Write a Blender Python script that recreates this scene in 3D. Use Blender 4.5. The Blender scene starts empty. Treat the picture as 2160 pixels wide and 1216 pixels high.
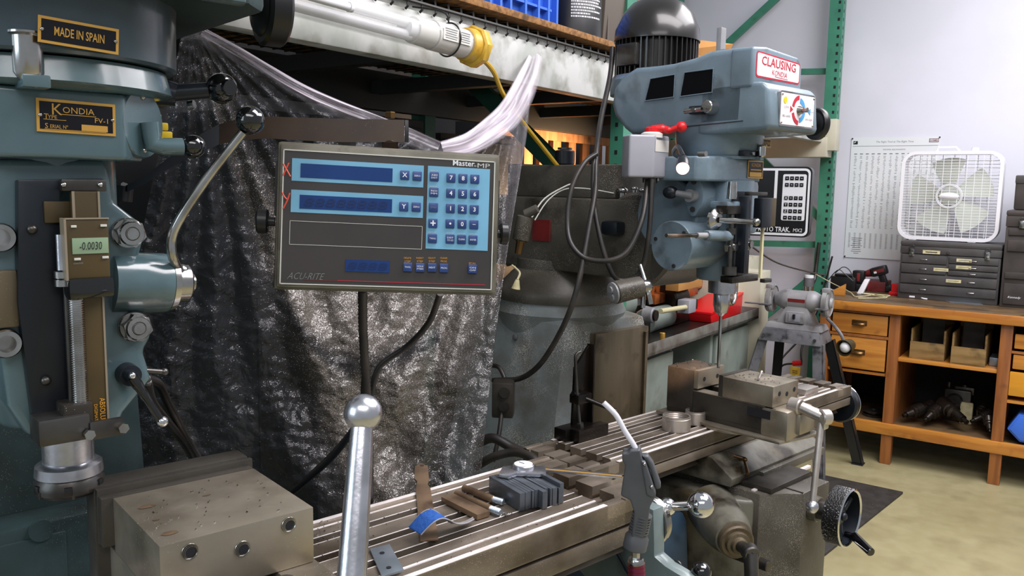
import bpy, bmesh, random
import numpy as np
from math import *
from mathutils import Vector as V, Matrix as Mx
random.seed(7)
SC = bpy.context.scene
COL = SC.collection

# ------------------------------------------------------------------ camera
FPX = 1750.0; CAMH = 1.5; PITCH = radians(7.0); ROLL = radians(1.0)
_f = V((0, cos(PITCH), -sin(PITCH))); _u0 = V((0, sin(PITCH), cos(PITCH))); _r0 = V((1, 0, 0))
CR = cos(ROLL)*_r0 + sin(ROLL)*_u0; CU = -sin(ROLL)*_r0 + cos(ROLL)*_u0; CF = _f
CC = V((0, 0, CAMH))
cam = bpy.data.cameras.new('camera'); camo = bpy.data.objects.new('camera', cam); COL.objects.link(camo)
cam.sensor_width = 36.0; cam.lens = 36.0*FPX/2160.0; cam.clip_start = 0.02; cam.clip_end = 60
camo.matrix_world = Mx(((CR.x, CU.x, -CF.x, CC.x), (CR.y, CU.y, -CF.y, CC.y), (CR.z, CU.z, -CF.z, CC.z), (0, 0, 0, 1)))
SC.camera = camo

# ------------------------------------------------------------------ world, lights, exposure
SC.view_settings.view_transform = 'Standard'; SC.view_settings.look = 'None'
SC.view_settings.gamma = 1.0; SC.view_settings.use_curve_mapping = False
SC.view_settings.exposure = 0.32
W = bpy.data.worlds.new('world'); SC.world = W; W.use_nodes = True
W.node_tree.nodes['Background'].inputs[0].default_value = (0.86, 0.93, 1.0, 1)
W.node_tree.nodes['Background'].inputs[1].default_value = 0.30

def az(a):
    a = radians(a); return V((sin(a), cos(a), 0))
class Fr:
    """a level frame: X points along azimuth a, Y to its left, Z up"""
    def __init__(s, a, o=(0, 0, 0)):
        s.a = a; s.o = V(o); s.X = az(a); s.Y = az(a-90); s.Z = V((0, 0, 1)); s.rot = radians(90-a)
    def w(s, p): return s.o + s.X*p[0] + s.Y*p[1] + s.Z*p[2]
    def l(s, p): q = V(p)-s.o; return V((q.dot(s.X), q.dot(s.Y), q.z))
    def _pl(s, u, v, p, n):
        d = CF + CR*((u-1080)/FPX) + CU*((608-v)/FPX); t = (p-CC).dot(n)/d.dot(n); return s.l(CC+d*t)
    def x(s, u, v, c): return s._pl(u, v, s.o+s.X*c, s.X)
    def y(s, u, v, c): return s._pl(u, v, s.o+s.Y*c, s.Y)
    def z(s, u, v, c): return s._pl(u, v, s.o+s.Z*c, s.Z)
    def d(s, u, v, c): return s.l(CC + (CF + CR*((u-1080)/FPX) + CU*((608-v)/FPX))*c)
WF = Fr(90); M1 = Fr(48); M2 = Fr(47); B = Fr(125)

def area(name, loc, size, power, col, target=None):
    l = bpy.data.lights.new(name, 'AREA'); l.shape = 'RECTANGLE'; l.size, l.size_y = size; l.energy = power; l.color = col
    o = bpy.data.objects.new(name, l); COL.objects.link(o); o.location = loc
    t = V(target) if target else V((loc[0], loc[1], 0))
    o.rotation_euler = (t-V(loc)).to_track_quat('-Z', 'Y').to_euler(); return o
area('ceiling_light_bench', B.w((0.3, 3.6, 3.4)), (1.6, 2.4), 108, (1.0, 0.97, 1.0))
area('ceiling_light_mills', (1.3, 1.1, 3.2), (2.2, 1.0), 70, (1.0, 0.95, 0.97))
area('ceiling_light_aisle', (0.2, -1.1, 3.0), (2.4, 1.2), 40, (1.0, 0.97, 0.98))
area('window_daylight', (-2.6, -0.8, 2.1), (1.6, 1.6), 26, (0.70, 0.88, 1.0), (-0.4, 1.2, 1.3))
_sb = area('crate_fill_light', B.w((-1.95, 4.3, 1.30)), (0.2, 0.4), 13, (1.0, 0.62, 0.33), B.w((-2.6, 3.95, 1.42))); _sb.data.spread = radians(80)  # unseen orange light added to brighten the crate boards

# ------------------------------------------------------------------ materials
def C(r, g, b):
    f = lambda c: (c/255/12.92) if c <= 10 else ((c/255+0.055)/1.055)**2.4
    return (f(r), f(g), f(b), 1)
def mat(name, col, rough=0.5, metal=0.0, spec=0.5, col2=None, nsc=8, lo=.42, hi=.62, dirt=None, dsc=20, dlo=.55, dhi=.7,
        bump=0, bsc=60, speck=None, ssc=350, sth=.10, coat=0, emit=None, es=0, stretch=None, rvar=0, trans=0):
    m = bpy.data.materials.new(name); m.use_nodes = True; nt = m.node_tree; N = nt.nodes; L = nt.links
    p = N['Principled BSDF']; p.inputs['Roughness'].default_value = rough; p.inputs['Metallic'].default_value = metal
    p.inputs['Specular IOR Level'].default_value = spec; p.inputs['Coat Weight'].default_value = coat
    p.inputs['Coat Roughness'].default_value = 0.12
    p.inputs['Base Color'].default_value = col
    if trans: p.inputs['Transmission Weight'].default_value = trans
    if emit: p.inputs['Emission Color'].default_value = emit; p.inputs['Emission Strength'].default_value = es
    tc = N.new('ShaderNodeTexCoord'); co = tc.outputs['Object']
    if stretch:
        mp = N.new('ShaderNodeMapping'); mp.inputs['Scale'].default_value = stretch; L.new(co, mp.inputs[0]); co2 = mp.outputs[0]
    else: co2 = co
    def noise(sc, det=4, c=None):
        n = N.new('ShaderNodeTexNoise'); n.inputs['Scale'].default_value = sc; n.inputs['Detail'].default_value = det
        L.new(c or co2, n.inputs['Vector']); return n.outputs['Fac']
    def mr(x, a, b):
        r = N.new('ShaderNodeMapRange'); r.inputs[1].default_value = a; r.inputs[2].default_value = b; L.new(x, r.inputs[0]); return r.outputs[0]
    cur = None
    def mix(f, a, b):
        mx = N.new('ShaderNodeMix'); mx.data_type = 'RGBA'; L.new(f, mx.inputs[0])
        if hasattr(a, 'links'): L.new(a, mx.inputs[6])
        else: mx.inputs[6].default_value = a
        if hasattr(b, 'links'): L.new(b, mx.inputs[7])
        else: mx.inputs[7].default_value = b
        return mx.outputs[2]
    if col2: cur = mix(mr(noise(nsc, 6), lo, hi), col, col2)
    if dirt: cur = mix(mr(noise(dsc, 8, co), dlo, dhi), cur or col, dirt)
    if speck:
        vo = N.new('ShaderNodeTexVoronoi'); vo.inputs['Scale'].default_value = ssc; L.new(co, vo.inputs['Vector'])
        big = mr(noise(9, 3, co), .35, .65)
        ml = N.new('ShaderNodeMath'); ml.operation = 'MULTIPLY'; L.new(big, ml.inputs[0]); ml.inputs[1].default_value = sth*2.2
        lt = N.new('ShaderNodeMath'); lt.operation = 'LESS_THAN'
        # random per-cell value keeps only some of the chips
        L.new(vo.outputs['Distance'], lt.inputs[0]); L.new(ml.outputs[0], lt.inputs[1])
        cur = mix(lt.outputs[0], cur or col, speck)
    if cur: L.new(cur, p.inputs['Base Color'])
    if rvar:
        r = N.new('ShaderNodeMapRange'); r.inputs[3].default_value = max(0, rough-rvar); r.inputs[4].default_value = min(1, rough+rvar)
        L.new(noise(14, 5, co), r.inputs[0]); r.inputs[1].default_value = .35; r.inputs[2].default_value = .65; L.new(r.outputs[0], p.inputs['Roughness'])
    if bump:
        b = N.new('ShaderNodeBump'); b.inputs['Strength'].default_value = bump; b.inputs['Distance'].default_value = .002
        L.new(noise(bsc, 4), b.inputs['Height']); L.new(b.outputs[0], p.inputs['Normal'])
    return m
T = {}
T['teal'] = mat('teal_paint', C(84, 106, 112), .26, 0, .5, C(70, 92, 98), 5, dirt=C(44, 54, 54), dsc=7, dlo=.55, dhi=.78, coat=.5, bump=.12, bsc=30, rvar=.1)
T['tealdark'] = mat('teal_paint_shade_and_grime', C(44, 62, 64), .4, 0, .5, C(36, 50, 50), 6, dirt=C(24, 30, 28), dsc=9, dlo=.48, dhi=.72, speck=C(150, 155, 150), ssc=420, sth=.06, bump=.15, bsc=50)  # darker copy of the teal: column shade put into the colour, plus grime
T['tealdrum'] = mat('dark_teal_paint', C(58, 74, 82), .3, 0, .5, C(50, 66, 74), 5, dirt=C(40, 46, 46), dsc=7, dlo=.55, dhi=.78, coat=.4, bump=.12, bsc=30, rvar=.1)
T['blue'] = mat('blue_grey_paint', C(112, 130, 142), .35, 0, .5, C(96, 112, 122), 7, dirt=C(52, 56, 56), dsc=10, dlo=.58, dhi=.78, coat=.2, bump=.15, bsc=40, rvar=.1)
T['bluedirty'] = mat('blue_grey_paint_dusted', C(130, 137, 138), .6, 0, .3, C(108, 112, 108), 6, dirt=C(86, 78, 64), dsc=5, dlo=.48, dhi=.72, speck=C(225, 220, 210), ssc=420, sth=.16, bump=.25, bsc=90)
T['oily'] = mat('oily_dark_casting', C(86, 82, 74), .42, 0, .5, C(66, 62, 54), 6, dirt=C(46, 42, 35), dsc=8, speck=C(210, 200, 185), ssc=420, sth=.10, bump=.3, bsc=70)
T['knee'] = mat('knee_paint_stained', C(102, 100, 90), .35, 0, .5, C(76, 68, 50), 9, dirt=C(40, 33, 24), dsc=12, dlo=.42, dhi=.62, bump=.25, bsc=60, stretch=(1, 1, .35), rvar=.15, speck=C(200, 192, 172), ssc=380, sth=.05)
T['way'] = mat('oily_way_steel', C(110, 98, 78), .42, .4, .5, C(86, 76, 58), 14, dirt=C(66, 56, 42), dsc=9, bump=.15, bsc=80, speck=C(220, 205, 175), ssc=380, sth=.05, stretch=(1, 1, .2))
T['steel'] = mat('ground_steel', C(196, 188, 182), .34, .8, .5, C(172, 164, 156), 12, dirt=C(130, 118, 102), dsc=6, dlo=.55, dhi=.8, bump=.06, bsc=120, rvar=.08, speck=C(235, 230, 222), ssc=300, sth=.035)
T['table'] = mat('table_steel', C(152, 140, 127), .38, .62, .5, C(122, 112, 100), 16, dirt=C(92, 80, 66), dsc=8, dlo=.48, dhi=.72, bump=.1, bsc=90, rvar=.1, speck=C(235, 230, 226), ssc=330, sth=.06, stretch=(.4, 1, 1))
T['rail'] = mat('table_rail_reflection', C(246, 238, 236), .35, .25, .6, C(222, 214, 210), 20, bump=.1, bsc=90, dirt=C(150, 138, 126), dsc=25, dlo=.62, dhi=.75)  # near-white base puts the reflected light into the rail colour
T['vise'] = mat('vise_steel', C(160, 151, 136), .36, .7, .5, C(138, 129, 114), 10, dirt=C(106, 94, 74), dsc=5, dlo=.5, dhi=.75, bump=.06, bsc=150, rvar=.1, speck=C(245, 240, 232), ssc=260, sth=.06)
T['visedark'] = mat('vise_casting_dark', C(74, 70, 64), .42, .5, .5, C(54, 50, 45), 9, dirt=C(38, 34, 28), dsc=8, bump=.25, bsc=80, speck=C(190, 180, 165), ssc=380, sth=.06)
T['dsteel'] = mat('dark_steel', C(92, 90, 88), .34, .85, .5, C(70, 66, 62), 12, dirt=C(48, 42, 36), dsc=10, bump=.12, bsc=70)
T['blocks'] = mat('blue_grey_ground_blocks', C(104, 110, 118), .36, .7, .5, C(84, 86, 92), 20, dirt=C(64, 56, 48), dsc=18, dlo=.55, dhi=.75, bump=.08, bsc=90)
T['chrome'] = mat('chrome', C(215, 215, 218), .1, 1, .5, bump=.02, bsc=30)
T['chromed'] = mat('worn_chrome', C(188, 186, 184), .2, 1, .5, C(150, 146, 140), 18, bump=.04, bsc=60)
T['satin'] = mat('satin_steel', C(205, 205, 212), .27, .95, .5, C(180, 180, 186), 30, bump=.1, bsc=150)
T['black'] = mat('black_plastic', C(22, 22, 24), .35, 0, .5, bump=.05)
T['blackgloss'] = mat('black_ball_plastic', C(10, 10, 12), .07, 0, .6, coat=.6)
T['blackm'] = mat('black_metal_plate', C(22, 26, 32), .34, .2, .5, C(32, 38, 46), 5, bump=.08, bsc=30)
T['rubber'] = mat('black_cable_jacket', C(34, 32, 31), .42, 0, .5, C(50, 46, 42), 20, speck=C(140, 135, 125), ssc=420, sth=.05)
T['brass'] = mat('brass', C(176, 136, 70), .3, .9)
T['gold'] = mat('brass_plate_print', C(206, 158, 76), .4, .5)
T['plate'] = mat('black_name_plate', C(16, 15, 22), .3, .3)
T['galv'] = mat('galvanized_steel', C(196, 197, 194), .45, .2, .5, C(168, 172, 166), 18, dirt=C(126, 124, 110), dsc=9, dlo=.52, dhi=.72, bump=.08, bsc=30, stretch=(1, .5, .35))
T['deckd'] = mat('wire_deck_steel', C(60, 60, 58), .5, .6)
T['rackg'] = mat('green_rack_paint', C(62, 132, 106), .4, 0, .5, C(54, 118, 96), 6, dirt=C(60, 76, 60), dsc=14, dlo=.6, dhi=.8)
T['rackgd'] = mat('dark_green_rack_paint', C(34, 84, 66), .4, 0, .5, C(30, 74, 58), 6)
T['cream'] = mat('cream_paint', C(196, 192, 172), .45, 0, .5, C(184, 180, 160), 5, dirt=C(120, 112, 92), dsc=12, dlo=.66, dhi=.8)
T['wall'] = mat('white_wall_paint', C(214, 214, 224), .7, 0, .3, C(206, 207, 216), 1.5, bump=.06, bsc=200)
T['darkwall'] = mat('dark_partition', C(46, 46, 46), .7, 0, .3, C(36, 36, 38), 2)
T['floor'] = mat('sealed_concrete_floor', C(160, 152, 116), .42, 0, .5, C(148, 140, 104), 1.6, dirt=C(128, 118, 86), dsc=5, dlo=.5, dhi=.85, bump=.08, bsc=25, speck=C(190, 184, 160), ssc=120, sth=.03, rvar=.12)
T['matrub'] = mat('rubber_floor_mat', C(56, 54, 52), .6, 0, .3, C(46, 44, 42), 20, bump=.6, bsc=300, speck=C(120, 118, 112), ssc=140, sth=.07)
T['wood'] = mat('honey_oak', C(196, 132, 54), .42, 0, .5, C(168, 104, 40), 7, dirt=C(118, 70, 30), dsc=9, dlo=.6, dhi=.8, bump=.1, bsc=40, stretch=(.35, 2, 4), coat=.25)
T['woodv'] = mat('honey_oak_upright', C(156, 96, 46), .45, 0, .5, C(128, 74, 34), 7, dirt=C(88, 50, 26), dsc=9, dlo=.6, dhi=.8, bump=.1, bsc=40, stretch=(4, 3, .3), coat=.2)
T['woody'] = mat('yellow_wood_front', C(214, 150, 42), .4, 0, .5, C(200, 134, 36), 6, stretch=(.4, 2, 3), coat=.25)
T['bencht'] = mat('worn_bench_top', C(104, 82, 56), .45, 0, .5, C(78, 62, 44), 6, dirt=C(50, 42, 32), dsc=8, bump=.2, bsc=40, stretch=(.4, 1.5, 2), rvar=.12)
T['ply'] = mat('particle_board', C(150, 108, 62), .7, 0, .3, C(110, 76, 42), 60, dirt=C(64, 48, 32), dsc=12, bump=.3, bsc=120)
T['card'] = mat('cardboard', C(176, 128, 74), .8, 0, .2, C(160, 114, 64), 6)
T['crate'] = mat('pallet_wood', C(196, 142, 98), .7, 0, .3, C(168, 116, 76), 9, dirt=C(110, 74, 48), dsc=7, stretch=(3, 3, .5), bump=.2, bsc=30)
T['binwood'] = mat('old_box_wood', C(150, 122, 78), .6, 0, .3, C(128, 100, 60), 12, dirt=C(84, 64, 38), dsc=8, stretch=(.5, 1, 3))
T['tool'] = mat('grey_wrinkle_toolbox', C(72, 70, 70), .5, .1, .5, C(60, 58, 58), 9, bump=.5, bsc=500)
T['tool2'] = mat('brown_toolbox', C(66, 60, 58), .5, .1, .5, C(54, 50, 47), 9, bump=.4, bsc=500)
T['label'] = mat('aged_paper_label', C(206, 198, 158), .6, 0, .3, C(186, 178, 136), 40)
T['white'] = mat('white_plastic', C(226, 226, 230), .35)
T['fanback'] = mat('fan_interior_plastic', C(200, 206, 196), .6)
T['paper'] = mat('chart_paper', C(218, 222, 224), .6, 0, .3)
T['ink'] = mat('grey_ink', C(120, 124, 128), .7, 0, .2)
T['inkd'] = mat('black_ink', C(36, 36, 40), .6, 0, .2)
T['inkw'] = mat('white_print', C(226, 228, 232), .6, 0, .3)
T['inkr'] = mat('red_print', C(178, 40, 58), .5, 0, .3)
T['inkb'] = mat('blue_print', C(72, 146, 196), .5, 0, .3)
T['inkg'] = mat('faint_grey_print', C(118, 120, 118), .6, 0, .3)
T['inky'] = mat('orange_print', C(206, 146, 50), .6, 0, .3)
T['signw'] = mat('white_sign_enamel', C(236, 230, 232), .3, 0, .5, C(226, 214, 216), 20)
T['grimegrey'] = mat('grinder_grey_paint', C(146, 146, 148), .4, 0, .5, C(124, 124, 126), 9, dirt=C(84, 72, 64), dsc=14, dlo=.58, dhi=.75, bump=.15, bsc=50)
T['stand'] = mat('worn_stand_paint', C(108, 108, 112), .5, .1, .5, C(84, 84, 88), 12, dirt=C(48, 48, 52), dsc=24, dlo=.55, dhi=.68, bump=.2, bsc=60)
T['dlegs'] = mat('black_stand_leg', C(30, 32, 36), .45, .1)
T['red'] = mat('red_plastic', C(206, 22, 28), .35, 0, .5, bump=.03)
T['redm'] = mat('dull_red_paint', C(120, 34, 34), .5, 0, .4, C(90, 28, 28), 12)
T['maroon'] = mat('maroon_anodised', C(122, 44, 66), .3, .6)
T['bluebin'] = mat('blue_plastic', C(60, 112, 216), .4, 0, .5, bump=.03)
T['greybin'] = mat('grey_plastic_bin', C(92, 84, 76), .6)
T['yellow'] = mat('yellow_plastic', C(214, 176, 66), .4, 0, .5, C(196, 152, 50), 30, dirt=C(120, 92, 40), dsc=30, dlo=.62, dhi=.75)
T['ycable'] = mat('yellow_cable', C(190, 152, 36), .4)
T['drophone'] = mat('readout_case', C(112, 108, 94), .4, .1, .5, C(90, 86, 74), 14, dirt=C(64, 60, 50), dsc=18, speck=C(200, 195, 180), ssc=420, sth=.05)
T['dropanel'] = mat('readout_membrane', C(58, 54, 52), .34, 0, .5, C(50, 47, 46), 8, speck=C(150, 145, 135), ssc=300, sth=.028)
T['drobl'] = mat('readout_light_blue', C(116, 174, 204), .38, 0, .5, C(106, 162, 192), 8, dirt=C(98, 134, 150), dsc=9, dlo=.58, dhi=.85)
T['drokey'] = mat('readout_blue_key', C(40, 66, 124), .35, 0, .5, C(34, 56, 108), 40)
T['drowin'] = mat('readout_display_window', C(20, 52, 108), .2, 0, .5, C(24, 62, 122), 6)
T['droseg'] = mat('unlit_segments', C(14, 40, 88), .3)
T['chrstrip'] = mat('light_trim_line', C(196, 196, 188), .4, .1)
T['lcd'] = mat('lcd_glass', C(128, 150, 122), .25)
T['scaleb'] = mat('brown_scale_body', C(84, 70, 44), .4, .3, .5, C(70, 58, 36), 8)
T['armb'] = mat('brown_square_tube', C(74, 58, 46), .35, .3, .5, C(56, 44, 36), 9, speck=C(200, 190, 170), ssc=300, sth=.035, coat=.3)
T['blueabr'] = mat('blue_abrasive_cloth', C(48, 92, 166), .85, 0, .2, C(40, 80, 150), 200, bump=.5, bsc=400)
T['clothback'] = mat('abrasive_cloth_back', C(140, 138, 140), .6)
T['rule'] = mat('aged_brown_metal_strip', C(140, 116, 92), .42, .6, .5, C(108, 88, 70), 18, dirt=C(74, 56, 42), dsc=16)
T['zinc'] = mat('zinc_strap', C(168, 180, 192), .32, .8, .5, C(148, 160, 170), 14)
T['gunp'] = mat('grey_gun_plastic', C(78, 80, 84), .42, 0, .5, C(66, 68, 72), 12, speck=C(150, 150, 150), ssc=420, sth=.04)
T['gunn'] = mat('white_nozzle_tube', C(226, 224, 234), .25, .2)
T['knurl'] = mat('knurled_black_rim', C(16, 16, 18), .3, .2, .6, bump=1.0, bsc=260, speck=C(225, 225, 225), ssc=300, sth=.2)
T['motor'] = mat('motor_black_paint', C(48, 46, 46), .3, .3, .5, C(38, 36, 35), 8, dirt=C(70, 66, 60), dsc=11, dlo=.62, dhi=.8, coat=.4)
T['boxgrey'] = mat('grey_box_enamel', C(162, 162, 170), .32, .1, .5, C(150, 150, 160), 4, bump=.03)
T['lathe'] = mat('lathe_paint', C(128, 138, 132), .4, 0, .5, C(112, 122, 114), 6, dirt=C(78, 72, 58), dsc=8, dlo=.6, dhi=.8)
T['copper'] = mat('orange_lit_casting', C(172, 92, 40), .4, .3, .5, C(120, 62, 28), 14, dirt=C(60, 34, 20), dsc=18)
T['beige'] = mat('tan_disc', C(170, 140, 110), .5, 0, .4, C(130, 100, 76), 20)
T['holder'] = mat('tool_holder_steel', C(72, 68, 64), .3, .85, .5, C(50, 46, 42), 14)
T['tan'] = mat('ivory_strip', C(196, 188, 150), .45)
T['bulb'] = mat('lit_bulb', C(255, 220, 190), .4, emit=(1.0, .62, .52, 1), es=2.6)
T['screen'] = mat('control_panel_black', C(18, 19, 22), .35)
T['wheelst'] = mat('grinding_wheel_guard', C(150, 150, 150), .45, .2, .5, C(124, 124, 122), 12)
T['void'] = mat('dark_opening', C(10, 11, 14), .9, 0, .1)
T['traydk'] = mat('tray_rim_paint', C(104, 96, 92), .45, .1, .5, C(128, 130, 124), 8, dirt=C(60, 50, 44), dsc=6)
T['cap'] = mat('white_paint_spatter_cap', C(210, 206, 200), .5)

def glassy(name, col, alpha, rough=.1):
    m = bpy.data.materials.new(name); m.use_nodes = True; nt = m.node_tree; N = nt.nodes; L = nt.links
    p = N['Principled BSDF']; p.inputs['Base Color'].default_value = col; p.inputs['Roughness'].default_value = rough
    p.inputs['Alpha'].default_value = alpha; p.inputs['Specular IOR Level'].default_value = .9
    return m
T['cleartube'] = glassy('clear_polycarbonate', C(226, 228, 226), .2, .08)
T['domeglass'] = glassy('clear_gauge_glass', C(240, 240, 244), .25, .05)

def sheet_material():
    m = bpy.data.materials.new('dusty_clear_plastic_sheet'); m.use_nodes = True; nt = m.node_tree; N = nt.nodes; L = nt.links
    p = N['Principled BSDF']; out = N['Material Output']
    tc = N.new('ShaderNodeTexCoord'); at = N.new('ShaderNodeAttribute'); at.attribute_name = 'swarf_shade'
    at2 = N.new('ShaderNodeAttribute'); at2.attribute_name = 'clear'
    def nz(s, d=4, dist=0):
        n = N.new('ShaderNodeTexNoise'); n.inputs['Scale'].default_value = s; n.inputs['Detail'].default_value = d
        n.inputs['Distortion'].default_value = dist; L.new(tc.outputs['Object'], n.inputs['Vector']); return n.outputs['Fac']
    def op(o, a, b):
        x = N.new('ShaderNodeMath'); x.operation = o
        for i, q in enumerate((a, b)):
            if isinstance(q, (int, float)): x.inputs[i].default_value = q
            elif q is not None: L.new(q, x.inputs[i])
        return x.outputs[0]
    vo = N.new('ShaderNodeTexVoronoi'); vo.inputs['Scale'].default_value = 520; L.new(tc.outputs['Object'], vo.inputs['Vector'])
    cellr = N.new('ShaderNodeSeparateColor'); L.new(vo.outputs['Color'], cellr.inputs[0])
    dens = op('MULTIPLY', at.outputs['Fac'], op('ADD', op('MULTIPLY', nz(7, 5), 1.8), -.1))
    keep = op('LESS_THAN', cellr.outputs[0], dens)
    near = op('LESS_THAN', vo.outputs['Distance'], op('ADD', op('MULTIPLY', cellr.outputs[1], .34), .14))
    sp = op('MULTIPLY', keep, near)
    # film
    p.inputs['Base Color'].default_value = C(150, 146, 150); p.inputs['Roughness'].default_value = .16
    p.inputs['Specular IOR Level'].default_value = .8
    film_a = op('ADD', op('MULTIPLY', op('SUBTRACT', 1.0, at2.outputs['Fac']), op('ADD', op('MULTIPLY', at.outputs['Fac'], .3), .34)), .10)
    al = op('MAXIMUM', film_a, sp); L.new(al, p.inputs['Alpha'])
    mx = N.new('ShaderNodeMix'); mx.data_type = 'RGBA'; L.new(sp, mx.inputs[0])
    base = N.new('ShaderNodeMix'); base.data_type = 'RGBA'; L.new(at2.outputs['Fac'], base.inputs[0])
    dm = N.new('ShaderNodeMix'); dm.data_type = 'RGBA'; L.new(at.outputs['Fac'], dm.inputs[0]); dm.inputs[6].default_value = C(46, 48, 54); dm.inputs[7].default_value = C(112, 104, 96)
    L.new(dm.outputs[2], base.inputs[6]); base.inputs[7].default_value = C(226, 220, 230)
    L.new(base.outputs[2], mx.inputs[6]); mx.inputs[7].default_value = C(206, 198, 192)
    L.new(mx.outputs[2], p.inputs['Base Color'])
    mt = op('MULTIPLY', sp, .45); L.new(mt, p.inputs['Metallic'])
    b = N.new('ShaderNodeBump'); b.inputs['Strength'].default_value = .9; b.inputs['Distance'].default_value = .012
    h = op('ADD', op('MULTIPLY', nz(22, 5, 1.2), .7), op('MULTIPLY', nz(160, 3), .25)); L.new(h, b.inputs['Height'])
    b2 = N.new('ShaderNodeBump'); b2.inputs['Strength'].default_value = 1.0; b2.inputs['Distance'].default_value = .004
    L.new(op('MULTIPLY', cellr.outputs[2], sp), b2.inputs['Height']); L.new(b.outputs[0], b2.inputs['Normal']); L.new(b2.outputs[0], p.inputs['Normal'])
    return m
T['sheet'] = sheet_material()
T['sheetw'] = glassy('gathered_clear_plastic', C(240, 230, 242), .55, .3)
_m = T['sheetw'].node_tree; _a = _m.nodes.new('ShaderNodeAttribute'); _a.attribute_name = 'gather'; _m.links.new(_a.outputs['Fac'], _m.nodes['Principled BSDF'].inputs['Alpha'])

# ------------------------------------------------------------------ mesh builder
class MB:
    def __init__(s, m=None):
        s.bm = bmesh.new(); s.ml = []; s.mi = 0; s.M = Mx.Identity(4); s.sharp = 38
        if m: s.use(m)
    def use(s, m):
        m = T[m] if isinstance(m, str) else m
        if m not in s.ml: s.ml.append(m)
        s.mi = s.ml.index(m); return s
    def take(s, t, M=None):
        M = s.M @ M if M else s.M; vm = {}
        for v in t.verts: vm[v] = s.bm.verts.new(M @ v.co)
        for f in t.faces:
            try: nf = s.bm.faces.new([vm[v] for v in f.verts]); nf.material_index = s.mi
            except ValueError: pass
        t.free(); return s
    def raw(s, vs, fs, M=None):
        t = bmesh.new(); us = sorted({i for f in fs for i in f}); bv = {i: t.verts.new(V(vs[i])) for i in us}
        for f in fs:
            try: t.faces.new([bv[i] for i in f])
            except ValueError: pass
        return s.take(t, M)
    def _bev(s, t, b, seg=2):
        if b > 0:
            bmesh.ops.recalc_face_normals(t, faces=t.faces[:])
            es = [e for e in t.edges if len(e.link_faces) == 2 and e.calc_face_angle(0) > .5]
            bmesh.ops.bevel(t, geom=es, offset=b, segments=seg, profile=.6, affect='EDGES', clamp_overlap=True)
    def box(s, x0, x1, y0, y1, z0, z1, b=0, M=None):
        if x0 > x1: x0, x1 = x1, x0
        if y0 > y1: y0, y1 = y1, y0
        if z0 > z1: z0, z1 = z1, z0
        t = bmesh.new(); bv = [t.verts.new((x, y, z)) for x in (x0, x1) for y in (y0, y1) for z in (z0, z1)]
        for f in ((0, 1, 3, 2), (4, 6, 7, 5), (0, 4, 5, 1), (2, 3, 7, 6), (0, 2, 6, 4), (1, 5, 7, 3)): t.faces.new([bv[i] for i in f])
        s._bev(t, b); return s.take(t, M)
    def hexa(s, lo, hi, b=0):
        """eight corners: four below, four above, in the same order"""
        t = bmesh.new(); bv = [t.verts.new(V(p)) for p in list(lo)+list(hi)]
        for f in ((3, 2, 1, 0), (4, 5, 6, 7), (0, 1, 5, 4), (1, 2, 6, 5), (2, 3, 7, 6), (3, 0, 4, 7)): t.faces.new([bv[i] for i in f])
        s._bev(t, b); return s.take(t)
    def prism(s, pts, ax, a, b_, bev=0, seg=2):
        mk = {'x': lambda p, c: (c, p[0], p[1]), 'y': lambda p, c: (p[0], c, p[1]), 'z': lambda p, c: (p[0], p[1], c)}[ax]
        t = bmesh.new(); A = [t.verts.new(mk(p, a)) for p in pts]; Bv = [t.verts.new(mk(p, b_)) for p in pts]; n = len(pts)
        t.faces.new(A); t.faces.new(Bv[::-1])
        for i in range(n): t.faces.new([A[i], A[(i+1) % n], Bv[(i+1) % n], Bv[i]])
        s._bev(t, bev, seg); return s.take(t)
    def lathe(s, prof, o, axis, n=32, caps=True, a0=0, a1=2*pi):
        """prof: (radius, height) pairs from o along axis"""
        o = V(o); axis = V(axis).normalized(); e = axis.orthogonal().normalized(); g = axis.cross(e)
        full = abs(a1-a0-2*pi) < 1e-6; vs = []; fs = []; k = n if full else n+1
        for r, h in prof:
            for i in range(k):
                a = a0+(a1-a0)*i/n; vs.append(o+axis*h+(e*cos(a)+g*sin(a))*max(r, 1e-5))
        for j in range(len(prof)-1):
            for i in range(n):
                i2 = (i+1) % k; fs.append((j*k+i, j*k+i2, (j+1)*k+i2, (j+1)*k+i))
        if caps and full:
            if prof[0][0] > 1e-4: fs.append(tuple(range(k))[::-1])
            if prof[-1][0] > 1e-4: fs.append(tuple((len(prof)-1)*k+i for i in range(k)))
        return s.raw(vs, fs)
    def cyl(s, p0, p1, r0, r1=None, n=24, b=0):
        p0 = V(p0); p1 = V(p1); L = (p1-p0).length; r1 = r0 if r1 is None else r1
        if b: pr = [(r0-b, 0), (r0, b), (r1, L-b), (r1-b, L)]
        else: pr = [(r0, 0), (r1, L)]
        return s.lathe(pr, p0, p1-p0, n)
    def ring(s, p0, p1, ro, ri, n=32):
        p0 = V(p0); p1 = V(p1); L = (p1-p0).length
        return s.lathe([(ri, 0), (ro, 0), (ro, L), (ri, L), (ri, 0)], p0, p1-p0, n, caps=False)
    def torus(s, c, axis, R, r, n=36, k=10, a0=0, a1=2*pi):
        pr = [(R+r*cos(2*pi*i/k), r*sin(2*pi*i/k)) for i in range(k+1)]
        return s.lathe(pr, c, axis, n, caps=False, a0=a0, a1=a1)
    def sph(s, c, r, n=24, sc=(1, 1, 1)):
        t = bmesh.new(); bmesh.ops.create_uvsphere(t, u_segments=n, v_segments=max(6, n//2), radius=r)
        return s.take(t, Mx.Translation(V(c)) @ Mx.Diagonal((*sc, 1)))
    def hexnut(s, p0, p1, r): return s.cyl(p0, p1, r, n=6)
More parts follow.
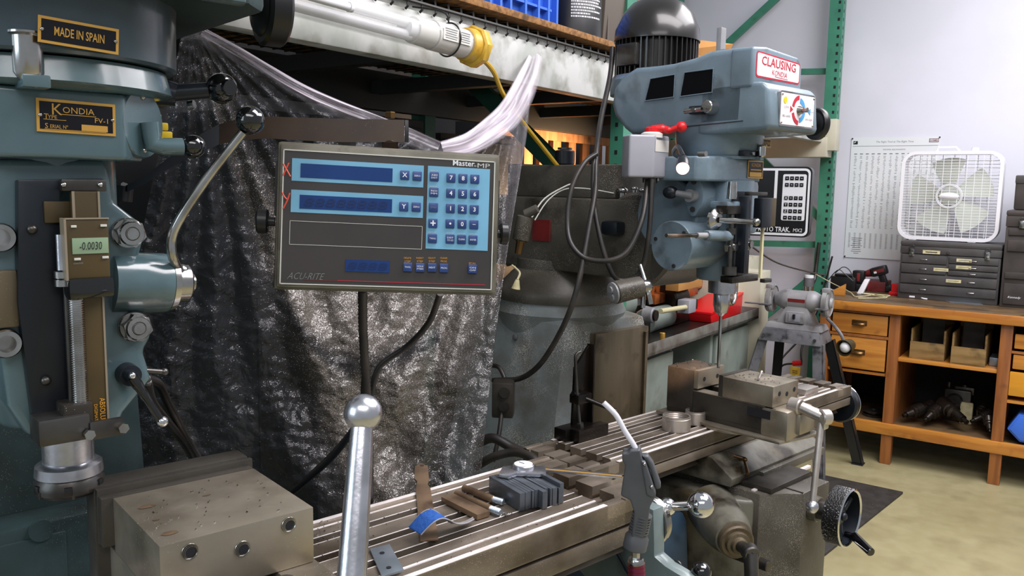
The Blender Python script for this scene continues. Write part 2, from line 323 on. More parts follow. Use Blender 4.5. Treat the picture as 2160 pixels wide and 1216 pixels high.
    def tube(s, pts, r, n=8, smooth=True, sub=6, closed=False, rib=0, rad=None):
        P = [V(p) for p in pts]
        if smooth and len(P) > 2:
            Q = []; m = len(P)
            rng = range(m) if closed else range(m-1)
            for i in rng:
                if closed: a, b, c, d = P[(i-1) % m], P[i], P[(i+1) % m], P[(i+2) % m]
                else: a, b, c, d = P[max(i-1, 0)], P[i], P[i+1], P[min(i+2, m-1)]
                for j in range(sub):
                    t = j/sub; Q.append(.5*((2*b)+(c-a)*t+(2*a-5*b+4*c-d)*t*t+(3*b-a-3*c+d)*t**3))
            if not closed: Q.append(P[-1])
            P = Q
        vs = []; fs = []; up = None; m = len(P)
        for i, p in enumerate(P):
            tg = (P[(i+1) % m]-P[i-1]) if closed else (P[min(i+1, m-1)]-P[max(i-1, 0)])
            if tg.length < 1e-9: tg = V((0, 0, 1))
            tg.normalize(); up = tg.orthogonal().normalized() if up is None else (up-tg*up.dot(tg)).normalized()
            g = tg.cross(up); rr = r if rad is None else rad[min(int(i*len(rad)/m), len(rad)-1)]
            if rib: rr *= 1+rib*(i % 2)
            for k in range(n): vs.append(p+(up*cos(2*pi*k/n)+g*sin(2*pi*k/n))*rr)
        for i in range(m if closed else m-1):
            i2 = (i+1) % m
            for k in range(n): fs.append((i*n+k, i*n+(k+1) % n, i2*n+(k+1) % n, i2*n+k))
        if not closed: fs.append(tuple(range(n))[::-1]); fs.append(tuple((m-1)*n+k for k in range(n)))
        return s.raw(vs, fs)
    def grid(s, fn, nu, nv):
        vs = [fn(i/nu, j/nv) for j in range(nv+1) for i in range(nu+1)]
        fs = [(j*(nu+1)+i, j*(nu+1)+i+1, (j+1)*(nu+1)+i+1, (j+1)*(nu+1)+i) for j in range(nv) for i in range(nu)]
        return s.raw(vs, fs)
    def text(s, body, c, ex, ez, w=None, h=None, shear=0, bold=0, lift=.0006):
        """flat lettering centred on c, reading along ex, upright along ez"""
        cu = bpy.data.curves.new('t', 'FONT'); cu.body = body; cu.size = 1; cu.shear = shear; cu.resolution_u = 2; cu.offset = bold
        o = bpy.data.objects.new('t', cu); COL.objects.link(o)
        dg = bpy.context.evaluated_depsgraph_get(); me = bpy.data.meshes.new_from_object(o.evaluated_get(dg))
        t = bmesh.new(); t.from_mesh(me); bpy.data.objects.remove(o); bpy.data.curves.remove(cu); bpy.data.meshes.remove(me)
        if not t.verts: t.free(); return s
        xs = [v.co.x for v in t.verts]; ys = [v.co.y for v in t.verts]; x0, x1, y0, y1 = min(xs), max(xs), min(ys), max(ys)
        sy = (h/(y1-y0)) if h else w/(x1-x0); sx = (w/(x1-x0)) if w else sy
        ex = V(ex).normalized(); ez = V(ez).normalized(); nn = ex.cross(ez); c = V(c)
        for v in t.verts:
            v.co = c + ex*((v.co.x-(x0+x1)/2)*sx) + ez*((v.co.y-(y0+y1)/2)*sy) + nn*lift
        return s.take(t)
    def rect(s, c, ex, ez, w, h, lift=.0004, th=0):
        ex = V(ex).normalized(); ez = V(ez).normalized(); nn = ex.cross(ez); c = V(c)+nn*lift
        q = [c-ex*w/2-ez*h/2, c+ex*w/2-ez*h/2, c+ex*w/2+ez*h/2, c-ex*w/2+ez*h/2]
        if th:
            return s.hexa([p-nn*th for p in q], q, 0)
        return s.raw(q, [(0, 1, 2, 3)])
    def mesh(s, name, base=(0, 0, 0)):
        bmesh.ops.recalc_face_normals(s.bm, faces=s.bm.faces[:]) if not getattr(s, 'keepn', False) else None
        bmesh.ops.translate(s.bm, verts=s.bm.verts[:], vec=-V(base))
        me = bpy.data.meshes.new(name); s.bm.to_mesh(me); s.bm.free()
        for m in s.ml: me.materials.append(m)
        me.shade_smooth(); me.set_sharp_from_angle(angle=radians(s.sharp)); return me

def tag(o, label=None, cat=None, group=None, kind=None):
    if label: o['label'] = label
    if cat: o['category'] = cat
    if group: o['group'] = group
    if kind: o['kind'] = kind
    return o
class Th:
    def __init__(s, name, label, cat, fr, base, group=None):
        s.o = bpy.data.objects.new(name, None); COL.objects.link(s.o); s.fr = fr; s.base = V(base)
        s.o.location = fr.w(base); s.o.rotation_euler = (0, 0, fr.rot); s.o.empty_display_size = .05
        tag(s.o, label, cat, group)
    def part(s, name, mb, parent=None, label=None, kind=None):
        o = bpy.data.objects.new(name, mb.mesh(name, s.base)); COL.objects.link(o); o.parent = parent or s.o
        tag(o, label, None, None, kind); return o
def solo(name, mb, fr, base, label, cat, group=None, kind=None):
    o = bpy.data.objects.new(name, mb.mesh(name, base)); COL.objects.link(o)
    o.location = fr.w(base); o.rotation_euler = (0, 0, fr.rot); return tag(o, label, cat, group, kind)
def struct(name, mb, fr, base=(0, 0, 0)):
    o = bpy.data.objects.new(name, mb.mesh(name, base)); COL.objects.link(o)
    o.location = fr.w(base); o.rotation_euler = (0, 0, fr.rot); o['kind'] = 'structure'; return o
def copytree(o, parent=None):
    c = o.copy(); COL.objects.link(c)
    if parent: c.parent = parent
    for ch in o.children: copytree(ch, c)
    return c
XV, YV, ZV = V((1, 0, 0)), V((0, 1, 0)), V((0, 0, 1))
# ================================================================== the room
m = MB('floor'); m.box(-4.2, 3.2, -3.0, 5.75, -.05, 0); struct('floor', m, B)
m = MB('wall'); m.box(-4.2, 3.2, 5.6, 5.72, 0, 3.6); struct('wall_back', m, B)
m = MB('darkwall'); m.box(-3.3, -3.2, -1.2, 5.6, 0, 3.0); struct('wall_left', m, B)  # dark colour stands in for the shade behind the rack

# rubber mat
def P3(fr, *pts): return [fr(*p) for p in pts]
m = MB('matrub'); A = B.z(1905, 1043, 0)
m.prism([(A.x, A.y), (A.x-.95, A.y+.02), (A.x-1.15, A.y-1.85), (A.x-.24, A.y-1.9)], 'z', .001, .013, .004)
solo('floor_mat', m, B, (A.x-.5, A.y-.9, 0), 'dark speckled rubber mat on the concrete floor beside the right milling machine', 'floor mat')

# ------------------------------------------------------------------ pallet rack
RX = -1.41; ZB = 1.80; ZT = 1.955
rk = Th('pallet_rack', 'green-posted pallet rack with a galvanized front beam and wire deck', 'rack', B, (RX-.5, 2.7, 0))
def beam(m, x0, x1, y0, y1, z0, z1):
    m.prism([(x1, z0), (x1, z1-.03), (x1-.018, z1-.03), (x1-.018, z1), (x0, z1), (x0, z0)], 'y', y0, y1, .004)
m = MB('galv'); beam(m, RX-.05, RX, .35, 5.28, ZB, ZT); rk.part('beam', m, label='galvanized front beam')
m = MB('deckd'); m.box(RX-1.07, RX-1.02, .35, 5.28, ZB, ZT, .004); rk.part('beam', m)  # galvanized rear beam in a dark colour that imitates shade under the deck
m = MB('deckd')
for yy in np.arange(.6, 5.3, .62): m.box(RX-1.02, RX-.05, yy, yy+.05, ZB+.06, ZB+.11)
rk.part('deck_support', m)  # dark colour puts the under-deck shade into the supports
# wire deck: front to back wires that waterfall over the front beam
m = MB('deckd')
for i, yy in enumerate(np.arange(.5, 5.2, .052)):
    m.tube([(RX-1.0, yy, ZT+.008), (RX-.03, yy, ZT+.008), (RX+.008, yy, ZT+.004), (RX+.012, yy, ZT-.028), (RX+.004, yy, ZT-.034)], .0035, 5, smooth=False)
for xx in (RX+.012,): m.tube([(xx, .4, ZT-.014), (xx, 5.25, ZT-.014)], .005, 6)
for xx in np.arange(RX-.95, RX-.02, .1): m.tube([(xx, .4, ZT+.003), (xx, 5.25, ZT+.003)], .003, 5)
rk.part('wire_deck', m, label='dark wire deck with hooked front wires')
def post(x, y, z1, name='post', holes=True, mt='rackg', dz=.0508):
    w = .042
    m = MB(mt)
    # open channel: front web with two flanges
    m.box(x-.004, x, y-w, y+w, 0, z1); m.box(x-.07, x-.004, y-w, y-w+.004, 0, z1); m.box(x-.07, x-.004, y+w-.004, y+w, 0, z1)
    m.use('inkd')
    if holes:
        for k in range(int(z1/dz)):
            for s in (-1, 1): m.box(x-.0035, x+.0006, y+s*.022-.005-.003*s, y+s*.022+.005-.003*s, .05+k*dz, .05+k*dz+.018)
    return rk.part(name, m)
# the wall end frame stands parallel to the back wall
def post_f(x, y, z1, mt='rackg', holes=True, w=.04):
    m = MB(mt); m.box(x-w, x+w, y, y+.004, 0, z1); m.box(x-w, x-w+.004, y+.004, y+.07, 0, z1); m.box(x+w-.004, x+w, y+.004, y+.07, 0, z1)
    if holes:
        m.use('inkd')
        for k in range(int(z1/.0508)):
            m.box(x+.012, x+.026, y-.0008, y+.002, .05+k*.0508, .068+k*.0508)
            m.box(x+w-.002, x+w+.0008, y+.02, y+.03, .05+k*.0508, .068+k*.0508)
    return rk.part('post', m)
YE = 5.42
post_f(RX, YE, 3.0)
post_f(RX-1.07, YE, 3.0)
def brace(p, q, y, mt='rackg', w=.022, nm='brace', dy=.03):
    p = V((p[0], y, p[1])); q = V((q[0], y, q[1])); d = (q-p).normalized(); n = V((-d.z, 0, d.x))*w
    m = MB(mt); m.hexa([p-n, p-n+V((0, dy, 0)), p+n+V((0, dy, 0)), p+n], [q-n, q-n+V((0, dy, 0)), q+n+V((0, dy, 0)), q+n]); return rk.part(nm, m)
def bp(u, v, y): q = B.y(u, v, y); return (q.x, q.z)
YB = YE+.05
brace(bp(1500, 122, YB), bp(1655, -22, YB), YB)
brace(bp(1465, 155, YB), bp(1752, 150, YB), YB, w=.018)
brace(bp(1560, 290, YB), bp(1742, 475, YB), YB)
brace(bp(1560, 513, YB), bp(1742, 517, YB), YB, w=.02)
brace(bp(1575, 700, YB), bp(1742, 560, YB), YB)
# middle frame seen under the beam
YM = 2.80
m = MB('rackg'); m.box(RX-.11, RX-.06, YM-.004, YM, 0, 3.0); m.box(RX-.06, RX-.056, YM-.004, YM+.07, 0, 3.0); m.box(RX-.11, RX-.106, YM, YM+.07, 0, 3.0)
m.use('inkd')
for k in range(56): m.box(RX-.09, RX-.078, YM-.0048, YM-.001, .05+k*.0508, .066+k*.0508)
rk.part('post', m)
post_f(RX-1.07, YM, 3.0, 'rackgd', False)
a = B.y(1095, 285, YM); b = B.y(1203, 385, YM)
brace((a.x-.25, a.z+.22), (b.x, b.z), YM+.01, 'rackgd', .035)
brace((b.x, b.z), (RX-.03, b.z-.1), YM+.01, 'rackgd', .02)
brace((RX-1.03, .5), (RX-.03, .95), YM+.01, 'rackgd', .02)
# short cream crossbeam at the wall end
m = MB('cream'); q = B.y(1640, 285, 5.3); m.box(RX-1.05, RX+.03, 5.28, 5.41, q.z-.14, q.z-.02, .006)
m.box(RX+.01, RX+.075, 5.30, 5.40, q.z-.10, q.z+.09, .004); rk.part('beam_end_plate', m, label='cream painted end crossbeam')
# shelf board lying on the deck
m = MB('ply'); m.box(RX-1.0, RX+.035, .9, 2.80, ZT+.013, ZT+.033, .003); m.use('deckd')
solo('shelf_board', m, B, (RX-.5, 1.8, ZT+.013), 'long brown particle board lying on the rack deck under the blue crate', 'shelf board')
m = MB('ply'); m.box(RX-1.0, RX+.0, 2.85, 5.2, ZT+.013, ZT+.033, .003)
solo('shelf_board', m, B, (RX-.5, 4.1, ZT+.013), 'farther particle board on the rack, behind the black motor', 'shelf board')
ZS = ZT+.0335
# blue crate
q0 = B.x(1047, 30, RX-.02); q1 = B.x(1185, 40, RX-.02)
cr = Th('storage_crate', 'blue ribbed plastic crate on the rack shelf left of the black canister', 'crate', B, (RX-.2, (q0.y+q1.y)/2, ZS))
y0, y1 = q0.y-.04, q1.y; x1 = RX-.03; x0 = x1-.34
m = MB('bluebin'); h = .24
m.hexa([(x0+.02, y0+.02, ZS), (x1-.02, y0+.02, ZS), (x1-.02, y1-.02, ZS), (x0+.02, y1-.02, ZS)], [(x0, y0, ZS+h), (x1, y0, ZS+h), (x1, y1, ZS+h), (x0, y1, ZS+h)], .006)
cr.part('body', m)
m = MB('bluebin')
for k, dy in enumerate((.0, .14, .28, .5, .7, .86, 1.0)):
    yy = y0+.02+(y1-y0-.04)*dy; m.box(x1-.024, x1+.006, yy-.005, yy+.005, ZS+.005, ZS+.19)
for zz in (.05, .10, .15, .2): m.box(x1-.016, x1+.004, y0+.06, y1-.05, ZS+zz, ZS+zz+.007)
m.box(x1-.01, x1+.014, y0, y1, ZS+h-.03, ZS+h); cr.part('rib', m)
# black canister with a printed label
q0 = B.x(1188, 60, RX-.05); q1 = B.x(1263, 70, RX-.05); r = (q1.y-q0.y)/2*.86; cy = (q0.y+q1.y)/2; cx = RX-.09
cn = Th('canister', 'black plastic canister with a white printed label on the rack shelf', 'canister', B, (cx, cy, ZS))
m = MB('black'); m.lathe([(r-.006, 0), (r, .006), (r, .2), (r*.9, .215), (r*.4, .235), (r*.4, .26), (0, .26)], (cx, cy, ZS), ZV, 36); cn.part('body', m)
m = MB('inkw'); aa = radians(-35)
for row in range(13):
    z = ZS+.175-row*.0095; L = (.9, .8, .96, .7, .93, .5)[row % 6]
    if row in (4,): continue
    k = 0; a = -1.05
    while a < -1.05+1.25*L:
        w = random.uniform(.03, .09)
        p = [(cx+(r+.0006)*cos(a+j*w+.75*0), cy+(r+.0006)*sin(a+j*w)) for j in (0, 1)]
        m.raw([(p[0][0], p[0][1], z), (p[1][0], p[1][1], z), (p[1][0], p[1][1], z+.005), (p[0][0], p[0][1], z+.005)], [(0, 1, 2, 3)]); a += w+.02
cn.part('label_print', m)
# grey bin
q0 = B.x(1268, 60, RX-.08); q1 = B.x(1325, 60, RX-.08)
m = MB('greybin'); m.hexa([(RX-.4, q0.y+.01, ZS), (RX-.08, q0.y+.01, ZS), (RX-.08, q1.y+.05, ZS), (RX-.4, q1.y+.05, ZS)], [(RX-.42, q0.y, ZS+.26), (RX-.06, q0.y, ZS+.26), (RX-.06, q1.y+.06, ZS+.26), (RX-.42, q1.y+.06, ZS+.26)], .006)
m.box(RX-.43, RX-.05, q0.y-.008, q1.y+.07, ZS+.235, ZS+.262, .004); m.box(RX-.082, RX-.07, q0.y+.03, q0.y+.036, ZS, ZS+.24)
solo('storage_bin', m, B, (RX-.24, (q0.y+q1.y)/2, ZS), 'dark brownish-grey plastic bin on the shelf beside the motor', 'bin')
# cardboard box behind the motor
q0 = B.x(1440, 60, RX-.1); q1 = B.x(1512, 90, RX-.1); q1.y = q0.y+.5
cb = Th('cardboard_box', 'open cardboard box on the rack behind the black motor', 'box', B, (RX-.3, q0.y+.25, ZS))
m = MB('card'); x0, x1 = RX-.45, RX-.1
for a_ in ((x0, x0+.005, q0.y, q1.y), (x1-.005, x1, q0.y, q1.y), (x0, x1, q0.y, q0.y+.005), (x0, x1, q1.y-.005, q1.y)): m.box(*a_, ZS, ZS+.105)
m.box(x0, x1, q0.y, q1.y, ZS, ZS+.005); cb.part('carton', m)
m = MB('card'); m.hexa([(x1-.004, q0.y+.02, ZS+.105), (x1, q0.y+.02, ZS+.105), (x1, q1.y-.02, ZS+.105), (x1-.004, q1.y-.02, ZS+.105)], [(x1-.03, q0.y+.03, ZS+.16), (x1-.026, q0.y+.03, ZS+.16), (x1+.03, q1.y+.02, ZS+.2), (x1+.026, q1.y+.02, ZS+.2)])
cb.part('flap', m)

# ------------------------------------------------------------------ stored things under the rack
# slatted wooden crate seen under the beam
xc = -2.55
y0c, y1c = 2.6, 4.35
zt = B.x(1200, 262, xc).z; zb = B.x(1200, 300, xc).z
cr = Th('wooden_crate', 'wide wooden crate with vertical slats glowing orange under the rack', 'crate', B, (xc-.2, 3.4, 0))
ya = B.x(1112, 300, xc).y; yb = B.x(1312, 330, xc).y+.25
m = MB('crate'); m.box(xc-.02, xc, ya-.3, yb, zb, zt, .003); cr.part('rail', m)
m = MB('crate'); m.box(xc-.02, xc, ya-.3, yb, .7, .82, .003); cr.part('rail', m)
i = 0
for u in (1120, 1152, 1180, 1212, 1241, 1268, 1295):
    c = B.x(u, 340, xc).y; m = MB('crate'); m.box(xc-.045, xc-.021, c-.035, c+.05, .7, zb+.03, .003); cr.part('slat', m)
m = MB('darkwall'); m.box(xc-.5, xc-.3, ya, yb, .1, zt, .003); m.use('crate'); m.box(xc-.5, xc, ya-.3, yb, 0, .1, .003); cr.part('crate_base', m)
# dark cabinets stored in the next bay
for k, (u0, u1, v, xx, lab) in enumerate(((740, 895, 172, -2.1, 'dim grey metal cabinet stored under the rack behind the plastic sheet'), (930, 1095, 215, -2.5, 'dark storage cabinet under the rack near the crate'), (520, 700, 150, -2.3, 'dark cabinet under the rack at the upper left of the plastic sheet'))):
    a = B.x(u0, v, xx); b = B.x(u1, v+25, xx)
    m = MB('tool2' if k == 0 else 'darkwall'); m.box(xx-.45, xx, a.y, b.y, 0, min(a.z, 1.74), .01); m.use('deckd')
    m.box(xx, xx+.012, a.y+.02, b.y-.02, .1, min(a.z, 1.74)-.03, .004); m.cyl((xx+.012, b.y-.06, 1.1), (xx+.04, b.y-.06, 1.1), .012)
    solo('storage_cabinet', m, B, (xx-.2, (a.y+b.y)/2, 0), lab, 'cabinet')

# ------------------------------------------------------------------ tube work light with yellow end cap
tx = -1.3
e1 = B.x(990, 96, tx); e0 = B.x(560, -22, tx-.02); d = (e1-e0).normalized(); RT = .036
tl = Th('tube_light', 'clear tubular work light with a yellow hexagonal end cap hung along the beam', 'light fixture', B, e0+(e1-e0)*.5)
m = MB('cleartube'); m.ring(e0, e1, RT, RT-.0025, 36); tl.part('clear_tube', m)
m = MB('white'); up = V((0, 0, 1)); sd = d.cross(up).normalized(); u2 = sd.cross(d)
for s, a1 in ((.012, .64), (-.016, .64)):
    p = e0+sd*.004+u2*s; m.cyl(p, p+(e1-e0)*a1, .0115, n=16)
m.cyl(e0+(e1-e0)*.62, e0+(e1-e0)*.68, .0245, n=24); tl.part('lamp_tube', m)
m = MB('cap'); m.cyl(e0+(e1-e0)*.66, e0+(e1-e0)*.76, .03, .032, 24); tl.part('socket', m)
m = MB('cap'); m.cyl(e0+(e1-e0)*.765, e0+(e1-e0)*.955, .0345, n=28); o_ = tl.part('ballast_sleeve', m)
m = MB('label'); nrm = (sd*-1 if sd.dot(V((1, 0, 0))) < 0 else sd)
for s0, s1 in ((.775, .865), (.872, .94)):
    c = e0+(e1-e0)*((s0+s1)/2)+nrm*.0352+u2*.004; w = (e1-e0).length*(s1-s0)
    m.use('cap'); m.rect(c, d, u2, w, .03, .0005); m.use('ink')
    for q in range(5): m.rect(c+u2*(.011-.0052*q), d, u2, w*.8*(1-.07*(q % 3)), .0015, .0012)
tl.part('sleeve_label', m, o_)
m = MB('yellow'); m.cyl(e1-d*.022, e1+d*.01, RT+.004, RT+.006, 24, .003); m.cyl(e1+d*.004, e1+d*.036, RT+.016, RT+.014, 8, .005); m.cyl(e1+d*.034, e1+d*.044, .026, .02, 8)
tl.part('end_cap', m, label='yellow hexagonal end cap')
m = MB('black'); c = e0+(e1-e0)*.87; m.torus(c, d, RT+.003, .0022, 36, 6)
m.tube([c+u2*(RT+.003), c+u2*.06-d*.02, V((RX+.02, c.y-.03, ZT-.03))], .0022, 6); tl.part('hanging_wire', m)
m = MB('white'); p = e0+nrm*.05-u2*.004; m.cyl(p, p+(e1-e0)*.27, .0085, n=14); m.cyl(p+(e1-e0)*.27, p+(e1-e0)*.285, .0105, .0095, n=14)
solo('fluorescent_tube', m, B, e0+(e1-e0)*.1, 'thin white fluorescent rod lying against the clear work light', 'tube')
# the other, hidden cap end
m = MB('yellow'); m.cyl(e0-d*.03, e0+d*.01, RT+.02, RT+.018, 8, .004); tl.part('end_cap', m)
# yellow cable from the cap down to the ram
def px(pts, fr=WF): return [fr.d(*p) for p in pts]
p0 = WF.l(B.w(e1+d*.042-u2*.02))
dep = (p0-CC).dot(CF)
m = MB('ycable'); m.tube([p0]+px([(1040, 150, dep+.06), (1062, 200, dep+.15), (1100, 255, dep+.25), (1150, 318, dep+.35), (1198, 378, dep+.42)]), .0062, 8, rad=None)
solo('yellow_cable', m, WF, px([(1100, 255, 2.5)])[0], 'yellow cable running from the work light down to the right machine', 'cable')
# ================================================================== work bench (frame B)
YF = 4.86; XL = -1.25
bn = Th('work_bench', 'honey-coloured wooden bench with drawers, open shelves and a worn dark top', 'bench', B, (-.3, 5.2, 0))
m = MB('bencht'); m.box(XL-.03, 2.0, YF-.03, 5.58, .868, .9, .006); m.use('wood'); m.box(XL-.03, 2.0, YF-.035, YF-.012, .845, .897, .008)
bn.part('top', m, label='dark worn bench top with orange front edge')
def leg(x, y=YF): 
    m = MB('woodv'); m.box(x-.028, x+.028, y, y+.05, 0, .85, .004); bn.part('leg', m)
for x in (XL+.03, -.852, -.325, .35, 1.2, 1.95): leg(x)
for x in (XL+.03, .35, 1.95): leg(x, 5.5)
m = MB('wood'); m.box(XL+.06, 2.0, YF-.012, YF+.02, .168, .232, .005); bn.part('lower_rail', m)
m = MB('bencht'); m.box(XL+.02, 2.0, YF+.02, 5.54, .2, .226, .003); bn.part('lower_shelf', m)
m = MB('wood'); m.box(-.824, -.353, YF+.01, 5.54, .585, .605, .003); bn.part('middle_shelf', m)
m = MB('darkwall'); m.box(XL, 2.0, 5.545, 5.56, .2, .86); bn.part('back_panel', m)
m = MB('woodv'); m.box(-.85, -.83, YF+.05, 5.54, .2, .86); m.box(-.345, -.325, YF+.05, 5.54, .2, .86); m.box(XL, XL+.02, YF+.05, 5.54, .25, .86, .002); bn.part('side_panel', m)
m = MB('wood'); m.box(XL+.06, -.88, YF+.012, 5.3, .49, .505); m.box(-.297, .32, YF+.012, 5.3, .44, .455); bn.part('drawer_shelf', m)
def drawer(x0, x1, z0, z1, handle=True, mt='wood'):
    m = MB(mt); m.box(x0, x1, YF+.004, YF+.022, z0, z1, .005); m.box(x0+.01, x1-.01, YF+.022, 5.3, z0+.01, z1-.02); o = bn.part('drawer', m)
    if handle:
        m = MB('brass'); c = V(((x0+x1)/2, YF+.004, (z0+z1)/2+.005))
        m.grid(lambda a, b: (c.x+.036*cos(pi*a), c.y-.02*sin(pi*a)*sin(pi/2*b)-.001, c.z+.016*cos(pi/2*b)*sin(pi*a)**.5-.008), 16, 8)
        m.box(c.x-.04, c.x+.04, c.y-.002, c.y, c.z-.014, c.z+.016, .001); m.box(c.x-.034, c.x+.034, c.y-.022, c.y-.018, c.z-.012, c.z-.007, .001)
        bn.part('cup_pull', m, o, 'dark brass cup pull')
    return o
T['brass'].node_tree.nodes['Principled BSDF'].inputs['Base Color'].default_value = C(120, 92, 58)
drawer(XL+.07, -.888, .715, .825); drawer(XL+.07, -.888, .515, .695)
m = MB('woodv'); m.box(XL+.06, -.88, YF, YF+.02, .697, .712); m.box(XL+.06, -.88, YF, YF+.02, .83, .845); m.box(-.297, .32, YF, YF+.02, .70, .712); bn.part('divider', m)
drawer(-.288, .31, .725, .80, False); drawer(-.288, .31, .62, .695, False); drawer(-.296, .316, .48, .605, False, 'woody')
# boxes on the middle shelf
def tray_box(x0, x1, z0, z1, y0, lab, tilt=0):
    t = Th('parts_box', lab, 'box', B, ((x0+x1)/2, y0+.15, z0)); D = .32
    m = MB('binwood'); m.box(x0, x1, y0, y0+.012, z0, z1, .002); m.box(x0, x0+.01, y0+.012, y0+D, z0, z1+.07, .002); m.box(x1-.01, x1, y0+.012, y0+D, z0, z1+.07, .002); m.box(x0, x1, y0+D-.01, y0+D, z0, z1+.14, .002); m.box(x0, x1, y0, y0+D, z0, z0+.008)
    t.part('tray', m); m = MB('tool2'); m.box(x0+.03, x1-.03, y0+D*.6, y0+D*.62, z0+.02, z1+.11); t.part('divider_card', m)
    return t
tray_box(-.775, -.605, .606, .70, YF+.04, 'tan wooden parts box on the middle bench shelf at the left')
tray_box(-.572, -.41, .606, .70, YF+.02, 'wider tan wooden parts box on the middle bench shelf at the right')
m = MB('zinc'); m.box(-.40, -.355, YF+.1, YF+.25, .606, .65, .004)
solo('tin_box', m, B, (-.38, YF+.17, .606), 'small dim grey tin beside the wooden boxes on the middle shelf', 'tin')
# cutter holders lying on the lower shelf
ZL = .226
def holder(u, v, u2, v2, r, lab, x=0, y=YF+.16, y2=YF+.06):
    a = B.y(u, v, y); b = B.y(u2, v2, y2); a.z = max(a.z, ZL+r+.001); b.z = max(b.z, ZL+r*.55+.001)
    if abs(a.z-ZL-r) > .03: pass
    L = (b-a).length; m = MB('holder'); d_ = b-a
    m.lathe([(0, 0), (r*.8, 0), (r, .004), (r, L*.35), (r*.8, L*.38), (r*.95, L*.42), (r*.95, L*.5), (r*.62, L*.54), (r*.5, L*.85), (r*.3, L*.86), (r*.3, L), (0, L)], a, d_, 28)
    solo('tool_holder', m, B, (a.x, a.y, ZL), lab, 'tool holder', 'tool holders heaped on the lower bench shelf')
holder(1945, 862, 1905, 878, .036, 'brown steel tool holder nearest the left bench upright on the lower shelf')
holder(1965, 850, 1942, 868, .026, 'short grey tool holder second from the left on the lower shelf', y=YF+.26, y2=YF+.18)
holder(1978, 862, 1950, 888, .034, 'grey collared tool holder third from the left, front of the lower shelf')
holder(1985, 850, 2040, 892, .044, 'largest black cylindrical tool holder in the middle of the lower shelf', y=YF+.2, y2=YF+.08)
holder(2090, 872, 2048, 890, .03, 'ringed black tool holder right of the largest one', y=YF+.18, y2=YF+.1)
holder(2075, 855, 2062, 880, .024, 'thin black tool holder lying behind the ringed one', y=YF+.3, y2=YF+.2)
holder(2085, 880, 2088, 912, .026, 'stubby black tool holder at the right end of the lower shelf', y=YF+.1, y2=YF+.04)
# greasy machine part behind them
c = B.y(2025, 842, YF+.36); m = MB('dsteel'); m.box(c.x-.075, c.x+.06, c.y-.05, c.y+.07, ZL, c.z+.06, .012)
m.use('label'); m.box(c.x+.01, c.x+.075, c.y-.075, c.y-.05, ZL, c.z+.0, .01); m.use('dsteel'); m.cyl((c.x-.02, c.y-.05, c.z), (c.x-.02, c.y-.09, c.z), .04, .035)
m.cyl((c.x-.06, c.y, c.z+.06), (c.x-.06, c.y, c.z+.09), .012); m.cyl((c.x+.02, c.y, c.z+.06), (c.x+.02, c.y, c.z+.085), .016); m.box(c.x-.03, c.x+.07, c.y-.02, c.y+.03, c.z+.03, c.z+.075, .01)
solo('gearbox_part', m, B, (c.x, c.y, ZL), 'greasy block-shaped machine part standing behind the tool holders', 'machine part')
# chuck backplate on the lower shelf left
c = B.y(1843, 867, YF+.15); m = MB('dsteel'); m.lathe([(0, 0), (.055, 0), (.058, .004), (.058, .012), (.04, .014), (.04, .022), (.055, .024), (.055, .034), (.02, .036), (.02, .03), (0, .03)], (c.x, c.y, ZL), ZV, 36)
solo('pulley', m, B, (c.x, c.y, ZL), 'flat black grooved disc on the lower shelf under the drawers', 'pulley')
# blue bin at the right edge
a = B.y(2122, 905, YF-.03); m = MB('bluebin'); x0 = a.x; yb = YF-.0
m.prism([(x0, .30), (x0+.045, .385), (x0+.16, .385), (x0+.16, .24), (x0+.06, .24)], 'y', YF+.03, YF+.2, .006)
m.prism([(x0+.012, .302), (x0+.05, .374), (x0+.15, .374), (x0+.15, .25), (x0+.064, .25)], 'y', YF+.024, YF+.032, .002)
solo('hanging_bin', m, B, (x0+.08, YF+.1, .24), 'bright blue plastic bin on the lower bench shelf at the right edge', 'bin')

